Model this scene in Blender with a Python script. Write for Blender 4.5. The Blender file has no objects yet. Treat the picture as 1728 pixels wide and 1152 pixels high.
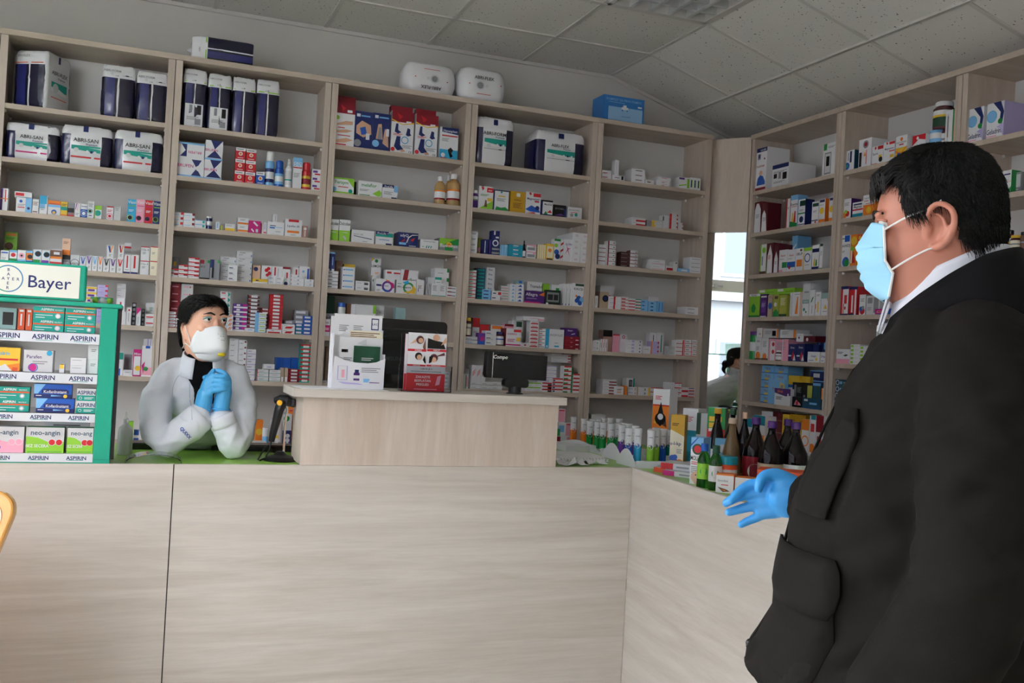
import bpy, bmesh, math, random
from mathutils import Vector, Matrix
random.seed(7)
PI = math.pi
SC = bpy.context.scene
COL = SC.collection

# ------------------------------------------------------------------ camera
cam_d = bpy.data.cameras.new('camera'); cam = bpy.data.objects.new('camera', cam_d); COL.objects.link(cam)
CAM = Vector((0.7258, -5.3898, 1.4)); YAW, PITCH, ROLL = 0.36554, 0.0089, 0.05371
fw = Vector((math.sin(YAW)*math.cos(PITCH), math.cos(YAW)*math.cos(PITCH), math.sin(PITCH)))
r0 = Vector((math.cos(YAW), -math.sin(YAW), 0)); u0 = r0.cross(fw)
cr = math.cos(ROLL)*r0 + math.sin(ROLL)*u0; cu = -math.sin(ROLL)*r0 + math.cos(ROLL)*u0
cam.matrix_world = Matrix(((cr.x, cu.x, -fw.x, CAM.x), (cr.y, cu.y, -fw.y, CAM.y), (cr.z, cu.z, -fw.z, CAM.z), (0, 0, 0, 1)))
cam_d.sensor_width = 36; cam_d.lens = 1634.6/1728*36; cam_d.clip_start = 0.05
SC.camera = cam

# ------------------------------------------------------------------ world, daylight, exposure
wd = bpy.data.worlds.new('overcast'); SC.world = wd; wd.use_nodes = True
bg = wd.node_tree.nodes['Background']; bg.inputs[0].default_value = (0.93, 0.955, 1.0, 1); bg.inputs[1].default_value = 14.0
def portal(name, loc, rot, sx, sy):
    l = bpy.data.lights.new(name, 'AREA'); l.shape = 'RECTANGLE'; l.size = sx; l.size_y = sy; l.cycles.is_portal = True
    o = bpy.data.objects.new(name, l); COL.objects.link(o); o.location = loc; o.rotation_euler = rot; return o
portal('daylight_portal', (-1.13, -3.9, 1.85), (0, -PI/2, 0), 2.5, 5.8)
SC.view_settings.view_transform = 'Standard'; SC.view_settings.look = 'None'
SC.view_settings.exposure = 0.14; SC.view_settings.gamma = 1.0; SC.view_settings.use_curve_mapping = False
SC.cycles.max_bounces = 8; SC.cycles.diffuse_bounces = 5; SC.cycles.use_denoising = True
SC.cycles.sample_clamp_indirect = 8.0

# ------------------------------------------------------------------ helpers
def lin(c):
    return tuple(v/12.92 if v <= .04045 else ((v+.055)/1.055)**2.4 for v in c)
def hx(s): return lin(tuple(int(s[i:i+2], 16)/255 for i in (0, 2, 4)))
def mat(name, col=(.5,.5,.5), rough=.5, metal=0, spec=.5, trans=0, ior=1.45, alpha=1, coat=0):
    m = bpy.data.materials.new(name); m.use_nodes = True; b = m.node_tree.nodes['Principled BSDF']
    b.inputs['Base Color'].default_value = (*col, 1); b.inputs['Roughness'].default_value = rough; b.inputs['Metallic'].default_value = metal
    b.inputs['Specular IOR Level'].default_value = spec; b.inputs['Transmission Weight'].default_value = trans; b.inputs['IOR'].default_value = ior
    b.inputs['Alpha'].default_value = alpha; b.inputs['Coat Weight'].default_value = coat
    return m
def nd(m, t, **kw):
    n = m.node_tree.nodes.new(t)
    for k, v in kw.items(): setattr(n, k, v)
    return n
def lk(m, a, b): m.node_tree.links.new(a, b)
def bsdf(m): return m.node_tree.nodes['Principled BSDF']
def noise_bump(m, scale=200, dist=.0005, strength=.3, coords='Object'):
    tc = nd(m, 'ShaderNodeTexCoord'); n = nd(m, 'ShaderNodeTexNoise'); n.inputs['Scale'].default_value = scale; n.inputs['Detail'].default_value = 3
    b = nd(m, 'ShaderNodeBump'); b.inputs['Strength'].default_value = strength; b.inputs['Distance'].default_value = dist
    lk(m, tc.outputs[coords], n.inputs['Vector']); lk(m, n.outputs['Fac'], b.inputs['Height']); lk(m, b.outputs[0], bsdf(m).inputs['Normal'])
    return n
def laminate(name, stretch, c1, c2, c3, rough=.42):
    """wood decor laminate; stretch scales world coords so that the grain runs along the short axis"""
    m = mat(name, c1, rough, spec=.4)
    g = nd(m, 'ShaderNodeNewGeometry'); mp = nd(m, 'ShaderNodeMapping'); mp.inputs['Scale'].default_value = stretch
    lk(m, g.outputs['Position'], mp.inputs['Vector'])
    n1 = nd(m, 'ShaderNodeTexNoise'); n1.inputs['Scale'].default_value = 1.0; n1.inputs['Detail'].default_value = 5; n1.inputs['Roughness'].default_value = .65; n1.inputs['Distortion'].default_value = .6
    n2 = nd(m, 'ShaderNodeTexNoise'); n2.inputs['Scale'].default_value = 7.0; n2.inputs['Detail'].default_value = 4; n2.inputs['Roughness'].default_value = .7
    n3 = nd(m, 'ShaderNodeTexNoise'); n3.inputs['Scale'].default_value = .35; n3.inputs['Detail'].default_value = 2
    for n in (n1, n2, n3): lk(m, mp.outputs[0], n.inputs['Vector'])
    r1 = nd(m, 'ShaderNodeValToRGB'); r1.color_ramp.elements[0].position = .32; r1.color_ramp.elements[0].color = (*c2, 1)
    r1.color_ramp.elements[1].position = .62; r1.color_ramp.elements[1].color = (*c1, 1); lk(m, n1.outputs['Fac'], r1.inputs[0])
    r2 = nd(m, 'ShaderNodeValToRGB'); r2.color_ramp.elements[0].position = .3; r2.color_ramp.elements[0].color = (.84, .84, .84, 1)
    r2.color_ramp.elements[1].position = .6; r2.color_ramp.elements[1].color = (1, 1, 1, 1); lk(m, n2.outputs['Fac'], r2.inputs[0])
    mx = nd(m, 'ShaderNodeMix', data_type='RGBA', blend_type='MULTIPLY'); mx.inputs[0].default_value = .55
    lk(m, r1.outputs[0], mx.inputs[6]); lk(m, r2.outputs[0], mx.inputs[7])
    m3 = nd(m, 'ShaderNodeMix', data_type='RGBA'); r3 = nd(m, 'ShaderNodeValToRGB'); r3.color_ramp.elements[0].position = .45; r3.color_ramp.elements[1].position = .7
    lk(m, n3.outputs['Fac'], r3.inputs[0]); lk(m, r3.outputs[0], m3.inputs[0]); lk(m, mx.outputs[2], m3.inputs[6]); m3.inputs[7].default_value = (*c3, 1)
    m4 = nd(m, 'ShaderNodeMix', data_type='RGBA'); m4.inputs[0].default_value = .35; lk(m, mx.outputs[2], m4.inputs[6]); lk(m, m3.outputs[2], m4.inputs[7])
    lk(m, m4.outputs[2], bsdf(m).inputs['Base Color'])
    bp = nd(m, 'ShaderNodeBump'); bp.inputs['Strength'].default_value = .12; bp.inputs['Distance'].default_value = .001; lk(m, n2.outputs['Fac'], bp.inputs['Height']); lk(m, bp.outputs[0], bsdf(m).inputs['Normal'])
    return m
def obj(name, me, m=None, parent=None, loc=None, rz=None):
    o = bpy.data.objects.new(name, me); COL.objects.link(o)
    if m and not me.materials: me.materials.append(m)
    if parent: o.parent = parent
    if loc is not None: o.location = loc
    if rz is not None: o.rotation_euler = (0, 0, rz)
    return o
def tag(o, label, cat, group=None, kind=None):
    o['label'] = label; o['category'] = cat
    if group: o['group'] = group
    if kind: o['kind'] = kind
    return o
def thing(name, label, cat, loc=(0,0,0), rz=0, group=None):
    o = bpy.data.objects.new(name, None); COL.objects.link(o); o.location = loc; o.rotation_euler = (0, 0, rz); o.empty_display_size = .05
    return tag(o, label, cat, group)
def struct(o): o['kind'] = 'structure'; return o
class MB:
    """collects geometry into one mesh, with an optional colour per face"""
    def __init__(s): s.v = []; s.f = []; s.c = []
    def poly(s, pts, col=None):
        n = len(s.v); s.v += [tuple(p) for p in pts]; s.f.append(tuple(range(n, n+len(pts)))); s.c.append(col)
    def raw(s, vs, fs, col=None):
        n = len(s.v); s.v += [tuple(p) for p in vs]
        for f in fs: s.f.append(tuple(i+n for i in f)); s.c.append(col)
    def box(s, x0, y0, z0, x1, y1, z1, col=None, side=None):
        n = len(s.v); s.v += [(x0,y0,z0),(x1,y0,z0),(x1,y1,z0),(x0,y1,z0),(x0,y0,z1),(x1,y0,z1),(x1,y1,z1),(x0,y1,z1)]
        for k, f in enumerate(((0,1,5,4),(1,2,6,5),(2,3,7,6),(3,0,4,7),(4,5,6,7),(3,2,1,0))):
            s.f.append(tuple(i+n for i in f)); s.c.append(side if (side and k in (1, 3, 4)) else col)
    def lathe(s, prof, seg=20, col=None, cx=0, cy=0, z0=0, cap=True):
        n = len(s.v)
        for r, z in prof:
            for k in range(seg): s.v.append((cx+r*math.cos(2*PI*k/seg), cy+r*math.sin(2*PI*k/seg), z0+z))
        for i in range(len(prof)-1):
            for k in range(seg): s.f.append((n+i*seg+k, n+i*seg+(k+1)%seg, n+(i+1)*seg+(k+1)%seg, n+(i+1)*seg+k)); s.c.append(col)
        if cap:
            s.f.append(tuple(n+k for k in reversed(range(seg)))); s.c.append(col)
            s.f.append(tuple(n+(len(prof)-1)*seg+k for k in range(seg))); s.c.append(col)
    def tube(s, pts, r, seg=8, col=None):
        pts = [Vector(p) for p in pts]; n = len(s.v); up = Vector((0, 0, 1))
        rr = r if isinstance(r, (list, tuple)) else [r]*len(pts); prev = None
        for i, p in enumerate(pts):
            t = (pts[min(i+1, len(pts)-1)]-pts[max(i-1, 0)]).normalized()
            a = (prev - t*prev.dot(t)) if prev is not None else t.cross(up if abs(t.z) < .9 else Vector((1, 0, 0)))
            a.normalize(); b = t.cross(a); prev = a
            for k in range(seg): s.v.append(tuple(p+rr[i]*(math.cos(2*PI*k/seg)*a+math.sin(2*PI*k/seg)*b)))
        for i in range(len(pts)-1):
            for k in range(seg): s.f.append((n+i*seg+k, n+i*seg+(k+1)%seg, n+(i+1)*seg+(k+1)%seg, n+(i+1)*seg+k)); s.c.append(col)
        s.f.append(tuple(n+k for k in reversed(range(seg)))); s.c.append(col); s.f.append(tuple(n+(len(pts)-1)*seg+k for k in range(seg))); s.c.append(col)
    def prism(s, pts, y0, y1, col=None):
        """outline in x,z extruded along y"""
        n = len(pts); a = len(s.v); s.v += [(x, y0, z) for x, z in pts]+[(x, y1, z) for x, z in pts]
        s.f.append(tuple(range(a, a+n))); s.f.append(tuple(range(a+2*n-1, a+n-1, -1))); s.c += [col, col]
        for i in range(n): j = (i+1) % n; s.f.append((a+j, a+i, a+n+i, a+n+j)); s.c.append(col)
    def mesh(s, name, smooth=False):
        me = bpy.data.meshes.new(name); me.from_pydata(s.v, [], s.f)
        if any(c is not None for c in s.c):
            at = me.color_attributes.new('Col', 'FLOAT_COLOR', 'CORNER'); buf = []
            for f, c in zip(s.f, s.c):
                c = c or (.8, .8, .8); buf += [c[0], c[1], c[2], 1.0]*len(f)
            at.data.foreach_set('color', buf)
        if smooth: me.polygons.foreach_set('use_smooth', [True]*len(me.polygons))
        me.update(); return me
    def build(s, name, m=None, parent=None, loc=None, rz=None, smooth=False, bevel=0):
        me = s.mesh(name, smooth); o = obj(name, me, m, parent, loc, rz)
        if bevel:
            b = o.modifiers.new('edge', 'BEVEL'); b.width = bevel; b.segments = 2; b.limit_method = 'ANGLE'; b.angle_limit = .7
        return o
def bx(name, x0, y0, z0, x1, y1, z1, m, parent=None, bevel=0, loc=None, rz=None):
    b = MB(); b.box(x0, y0, z0, x1, y1, z1); return b.build(name, m, parent, loc, rz, bevel=bevel)

PAL = {k: hx(v) for k, v in dict(w='e6e6ea', k='141316', r='c8222c', dr='8a1528', n='1d2a66', b='1f58b4', lb='7db8e6', c='2fa5d2', t='12998a', g='1f8f45',
    lg='8cc63a', y='e6bd3a', o='e8812a', p='6a3a96', m='c41f7c', pk='e8a2b8', br='6e4a38', gy='8d8f94', lgy='cfd0d3', cr='eee6cf', li='b9aede', pe='dcb49c', ol='a8ad4a',
    dp='b48a80', brk='5a3036', brr='9a2f34', tan='b9a48c', dg='1b4a34', tg='8fb0b0', sk='d2a488', am='d8b070', mu='c89a22', dt='1d4a63', te='1a8fa8', dp2='4a2070', dm='5c1222', ro='d8542c', fb='2f78c0', lf='8fb8dc').items()}
TXT = {}
def text_geo(s, bold=.012):
    if s in TXT: return TXT[s]
    cd = bpy.data.curves.new('t', 'FONT'); cd.body = s; cd.size = 1; cd.resolution_u = 2; cd.offset = bold; cd.align_x = 'CENTER'
    o = bpy.data.objects.new('t', cd); me = o.to_mesh(); vs = [(v.co.x, v.co.y) for v in me.vertices]; fs = [tuple(p.vertices) for p in me.polygons]
    o.to_mesh_clear(); bpy.data.objects.remove(o); bpy.data.curves.remove(cd)
    xs = [a for a, _ in vs] or [0, 1]; w = max(xs)-min(xs); cx = (max(xs)+min(xs))/2
    TXT[s] = ([((x-cx), y-.36) for x, y in vs], fs, w); return TXT[s]
def put_text(mb, s, w, h, u, v, size, col, fn, maxw=.96, rot=0, italic=0, bold=.012):
    vs, fs, tw = text_geo(s, bold); sz = size*h*1.35; flip = -1 if sz < 0 else 1; sz = abs(sz)
    if not rot and tw*sz > maxw*w: kx = maxw*w/(tw*sz)
    else: kx = 1
    ca, sa = math.cos(rot), math.sin(rot); out = []
    for x, y in vs:
        X, Y = (x+italic*y)*sz*kx*flip, y*sz*flip
        out.append(fn(u*w+X*ca-Y*sa, v*h+X*sa+Y*ca))
    mb.raw(out, fs, col)
def design(mb, des, w, h, fn):
    """flat print in front-face coordinates; fn maps (x, z) on the face to a 3D point"""
    lay = 0
    for pr in des.split(';'):
        if not pr: continue
        a = pr.split(' '); k = a[0]; lay += 1
        F = (lambda x, z, L=lay: fn(x, z, L))
        if k == 'r':
            u0_, v0_, u1_, v1_ = (float(q) for q in a[1:5]); mb.poly([F(u0_*w, v0_*h), F(u1_*w, v0_*h), F(u1_*w, v1_*h), F(u0_*w, v1_*h)], PAL[a[5]])
        elif k == 'c':
            u_, v_, r_ = (float(q) for q in a[1:4]); r_ *= h; N = 14
            r_ = min(r_, u_*w, (1-u_)*w, v_*h, (1-v_)*h); mb.poly([F(u_*w+r_*math.cos(2*PI*i/N), v_*h+r_*math.sin(2*PI*i/N)) for i in range(N)], PAL[a[4]])
        elif k == 'o':
            u_, v_, r_, q_ = (float(q) for q in a[1:5]); N = 16
            R = min(r_*h, u_*w, (1-u_)*w, v_*h, (1-v_)*h); q_ = q_/r_*R
            for i in range(N):
                A, B = 2*PI*i/N, 2*PI*(i+1)/N
                mb.poly([F(u_*w+q_*math.cos(A), v_*h+q_*math.sin(A)), F(u_*w+R*math.cos(A), v_*h+R*math.sin(A)), F(u_*w+R*math.cos(B), v_*h+R*math.sin(B)), F(u_*w+q_*math.cos(B), v_*h+q_*math.sin(B))], PAL[a[5]])
        elif k == 'p':
            q = [float(t) for t in a[2:]]; mb.poly([F(q[i]*w, q[i+1]*h) for i in range(0, len(q), 2)], PAL[a[1]])
        elif k == 'l':
            u_, v_, q_ = (float(q) for q in a[1:4]); N = int(a[4]); th = max(.0009, min(.05*h, .003))
            for i in range(N):
                z = v_*h-i*th*2.2; e = q_*(1, .8, .9, .7)[i % 4]
                if z-th > 0: mb.poly([F(u_*w, z-th), F((u_+e)*w, z-th), F((u_+e)*w, z), F(u_*w, z)], PAL[a[5]])
        elif k == 't':
            u_, v_, s_ = (float(q) for q in a[1:4]); put_text(mb, ' '.join(a[5:]), w, h, u_, v_, s_, PAL[a[4]], F, maxw=min(.96, 2*min(u_, 1-u_)))

# ------------------------------------------------------------------ materials
WH = laminate('ash_laminate_horizontal', (.7, 13, 13), hx('d2cbc3'), hx('bfb6ab'), hx('c9c2ba'))
WY = laminate('ash_laminate_lengthwise', (13, .7, 13), hx('d2cbc3'), hx('bfb6ab'), hx('c9c2ba'))
WV = laminate('ash_laminate_vertical', (9, 9, 1.1), hx('cfc1b5'), hx('beae9f'), hx('c8bab0'))
WS = laminate('shelf_laminate', (1.3, 10, 10), hx('c9baac'), hx('b6a594'), hx('c0b1a3'))
M_wall = mat('wall_paint', hx('cfccc7'), .85, spec=.2); noise_bump(M_wall, 90, .002, .15)
M_back = mat('white_backboard', hx('d6d5d4'), .55, spec=.3); noise_bump(M_back, 300, .0004, .1)
M_floor = mat('floor_vinyl', hx('dad6ce'), .35)
M_grid = mat('ceiling_grid_metal', hx('cfccc7'), .45)
M_tile = mat('mineral_tile', hx('e2e0db'), .9, spec=.1)
def speckle(m):
    tc = nd(m, 'ShaderNodeNewGeometry'); v = nd(m, 'ShaderNodeTexVoronoi'); v.inputs['Scale'].default_value = 52
    mp = nd(m, 'ShaderNodeMapping'); mp.inputs['Scale'].default_value = (1, 1, .3); lk(m, tc.outputs['Position'], mp.inputs[0])
    n = nd(m, 'ShaderNodeTexNoise'); n.inputs['Scale'].default_value = 60; n.inputs['Detail'].default_value = 2; lk(m, mp.outputs[0], n.inputs['Vector'])
    ad = nd(m, 'ShaderNodeVectorMath', operation='MULTIPLY_ADD'); ad.inputs[1].default_value = (.02, .02, .02); lk(m, n.outputs['Color'], ad.inputs[0]); lk(m, mp.outputs[0], ad.inputs[2])
    lk(m, ad.outputs[0], v.inputs['Vector'])
    sc = nd(m, 'ShaderNodeTexWhiteNoise'); lk(m, v.outputs['Position'], sc.inputs['Vector'])
    r = nd(m, 'ShaderNodeMath', operation='MULTIPLY'); r.inputs[1].default_value = .0085; lk(m, sc.outputs['Value'], r.inputs[0])
    dv = nd(m, 'ShaderNodeMath', operation='DIVIDE'); lk(m, v.outputs['Distance'], dv.inputs[0]); dv.inputs[1].default_value = 34
    lt = nd(m, 'ShaderNodeMath', operation='LESS_THAN'); lk(m, v.outputs['Distance'], lt.inputs[0])
    r2 = nd(m, 'ShaderNodeMath', operation='MULTIPLY'); r2.inputs[1].default_value = 24; lk(m, r.outputs[0], r2.inputs[0]); lk(m, r2.outputs[0], lt.inputs[1])
    mx = nd(m, 'ShaderNodeMix', data_type='RGBA'); lk(m, lt.outputs[0], mx.inputs[0]); mx.inputs[6].default_value = (*hx('e2e0db'), 1); mx.inputs[7].default_value = (*hx('544d46'), 1)
    lk(m, mx.outputs[2], bsdf(m).inputs['Base Color'])
speckle(M_tile)
M_card = mat('printed_card', (.8, .8, .8), .42, spec=.45)
ca_ = nd(M_card, 'ShaderNodeVertexColor'); ca_.layer_name = 'Col'; lk(M_card, ca_.outputs[0], bsdf(M_card).inputs['Base Color'])
M_plas = mat('glossy_colour_plastic', (.8, .8, .8), .22, spec=.5)
ca_ = nd(M_plas, 'ShaderNodeVertexColor'); ca_.layer_name = 'Col'; lk(M_plas, ca_.outputs[0], bsdf(M_plas).inputs['Base Color'])
M_wrap = mat('plastic_wrap', (.8, .8, .8), .26, spec=.6, coat=.3)
ca_ = nd(M_wrap, 'ShaderNodeVertexColor'); ca_.layer_name = 'Col'; lk(M_wrap, ca_.outputs[0], bsdf(M_wrap).inputs['Base Color']); noise_bump(M_wrap, 28, .006, .35)
M_white = mat('white_plastic', hx('e8e8e6'), .35)
M_black = mat('black_plastic', hx('17171a'), .3)
M_gloss = mat('black_gloss_plastic', hx('0c0c0f'), .12, spec=.6)
M_green = mat('green_display_frame', hx('0ba083'), .35)
M_desk = mat('green_desktop', hx('8fc04a'), .3)
M_mirror = mat('mirror_silver', (.92, .94, .94), .01, metal=1)
M_glass = mat('window_glass', (1, 1, 1), 0.0, trans=1, ior=1.02, spec=.2)
M_acryl = mat('clear_acrylic', (.97, .98, 1), .03, trans=1, ior=1.25)
M_frame = mat('white_window_frame', hx('dcdcda'), .4)
M_alu = mat('aluminium_louvre', hx('d9dbdc'), .35, metal=.25)
M_paper = mat('white_paper', hx('eeeef2'), .7)
M_chrome = mat('chrome', (.8, .8, .82), .12, metal=1)

# ------------------------------------------------------------------ room shell
XL, XRW, YB, YF, H, XF, SL = -1.10, 4.70, .40, -7.25, 3.25, 3.54, .30
HR = H-SL*(XRW-XF)
b = MB(); b.box(XL-.2, YF-.2, -.1, XRW+.2, YB+.2, 0); struct(b.build('floor', M_floor))
b = MB(); b.prism([(XL-.2, 0), (XRW+.2, 0), (XRW+.2, HR+.06), (XF, H+.12), (XL-.2, H+.12)], YB, YB+.2); struct(b.build('wall_back', M_wall))
b = MB(); b.box(XRW, YF, 0, XRW+.2, YB, HR+.05); struct(b.build('wall_right', M_wall))
def wall_with_hole(name, axis, c, t, a0, a1, h0, h1, zt):
    b = MB(); lo, hi = (YF, YB) if axis == 'x' else (XL-.2, XRW+.2)
    for (p, q, z0, z1) in ((lo, a0, 0, zt), (a1, hi, 0, zt), (a0, a1, 0, h0), (a0, a1, h1, zt)):
        if axis == 'x': b.box(c-t, p, z0, c, q, z1)
        else: b.box(p, c-t, z0, q, c, z1)
    return struct(b.build(name, M_wall))
WY0, WY1, WZ0, WZ1 = -6.8, -1.0, .6, 3.1
wall_with_hole('wall_left', 'x', XL, .2, WY0, WY1, WZ0, WZ1, H+.12)
bx('wall_front', XL-.2, YF-.2, 0, XRW+.2, YF, H+.12, M_wall)['kind'] = 'structure'
def window(name, axis, c, a0, a1, z0, z1, mull, rails):
    w = bpy.data.objects.new(name, None); COL.objects.link(w); struct(w)
    def bar(p0, p1, q0, q1, t=.05, nm='window_frame'):
        b = MB()
        if axis == 'x': b.box(c-t/2, p0, q0, c+t/2, p1, q1)
        else: b.box(p0, c-t/2, q0, p1, c+t/2, q1)
        b.build(nm, M_frame, w, bevel=.004)
    bar(a0, a1, z0, z0+.07); bar(a0, a1, z1-.07, z1); bar(a0, a0+.07, z0, z1); bar(a1-.07, a1, z0, z1)
    for q in mull: bar(q-.045, q+.045, z0, z1)
    for q in rails: bar(a0, a1, q-.07, q+.07, .06)
    e = [a0]+list(mull)+[a1]; g = [z0]+list(rails)+[z1]
    for i in range(len(e)-1):
        for j in range(len(g)-1):
            b = MB()
            if axis == 'x': b.box(c-.004, e[i]+.04, g[j]+.06, c+.004, e[i+1]-.04, g[j+1]-.06)
            else: b.box(e[i]+.04, c-.004, g[j]+.06, e[i+1]-.04, c+.004, g[j+1]-.06)
            b.build('pane', M_glass, w)
    return w
win = window('window_1', 'x', XL-.1, WY0, WY1, WZ0, WZ1, (-5.4, -4.0, -2.75), (2.33,))
b = MB(); b.box(XL-.068, -2.2, 2.31, XL-.045, -2.0, 2.335); b.box(XL-.068, -2.12, 2.30, XL-.03, -2.09, 2.345); b.build('window_handle', M_chrome, win)

# ceiling: suspended tiles, flat to the fold and sloping to the shelf wall
ceil = bpy.data.objects.new('ceiling', None); COL.objects.link(ceil); struct(ceil)
T = .63
gx = [XF-T*i for i in range(9)]; gx = [x for x in gx if x > XL]+[XL]; gx.reverse()
gy = [YB]+[-.14-T*i for i in range(12)]; gy = [y for y in gy if y > YF]+[YF]
LAMPS = {(2.91, -.77), (.39, -.77), (2.91, -3.92), (.39, -3.92)}
tile_cache = {}
def tile_mesh(w, d):
    k = (round(w, 3), round(d, 3))
    if k not in tile_cache:
        b = MB(); b.box(-w/2, -d/2, 0, w/2, d/2, .015); tile_cache[k] = b.mesh('tile')
    return tile_cache[k]
lamp_cells = []
for i in range(len(gx)-1):
    for j in range(len(gy)-1):
        w, d = gx[i+1]-gx[i], gy[j]-gy[j+1]; cx, cy = (gx[i]+gx[i+1])/2, (gy[j]+gy[j+1])/2
        if any(abs(gx[i]-a) < .05 and abs(gy[j]-q) < .05 for a, q in LAMPS): lamp_cells.append((cx, cy, w, d)); continue
        obj('tile', tile_mesh(w-.02, d-.02), M_tile, ceil, (cx, cy, H+.004))
sa = math.atan(SL)
for (x0, x1) in ((XF, 4.12), (4.12, XRW)):
    for j in range(len(gy)-1):
        d = gy[j]-gy[j+1]; w = (x1-x0)/math.cos(sa); cx = (x0+x1)/2
        o = obj('tile', tile_mesh(w-.02, d-.02), M_tile, ceil, (cx, (gy[j]+gy[j+1])/2, H+.004-SL*(cx-XF))); o.rotation_euler = (0, sa, 0)
for x in gx: bx('grid_rail', x-.012, YF, H-.002, x+.012, YB, H+.02, M_grid, ceil)
for y in gy: bx('grid_rail', XL, y-.012, H-.003, XF, y+.012, H+.02, M_grid, ceil)
for x in (4.12, XRW-.01): bx('grid_rail', x-.012, YF, H-SL*(x-XF)-.004, x+.012, YB, H-SL*(x-XF)+.02, M_grid, ceil)
for y in gy:
    b = MB(); n = [(XF, H-.002), (XRW, HR-.002), (XRW, HR+.02), (XF, H+.02)]; b.prism(n, y-.012, y+.012); b.build('grid_rail', M_grid, ceil)
b = MB(); b.prism([(XL-.2, H+.06), (XF, H+.06), (XRW+.2, H+.06-SL*(XRW+.2-XF)), (XRW+.2, H+.2), (XL-.2, H+.2)], YF-.2, YB+.2); b.build('ceiling_slab', M_wall, ceil)
# wall angle trims
bx('trim_1', XL, YB-.018, H-.02, XF, YB, H, M_grid)['kind'] = 'structure'
b = MB(); b.prism([(XF, H-.02), (XRW, HR-.02), (XRW, HR), (XF, H)], YB-.018, YB); struct(b.build('trim_2', M_grid))
for (cx, cy, w, d) in lamp_cells:
    near = cy > -1.5; rt = cx > 2
    lp = thing('louvre_light', f"unlit square ceiling light with aluminium louvre, {'nearer the shelves' if near else 'farther from the shelves'}, {'by the sloping ceiling' if rt else 'by the window wall'}", 'light', (cx, cy, H), 0, 'recessed ceiling lights')
    bx('housing', -w/2+.012, -d/2+.012, .045, w/2-.012, d/2-.012, .055, M_alu, lp)
    b = MB()
    for s in (-1, 1):
        b.box(s*(w/2-.012), -d/2+.012, -.006, s*(w/2-.035), d/2-.012, .05); b.box(-w/2+.012, s*(d/2-.012), -.006, w/2-.012, s*(d/2-.035), .05)
    b.build('frame', M_grid, lp)
    N = 5
    for k in range(1, N):
        q = -w/2+.03+(w-.06)*k/N; b = MB(); b.prism([(q-.011, -.004), (q+.011, -.004), (q+.002, .045), (q-.002, .045)], -d/2+.035, d/2-.035); b.build('louvre', M_alu, lp)
    for k in range(1, N):
        q = -d/2+.03+(d-.06)*k/N; b = MB(); v = [(-w/2+.035, q-.012, 0), (w/2-.035, q-.012, 0), (w/2-.035, q+.012, 0), (-w/2+.035, q+.012, 0), (-w/2+.035, q-.002, .043), (w/2-.035, q-.002, .043), (w/2-.035, q+.002, .043), (-w/2+.035, q+.002, .043)]
        b.raw(v, [(3,2,1,0), (0,1,5,4), (1,2,6,5), (2,3,7,6), (3,0,4,7), (4,5,6,7)]); b.build('louvre', M_alu, lp)

# ------------------------------------------------------------------ street outside the window
b = MB(); b.box(-30, -30, -.35, XL-.2, 12, -.15); struct(b.build('street', mat('asphalt', hx('626262'), .9)))
fac = thing('street_building', 'pale apartment building across the street, seen in the corner mirror', 'building', (-12, -9, -.15), 0)
M_fac = mat('grey_render', hx('6c7073'), .9); M_fw = mat('facade_glass', hx('3c4650'), .15); M_fwf = mat('facade_window_frame', hx('83888c'), .6); M_ban = mat('pink_banner', hx('8e2a48'), .6)
bx('wall', -1, -10, 0, 0, 12, 9, M_fac, fac)
for k in range(8):
    for z in (.6, 3.6, 6.4):
        y = -8.6+k*2.4
        f = bx('window', -.02, y, z, .05, y+1.5, z+1.5, M_fwf, fac); bx('pane', .03, y+.08, z+.08, .06, y+.71, z+1.42, M_fw, f); bx('pane', .03, y+.79, z+.08, .06, y+1.42, z+1.42, M_fw, f)
for z in (3.0, 5.9): bx('cornice', -.02, -10, z, .25, 12, z+.2, M_fac, fac)
bx('banner', .06, 3.2, .5, .12, 4.4, 2.9, M_ban, fac)

# ------------------------------------------------------------------ shelving
LZ = [2.853, 2.489, 2.223, 1.957, 1.689, 1.423, 1.159, .80]
TS, TP, W, DB = .025, .030, .82, .32
pin_me = MB(); pin_me.lathe([(.004, 0), (.008, .002), (.008, .008), (.004, .011)], 10); pin_me = pin_me.mesh('shelf_pin', True)
def shelving(name_label, loc, rz, w, first_side):
    zb = .893 if first_side else .80
    t = thing('shelving_unit', name_label, 'shelf', loc, rz, 'ash laminate shelving units')
    bx('side_panel', .002, 0, zb, TP, DB, LZ[0]-.028, WV, t); bx('side_panel', w-TP, 0, zb, w-.002, DB, LZ[0]-.028, WV, t)
    bx('side_edge', TP-.006, -.004, zb, TP+.006, 0, LZ[0]-.03, WV, t); bx('side_edge', w-TP-.006, -.004, zb, w-TP+.006, 0, LZ[0]-.03, WV, t)
    bx('top_board', .0, -.012, LZ[0]-.028, w, DB, LZ[0], WS, t, bevel=.001)
    bx('back_panel', TP-.005, DB-.02, zb, w-TP+.005, DB-.012, LZ[0]-.028, M_back, t)
    for z in LZ[1:7]:
        s = bx('shelf', TP, .001, z-TS, w-TP, DB-.02, z, WS, t, bevel=.001)
        for y in (.035, .24):
            for q, a in ((TP, PI/2), (w-TP, -PI/2)):
                o = obj('shelf_pin', pin_me, M_white, s, (q, y, z-TS-.008)); o.rotation_euler = (0, a, 0)
    return t
BAYN = ['leftmost bay', 'second bay', 'middle bay', 'fourth bay', 'bay left of mirror', 'bay right of mirror', 'bay behind the man', 'bay past the man']
shelving('tall ash shelving bay cut off by the left picture edge', (-W, 0, 0), 0, W, 0)
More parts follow.
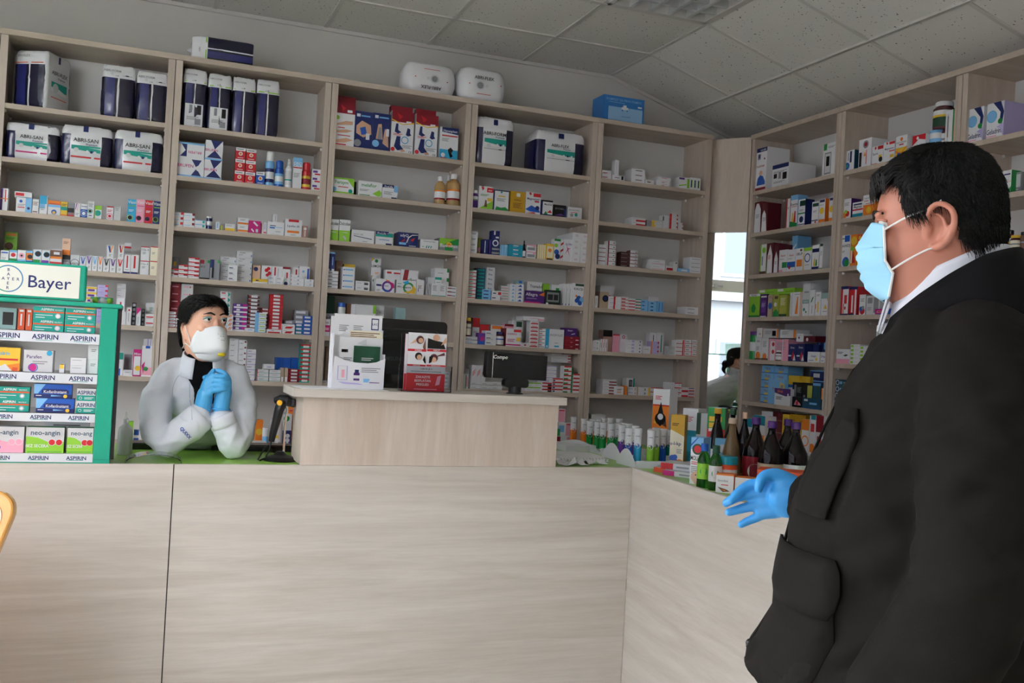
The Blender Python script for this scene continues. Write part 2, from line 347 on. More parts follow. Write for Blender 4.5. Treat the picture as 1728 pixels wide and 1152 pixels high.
for k, s in enumerate(('leftmost full shelving bay on the back wall, above the green display case', 'second shelving bay on the back wall, behind the pharmacist', 'middle shelving bay on the back wall, behind the black monitor', 'fourth shelving bay on the back wall, behind the small black display', 'last shelving bay on the back wall, left of the mirror')):
    shelving(s, (k*W, 0, 0), 0, W, 0)
XR, YR, WR = 4.307, -.137, .851
for k, s in enumerate(('shelving bay on the right wall, beside the mirror', 'shelving bay on the right wall, behind the man\'s face', 'shelving bay on the right wall, behind the man\'s head', 'shelving bay on the right wall, nearest the camera')):
    shelving(s, (XR, YR-k*WR, 0), -PI/2, WR, 1)
def base_unit(label, loc, rz, w, ztop, dfront, nd_=2):
    t = thing('base_cabinet', label, 'cabinet', loc, rz, 'ash base cabinets below the shelves')
    bx('body', .003, -dfront+.02, .08, w-.003, DB, ztop-.03, WV, t); bx('worktop', 0, -dfront-.005, ztop-.03, w, DB, ztop-.001, WS, t); bx('plinth', .01, -dfront+.06, 0, w-.01, DB, .08, M_black, t)
    for k in range(nd_):
        d = bx('door', .005+k*w/nd_, -dfront, .085, (k+1)*w/nd_-.005, -dfront+.019, ztop-.033, WV, t)
        x = w/nd_*k+(w/nd_-.06 if k == 0 else .06); hb = MB(); hb.tube([(x, -dfront, .55), (x, -dfront-.025, .55), (x, -dfront-.025, .68), (x, -dfront, .68)], .005, 8); hb.build('handle', M_chrome, d)
    return t
for k in range(-1, 5): base_unit('low ash cabinet under the %s' % ('cut-off left bay' if k < 0 else BAYN[k]), (k*W, 0, 0), 0, W, .80, .30)
for k in range(4): base_unit('low ash cabinet under the %s' % (BAYN[5+k] if k < 3 else 'right wall bay nearest camera'), (XR, YR-k*WR, 0), -PI/2, WR, .893, .22)
# corner column: ash panel over a tall mirror at 45 degrees
MA = PI*1.25+0.0
cp = thing('corner_panel', 'ash corner panel with tall mirror between the two shelf walls', 'mirror', (4.122, .088, 0), math.radians(-50.5))
bx('panel', 0, 0, 2.235, .288, .018, LZ[0]-.01, WV, cp); bx('backing', 0, .006, .80, .288, .018, 2.235, WV, cp); bx('mirror', .004, 0, .82, .284, .006, 2.232, M_mirror, cp)

# ------------------------------------------------------------------ counter
CY, CZ = -1.90, .95
ct = thing('service_counter', 'long ash laminate service counter with green top', 'counter', (0, 0, 0))
bx('front_panel', -1.09, CY, .02, .852, CY+.018, CZ, WH, ct); bx('front_panel', .856, CY, .02, 2.612, CY+.018, CZ, WH, ct)
bx('edge_strip', .8523, CY+.002, .02, .8557, CY+.016, CZ-.001, M_black, ct)
b = MB(); x0, y0, x1, y1 = 2.6128, CY-.001, 2.475, -4.40
b.raw([(x0, y0, .02), (x1, y1, .02), (x1+.018, y1, .02), (x0+.018, y0+.018, .02), (x0, y0, CZ), (x1, y1, CZ), (x1+.018, y1, CZ), (x0+.018, y0+.018, CZ)], [(0,1,2,3)[::-1], (4,5,6,7), (0,1,5,4), (1,2,6,5), (2,3,7,6), (3,0,4,7)]); b.build('side_panel', WY, ct)
bx('worktop', -1.09, CY+.018, CZ-.03, 2.62, -1.22, CZ-.006, M_desk, ct)
b = MB(); b.raw([(2.62, CY+.018, CZ-.03), (2.62, -.88, CZ-.03), (3.2, -.88, CZ-.03), (3.2, -4.4, CZ-.03), (2.495, -4.4, CZ-.03), (2.636, CY, CZ-.03)], [(0,1,2,3,4,5)]); n = len(b.v)
b.raw([(p[0], p[1], CZ-.006) for p in b.v], [(5,4,3,2,1,0)]); b.f += [(i, (i+1) % 6, 6+(i+1) % 6, 6+i) for i in range(6)]; b.c += [None]*6; b.build('worktop', M_desk, ct)
bx('leg_panel', -1.09, CY+.018, .02, -1.07, -1.3, CZ-.03, WV, ct); bx('leg_panel', 3.16, -1.0, .02, 3.18, -.9, CZ-.03, WV, ct); bx('leg_panel', 2.56, -4.4, .02, 3.15, -4.38, CZ-.03, WV, ct); bx('leg_panel', .9, -1.5, .02, .92, -1.3, CZ-.03, WV, ct)
# raised customer shelf
rs = thing('raised_shelf', 'raised ash box shelf standing on the counter', 'counter shelf', (0, 0, 0))
bx('front_panel', 1.278, CY-.001, CZ+.001, 2.272, CY+.018, 1.195, WV, rs); bx('side_panel', 1.278, CY+.018, CZ+.001, 1.297, -1.68, 1.195, WV, rs); bx('side_panel', 2.253, CY+.018, CZ+.001, 2.272, -1.68, 1.195, WV, rs)
bx('top_board', 1.238, CY-.035, 1.195, 2.292, -1.66, 1.225, WH, rs, bevel=.0015)

# ------------------------------------------------------------------ goods on the shelves
ORD = ['', 'top', 'second', 'third', 'fourth', 'fifth', 'sixth', 'lowest']
UP = ['bottom', 'second up', 'third up', 'fourth up', 'fifth up', 'sixth up', 'seventh up', 'eighth up', 'ninth up', 'tenth up', 'eleventh up', 'twelfth up']
NTH = ['first', 'second', 'third', 'fourth', 'fifth', 'sixth']
CARDS = {}
def card_meshes(w, h, d, base, side, des):
    k = (round(w, 3), round(h, 3), round(d, 3), base, side, des)
    if k not in CARDS:
        b = MB(); g = .0006; b.box(-w/2+g, 0, 0, w/2-g, d, h-.0004, PAL[base], PAL[side] if side else None)
        p = MB()
        if des: design(p, des, w-2*g, h-.0004, lambda x, z, L=0: (x-w/2+g, -.0002-.00012*L, z))
        CARDS[k] = (b.mesh('carton'), p.mesh('print') if p.v else None)
        CARDS[k][0].materials.append(M_card)
        if CARDS[k][1]: CARDS[k][1].materials.append(M_card)
    return CARDS[k]
def carton(name, label, loc, rz, w, h, d, base, des='', side='', group=None, cat='box'):
    me, pr = card_meshes(w, h, d, base, side, des); o = obj(name, me, None, None, loc, rz); tag(o, label, cat, group)
    if pr: obj('print', pr, None, o)
    return o
def round_thing(name, kind, label, loc, rz, w, h, base, des, group):
    a = (des or 'w 1').split(' '); cc = PAL.get(a[0], PAL['w']); R = w/2*.97; bc = PAL[base]
    o = thing(name, label, {'can': 'can', 'pill': 'bottle', 'syrup': 'bottle', 'pump': 'bottle', 'dropper': 'bottle', 'tin': 'tin'}[kind], loc, rz, group)
    o.location = Vector(loc)+Matrix.Rotation(rz, 3, 'Z') @ Vector((0, R, 0))
    def part(nm, prof, col, m=M_plas): b = MB(); b.lathe(prof, 22, col); return b.build(nm, m, o, smooth=False)
    if kind == 'can':
        part('body', [(R*.94, 0), (R, .004), (R, h*.66), (R*.86, h*.71), (R*.8, h*.72)], bc); part('cap', [(R*.84, h*.715), (R*.84, h*.93), (R*.74, h*.985), (R*.5, h)], PAL['w'] if base == 'lb' else bc)
        part('label', [(R*1.004, h*.1), (R*1.004, h*.5)], PAL['n'] if base == 'lb' else PAL['lb'] if base == 'b' else PAL['y'] if base == 'r' else cc).data.materials[0] = M_card
        part('label', [(R*1.007, h*.2), (R*1.007, h*.4)], PAL['w'] if base != 'r' else PAL['dr'])
    elif kind == 'pump':
        part('body', [(R*.95, 0), (R, .003), (R, h*.68), (R*.5, h*.76), (R*.45, h*.78)], bc); part('cap', [(R*.5, h*.78), (R*.5, h*.86), (R*.35, h*.88), (R*.35, h)], PAL['lgy']); part('label', [(R*1.004, h*.1), (R*1.004, h*.6)], PAL['lgy']); part('label', [(R*1.008, h*.25), (R*1.008, h*.3)], PAL['t'])
    elif kind == 'pill':
        part('body', [(R*.9, 0), (R, .004), (R, h*.74), (R*.75, h*.82), (R*.72, h*.84)], PAL['brk'] if base in ('dg', 'w', 'brk') else bc)
        part('cap', [(R*.82, h*.83), (R*.84, h*.84), (R*.84, h*.97), (R*.76, h)], cc); part('label', [(R*1.005, h*.08), (R*1.005, h*.68)], bc if base != 'brk' else PAL['cr']); part('label', [(R*1.009, h*.42), (R*1.009, h*.5)], PAL['y'] if base == 'dg' else PAL['b'] if a[0] == 'n' else PAL['gy'])
        if base in ('p', 'dg'): part('label', [(R*1.008, h*.5), (R*1.008, h*.66)], PAL['w'])
    elif kind == 'syrup':
        part('body', [(R*.9, 0), (R, .005), (R, h*.62), (R*.93, h*.70), (R*.7, h*.77), (R*.45, h*.81), (R*.42, h*.85)], PAL['am'], M_amber); part('cap', [(R*.5, h*.84), (R*.5, h*.985), (R*.45, h)], PAL['w']); part('label', [(R*1.006, h*.17), (R*1.006, h*.5)], PAL['w']); part('label', [(R*1.01, h*.45), (R*1.01, h*.5)], PAL['o']); part('label', [(R*1.01, h*.17), (R*1.01, h*.23)], PAL['dr'])
    elif kind == 'dropper':
        part('body', [(R*.95, 0), (R, .003), (R, h*.5), (R*.6, h*.6), (R*.5, h*.62)], PAL['k']); part('cap', [(R*.6, h*.62), (R*.6, h*.76), (R*.35, h*.8), (R*.35, h*.96), (R*.2, h)], PAL['k']); part('label', [(R*1.005, h*.08), (R*1.005, h*.4)], PAL['w'])
    elif kind == 'tin':
        part('body', [(R*.95, 0), (R, .003), (R, h*.86), (R*.97, h*.88)], bc); part('lid', [(R*.99, h*.87), (R, h*.88), (R, h*.985), (R*.95, h)], cc if len(a) > 1 and a[0] in PAL else bc); part('label', [(R*1.006, h*.3), (R*1.006, h*.62)], PAL['w'] if base != 'w' else PAL['lb'])
    return o
M_amber = mat('amber_glass', hx('dcb478'), .08, trans=.45, ior=1.4)
SPARE = {'b': MB(), 'n': 0}
def load_items(txt):
    for ln in txt.strip().split('\n'):
        nm, kind, x, y, z, w, h, d, base, side, des, desc, n, m, bay, lv, st = ln.split('|')
        x, y, z, w, h, d = (float(q) for q in (x, y, z, w, h, d)); n = int(n or 1); m = int(m or 1); bay = int(bay); lv = int(lv)
        name = {'': 'medicine_carton', 'p': 'pill_box'}.get(nm, nm); R = bay >= 5; rz = -PI/2 if R else 0
        where = f"{ORD[lv]} shelf, {BAYN[bay]}"; grp = f"goods on the {where}"
        for j in range(m):
            for i in range(n):
                loc = (x, y-(j+.5)*w, z+i*h) if R else (x+(j+.5)*w, y, z+i*h)
                s = ''
                if n > 1: s = ', '+UP[i]+(' in stack' if i else ' of stack')
                if m > 1: s += ', '+NTH[j]+(' column' if n > 1 else ' in row')
                lab = f"{desc}{s}, {where}"; a = rz
                if st:
                    me, pr = card_meshes(w, h, d, base, side, des); M = Matrix.Translation(loc) @ Matrix.Rotation(a, 4, 'Z')
                    for q in (me, pr):
                        if q:
                            ca = q.color_attributes['Col'].data
                            for f in q.polygons: SPARE['b'].poly([M @ q.vertices[k].co for k in f.vertices], tuple(ca[f.loop_start].color)[:3])
                elif kind: round_thing(name, kind, lab, loc, rz, w, h, base, des, grp)
                else:
                    dx = random.uniform(0, .004) if n > 1 else 0
                    loc = (loc[0]+(dx if R else 0), loc[1]+(0 if R else dx), loc[2])
                    carton(name, lab, loc, a, w, h, d, base, des, side, grp)
load_items(r'''
||.0375|.02|1.957|.0345|.1115|.05|w||r 0 0 .3 1 p;r .55 .1 .8 .9 w;r .6 .4 .75 .95 r;r 0 .52 1 .56 o|white carton with purple edge, banded|||0|3|
||.1083|.02|1.957|.0719|.0737|.0719|w||r .6 0 1 1 lb;c .3 .75 .1 b;r .1 .3 .55 .36 r;c .8 .3 .09 n;l .1 .55 .5 2 gy|white and blue eye carton|||0|3|
||.0998|.02|2.031|.0782|.0285|.0782|w||r .05 .25 .55 .8 r;r .05 0 1 .12 gy|long white carton with red lettering|||0|3|
||.1822|.02|1.957|.0299|.0728|.05|w||l .1 .8 .8 3 br;r .1 .08 .8 .16 br|narrow white carton with brown lines|||0|3|
||.214|.02|1.957|.0369|.094|.05|w||r 0 .55 .9 1 c;r 0 .3 .7 .55 lb;l .15 .4 .5 3 gy|tall white carton with teal fade|||0|3|
||.2524|.02|1.957|.059|.0736|.059|o||r 0 0 1 .68 w;r 0 .55 1 .72 lb;c .5 .22 .17 b;c .5 .18 .1 y;l .1 .8 .8 1 r|orange and blue carton with drop|||0|3|
||.3119|.02|1.957|.0315|.0729|.05|y||r 0 .4 1 .65 t;l .1 .85 .8 2 br;r 0 0 1 .12 o|yellow carton with teal band|||0|3|
||.3444|.02|1.957|.0301|.0708|.05|gy||r 0 .3 1 .62 k;r 0 0 1 .12 r;l .1 .22 .8 1 r|silver carton with black and red bands|||0|3|
||.376|.02|1.957|.0272|.0712|.05|w||p p .1 .55 .3 1 .45 1 .2 .55;p pk .4 .5 .6 1 .7 1 .5 .5;l .2 .3 .6 2 gy|white carton with purple slashes|||0|3|
||.4038|.02|1.957|.0319|.0705|.05|w||r 0 0 1 .62 b;c .5 .32 .26 w;o .5 .32 .2 .12 b;l .1 .85 .8 1 n|white carton with blue ring|||0|3|
||.4362|.02|1.957|.0315|.0887|.05|w||l .15 .85 .7 3 gy;c .4 .42 .08 k;o .4 .42 .14 .1 t;r .2 .15 .7 .2 p|tall white carton with small eye|||0|3|
||.4697|.02|1.957|.0347|.0692|.05|w||r 0 .7 1 1 lg;c .45 .45 .26 t;r 0 0 .12 .7 lg|green topped carton with round picture|||0|3|
||.526|.02|1.957|.033|.0715|.05|w||r 0 .92 1 1 r;o .5 .3 .24 .17 pk;c .5 .3 .1 r;l .15 .75 .7 2 r|white carton with pink ring|||0|3|
||.5625|.02|1.957|.0321|.0741|.05|lgy||l .2 .85 .5 2 gy|plain pale grey carton|||0|3|
||.6245|.02|1.957|.0423|.1192|.05|c||t .5 .88 .13 w Vizol;r .1 .7 .95 .73 lg;l .15 .55 .6 2 w;c .35 .2 .19 w;o .35 .2 .16 .13 lg;c .35 .2 .09 k|tall cyan eye drop carton|||0|3|
||.6678|.02|1.957|.04|.1236|.05|pk||t .5 .88 .13 w Vizol;r .1 .7 .95 .73 m;l .15 .55 .6 2 w;c .35 .2 .19 w;o .35 .2 .16 .13 m;c .35 .2 .09 k|tall pink eye drop carton|||0|3|
||.7089|.02|1.957|.0397|.1223|.05|r||t .5 .88 .13 w Vizol;r .1 .7 .95 .73 m;l .15 .55 .6 2 w;c .35 .2 .19 w;o .35 .2 .16 .13 m;c .35 .2 .09 k|tall red eye drop carton|||0|3|
||.7496|.02|1.957|.0394|.1221|.05|n||t .5 .88 .13 w Vizol;r .1 .7 .95 .73 lg;l .15 .55 .6 2 w;c .35 .2 .19 w;o .35 .2 .16 .13 lg;c .35 .2 .09 k|tall navy eye drop carton|||0|3|
||.0565|.16|1.689|.0668|.08|.0668|w|||hidden white carton|||0|4|
||.0519|.16|1.769|.0569|.0971|.0569|lg||r .1 .8 .9 .92 o;c .35 .25 .2 br;l .1 .7 .7 2 g|green and yellow herbal carton|||0|4|
||.053|.02|1.689|.037|.0714|.05|w||r 0 0 1 .25 n;r .1 .8 .9 .9 b;l .2 .5 .5 2 gy|white carton with blue foot|||0|4|
||.0927|.02|1.689|.0338|.0764|.05|lb||r 0 .45 1 .85 w;c .5 .68 .14 r;r 0 .3 1 .45 g;r 0 0 1 .1 n|blue carton with red eye|||0|4|
||.1279|.02|1.689|.0384|.0796|.05|w||c .5 .65 .17 pk;c .5 .65 .07 k;r 0 0 1 .4 lb;r 0 0 1 .1 n|white and blue carton with red eye|||0|4|
||.1672|.02|1.689|.0293|.0794|.05|lb||r 0 .4 1 .85 o;c .6 .62 .15 k;r 0 0 1 .35 b|blue carton with orange eye|||0|4|
||.1977|.02|1.689|.0383|.0895|.05|w||c .6 .75 .22 c;c .6 .75 .15 k;r .02 .1 .9 .42 g|white carton with cyan circle and green block|||0|4|
||.237|.02|1.689|.038|.0875|.05|w||c .6 .75 .22 c;c .6 .75 .15 k;r .02 .1 .9 .42 p|white carton with cyan circle and purple block|||0|4|
||.2757|.02|1.689|.0546|.0971|.0546|w||r 0 .5 1 .95 o;r 0 .62 1 .95 br;r .3 .72 .8 .86 w;r 0 .18 1 .34 r;r 0 0 1 .1 n|brown and white carton with red band|||0|4|
||.3302|.06|1.689|.0363|.0748|.05|gy||r 0 .7 1 1 k;l .1 .5 .7 2 w|grey box with dark top|||0|4|
||.325|.06|1.764|.0393|.0844|.05|pe||l .15 .8 .6 2 br;r .1 0 1 .3 o|peach carton|||0|4|
||.37|.02|1.689|.0428|.0756|.05|lgy||o .5 .45 .42 .37 n;t .5 .42 .16 k VAXOL|silver carton with dark ring|||0|4|
||.4143|.02|1.689|.0283|.0721|.05|w||p b .1 .95 .3 .95 .5 .55 .4 .42;p b .45 .95 .55 .95 .55 .5 .5 .42;p b .9 .95 .75 .95 .5 .55 .6 .42;l .3 .3 .4 2 gy|small white carton with blue chevron stripes|||0|4|
||.444|.02|1.689|.0264|.0796|.05|w||p p .1 .95 .3 .95 .5 .55 .4 .42;p p .45 .95 .55 .95 .55 .5 .5 .42;p p .9 .95 .75 .95 .5 .55 .6 .42;l .3 .3 .4 2 gy|small white carton with purple chevron stripes|||0|4|
||.4714|.02|1.689|.0265|.0786|.05|w||p lb .1 .95 .3 .95 .5 .55 .4 .42;p lb .45 .95 .55 .95 .55 .5 .5 .42;p lb .9 .95 .75 .95 .5 .55 .6 .42;l .3 .3 .4 2 gy|small white carton with pale blue chevron stripes|||0|4|
||.499|.02|1.689|.0235|.0791|.05|w||p o .1 .95 .3 .95 .5 .55 .4 .42;p o .45 .95 .55 .95 .55 .5 .5 .42;p o .9 .95 .75 .95 .5 .55 .6 .42;l .3 .3 .4 2 gy|small white carton with orange chevron stripes|||0|4|
||.5247|.02|1.689|.0293|.0732|.05|w||p k .1 .95 .3 .95 .5 .55 .4 .42;p k .45 .95 .55 .95 .55 .5 .5 .42;p k .9 .95 .75 .95 .5 .55 .6 .42;l .3 .3 .4 2 gy|small white carton with black chevron stripes|||0|4|
||.5556|.02|1.689|.0305|.0731|.05|w||p p .1 .95 .3 .95 .5 .55 .4 .42;p p .45 .95 .55 .95 .55 .5 .5 .42;p p .9 .95 .75 .95 .5 .55 .6 .42;l .3 .3 .4 2 gy|small white carton with violet chevron stripes|||0|4|
||.5891|.02|1.689|.0311|.0748|.05|w||p r .1 .95 .3 .95 .5 .55 .4 .42;p r .45 .95 .55 .95 .55 .5 .5 .42;p r .9 .95 .75 .95 .5 .55 .6 .42;l .3 .3 .4 2 gy|small white carton with red chevron stripes|||0|4|
||.539|.02|1.762|.033|.0667|.05|w||p b .1 .95 .3 .95 .5 .5 .4 .4;p o .9 .95 .7 .95 .5 .5 .6 .4;p n .3 .95 .4 .95 .55 .5 .5 .42;l .3 .3 .4 2 gy|upper white carton with black chevron|||0|4|
||.5925|.02|1.764|.028|.0713|.05|w||p r .1 .95 .3 .95 .5 .5 .4 .4;p o .9 .95 .7 .95 .5 .5 .6 .4;p n .3 .95 .4 .95 .55 .5 .5 .42;l .3 .3 .4 2 gy|upper white carton with orange chevron|||0|4|
||.6227|.02|1.689|.0323|.0984|.05|w||r .4 .3 .6 .95 r;r 0 0 1 .1 n;l .2 .22 .6 1 gy|white carton with red upright lettering|||0|4|
||.6566|.02|1.689|.0377|.0998|.05|w||r .35 .3 .6 .95 r;r 0 0 1 .1 n|white carton with wide red upright lettering|||0|4|
p||.6195|.12|1.759|.034|.0492|.05|w||r 0 .4 1 .6 r|small white carton with red band behind|2||0|4|
p||.702|.02|1.689|.0433|.0739|.05|w||r 0 .94 1 1 r;t .5 .78 .14 gy Olje A;l .2 .6 .4 2 gy|white carton with red top line|2||0|4|
p||.7488|.02|1.689|.0388|.0759|.05|cr||r 0 .94 1 1 r;l .2 .6 .4 2 gy|cream carton with red top line|2||0|4|
p||.4497|.02|1.423|.0527|.0267|.0527|w||r 0 .55 1 .9 y;r .2 .1 .8 .5 p|white carton with gold band|7||0|5|
p||.5046|.02|1.423|.0498|.0249|.05|li||r .75 .6 1 1 r;l .1 .5 .5 1 p|lilac carton with red corner|8||0|5|
p||.593|.1|1.423|.0461|.027|.05|w||l .1 .7 .4 1 k|small white carton with black dash|8||0|5|
||.5988|.05|1.423|.0389|.1387|.05|w||r .4 .15 .6 .85 r;l .2 .1 .4 1 r|white carton with red upright letters|||0|5|
||.6173|.02|1.423|.0312|.069|.05|w||r .15 .1 .35 .8 r|white carton with red side lettering|||0|5|
||.6503|.02|1.423|.0228|.0918|.05|w||r .3 .8 .7 .9 r;r .4 .2 .5 .7 gy|white carton with red cross|||0|5|
p||.6739|.05|1.423|.0213|.0237|.05|k||r .2 .2 .8 .8 gy|dark carton with grey square|5||0|5|s
||.6969|.02|1.423|.0221|.0921|.05|w||p m 0 .6 1 .9 1 1 0 1;r .4 .1 .5 .5 t|white carton with pink wedge|||0|5|
p||.7208|.05|1.423|.018|.0224|.05|k||r .2 .2 .8 .8 gy|dark brown carton|4||0|5|s
p||.7411|.02|1.423|.0446|.0319|.05|w||r .1 .4 .9 .6 r;l .1 .25 .6 1 gy|white carton with red print line|2||0|5|
||.7407|.12|1.423|.0446|.1258|.05|lgy||l .4 .8 .4 3 g|pale green carton behind|||0|5|
||.6167|.05|1.159|.0296|.119|.05|w||r 0 .7 1 1 t;r 0 0 .6 .3 b|green and white carton|||0|6|
||.6483|.02|1.159|.0473|.0308|.05|w||l .2 .7 .6 2 gy|white carton with pale lettering|||0|6|
||.648|.12|1.159|.0413|.1101|.05|gy|||grey carton behind|||0|6|
||.6936|.02|1.159|.0408|.1401|.05|m||r .1 .05 .9 .75 w;t .5 .84 .1 w Miss;c .6 .3 .1 y|pink carton with white face|||0|6|
||.7356|.02|1.159|.0548|.1609|.0548|w||r 0 .05 1 .3 pk;p m 0 .35 .3 .5 .2 .1;r .3 .92 .7 1 b;c .4 .25 .07 g|tall white carton with pink foot|||0|6|
||.7399|.12|1.159|.048|.1967|.05|w||r .4 0 .55 1 li;r .7 0 .8 1 li|white carton with lilac bars|||0|6|
||.6678|-.18|.8|.0473|.1398|.06|lg||r 0 .5 1 .7 y;c .5 .25 .15 w|green carton on low cabinet|||0|7|
||.7178|-.16|.8|.0247|.0949|.06|b||r 0 .6 1 .75 w|blue carton on low cabinet|||0|7|
||.8559|.02|2.223|.1358|.0995|.11|w||p n .52 .95 .72 .5 .52 .1 .9 .1 .72 .5 .9 .95;c .8 .5 .15 w;t .3 .6 .17 m BRUFEN;r 0 0 1 .1 lb|wide white and blue painkiller carton|||1|2|
||.8525|.02|2.322|.1358|.0823|.11|w||p n .1 1 .3 .5 .1 .1 .35 .1 .35 .5 .35 1;t .65 .4 -.17 m BRUFEN;r 0 .9 1 1 lb|upended white and blue painkiller carton|||1|2|
p||.9924|.02|2.223|.0893|.1046|.0893|w||p n .3 1 .55 .55 .98 1;p n .1 .1 .55 .5 .98 .1;t .36 .5 .13 m BRUFEN;r 0 0 1 .08 lb|square white and navy painkiller carton|2||1|2|
p||1.149|.02|2.223|.0511|.0627|.0511|r||r 0 .72 1 1 w;r .1 .82 .8 .9 gy;c .5 .48 .17 w;c .5 .48 .1 o;l .2 .15 .6 1 w|red and white tea carton|3||1|2|
p||1.204|.02|2.223|.053|.0619|.053|r||r 0 .72 1 1 w;r .1 .82 .8 .9 gy;c .5 .48 .17 w;c .5 .48 .1 o;l .2 .15 .6 1 w|red and white tea carton beside first stack|3||1|2|
||1.261|.02|2.223|.0465|.0711|.05|b||r 0 .72 1 1 w;r .1 .82 .8 .9 gy;c .5 .48 .17 w;c .5 .48 .1 o;l .2 .15 .6 1 w|blue and white tea carton|||1|2|
spray_can|can|1.309|.02|2.223|.0499|.1906|.0499|lb||w 2|blue spray can with white cap|||1|2|
spray_can|can|1.361|.02|2.223|.0495|.1459|.0495|b||b 2|royal blue spray can|||1|2|
spray_bottle|pump|1.416|.02|2.223|.0374|.1573|.0374|w||w 1|white pump spray bottle|||1|2|
||1.456|.02|2.223|.0494|.1707|.05|w||r 0 .72 1 1 lb;r 0 .66 1 .7 r;t .5 .82 .09 w ORO;t .5 .74 .09 w CALM;l .1 .5 .7 4 gy|white carton with blue head and red band|||1|2|
spray_can|can|1.507|.02|2.223|.0505|.1532|.0505|r||r 2|red spray can|||1|2|
p||1.56|.02|2.223|.0516|.0399|.0516|w||r .1 .5 .6 .8 p;r .3 .2 .9 .4 r|white carton with purple and red print|3||1|2|
p||.8475|.03|1.957|.0543|.0258|.0543|w||r .75 .5 1 1 r;r .05 .4 .6 .5 lb|white carton with red corner|3||1|3|
p||.9024|.02|1.957|.0566|.0255|.0566|w||r .78 .5 1 1 dr;r .05 .4 .6 .5 lb|white carton with crimson corner|3||1|3|
p||.9604|.02|1.957|.0555|.0222|.0555|w||r .7 .3 .9 .9 t;r 0 .85 1 1 lb|white carton with teal corner|2||1|3|
tin|tin|1.018|.02|1.957|.0315|.0685|.0315|n||w 0 2|navy tin with white emblem|||1|3|
||1.066|.02|1.957|.0215|.045|.05|w||r .3 .2 .6 .8 lb|small white carton with blue dash|||1|3|
||1.091|.02|1.957|.0123|.0268|.05|ol|||small olive carton|||1|3|s
||1.114|.02|1.957|.0536|.0395|.0536|w||r 0 0 1 .4 y;t .4 .75 .16 gy Sinecod|white carton with yellow foot|||1|3|
p||1.18|.02|1.957|.0562|.0391|.0562|w||r 0 .1 1 .35 o;l .2 .8 .5 2 gy|white carton with orange foot|2||1|3|
||1.237|.02|1.957|.0635|.0681|.0635|m||p w .2 .3 .28 .38 .5 .15 .42 .08;p w .35 .85 .45 .95 .8 .65 .7 .55;r .6 .1 .8 .35 w|magenta carton with white capsules|||1|3|
||1.303|.02|1.957|.0116|.0596|.05|w||r 0 0 .4 1 dr|narrow crimson striped carton|||1|3|
||1.315|.02|1.957|.0185|.0638|.05|w||r .1 .1 .9 .2 r;r .3 .4 .6 .9 li|narrow white carton with red foot|||1|3|
||1.335|.02|1.957|.0916|.072|.0916|w||r .15 .68 .5 .74 n;r .15 .5 .45 .58 b;r .1 .58 .9 .62 lb;l .5 .3 .3 1 gy|wide white carton with blue lettering|||1|3|
||1.362|.02|2.029|.024|.043|.05|w||r .5 .1 .6 .8 gy|small white carton atop wide one|||1|3|
||1.429|.02|1.957|.0934|.0949|.0934|w||r .2 .86 .8 1 r;t .5 .62 .12 n Lipofen SR;r .15 .22 .85 .35 o;l .35 .12 .3 1 gy|white carton with red tab and orange band|||1|3|
||1.525|.02|1.957|.0294|.0672|.05|dp||c .5 .75 .12 w;r .4 .1 .6 .6 w|dusty pink carton|||1|3|
||.8539|.14|1.689|.0482|.1136|.05|gy||r .3 .6 .6 .8 y|grey carton with yellow mark behind|||1|4|
p||.8452|.02|1.689|.0466|.0228|.05|w||r 0 .75 1 1 r;r .55 .5 1 .75 dr;l .1 .5 .4 1 n|white carton with red line|2||1|4|
p||.8921|.02|1.689|.0474|.0232|.05|w||r 0 .75 1 1 r;r .55 .5 1 .75 dr;l .1 .5 .4 1 n|white carton with red line beside|3||1|4|
p||.9404|.02|1.689|.0553|.0223|.0553|w||r 0 .75 1 1 r;r .55 .5 1 .75 dr;l .1 .5 .4 1 n|white carton with red line tallest|5||1|4|
||.9995|.02|1.689|.0492|.1032|.05|gy||r 0 .8 .4 1 dr;r .75 .85 1 1 g;t .3 .65 .1 k B12;r 0 0 1 .08 k|grey carton with red corner|||1|4|
||1.05|.02|1.689|.05|.1085|.05|gy||r 0 .6 .4 1 n;r .75 .85 1 1 g;r .2 .1 .4 .6 k|grey carton with navy corner|||1|4|
p||1.105|.06|1.689|.0825|.0331|.0825|lgy||t .35 .78 .2 k Cerebel;l .1 .5 .3 2 gy;r .9 .2 .95 .5 b|silver carton with dark script|4||1|4|
p||1.187|.05|1.689|.0828|.0336|.0828|lgy||t .35 .78 .2 k Cerebel;l .1 .5 .3 2 gy;r .9 .2 .95 .5 b|silver carton with dark script taller|5||1|4|
p||1.143|.005|1.689|.0485|.0288|.04|w||r .1 .4 .5 .55 n;l .1 .3 .6 1 gy|small white carton before silver ones|3||1|4|
||1.272|.005|1.689|.081|.0238|.05|y||r 0 0 1 .3 w;r .2 .5 .4 .7 n|flat yellow carton|||1|4|
||1.276|.07|1.689|.0424|.0995|.05|pe||c .4 .8 .12 n;r .1 .1 .2 .3 dr|pale brown carton with navy dot|||1|4|
||1.323|.07|1.689|.0545|.1026|.0545|w||c .5 .75 .1 r;c .7 .85 .09 r;c .8 .6 .1 r;c .6 .5 .09 r;c .85 .4 .07 r|white carton with red berry pattern|||1|4|
||1.378|.07|1.689|.056|.1028|.056|w||r .25 .5 .4 .95 r;r .6 .2 .65 .9 gy|white carton with red script behind|||1|4|
p||1.355|.005|1.689|.0409|.0214|.05|w||r .1 .5 .6 .6 b;l .1 .3 .6 1 gy|little white carton with blue print|2|2|1|4|s
||1.433|.04|1.689|.0421|.1021|.05|w||r 0 .88 1 1 dr;c .5 .1 .1 n;r .5 .4 .7 .7 r|white carton with crimson top|||1|4|
||1.481|.07|1.689|.0447|.1052|.05|w||r .6 .5 .8 .9 r|white carton with red side script|||1|4|
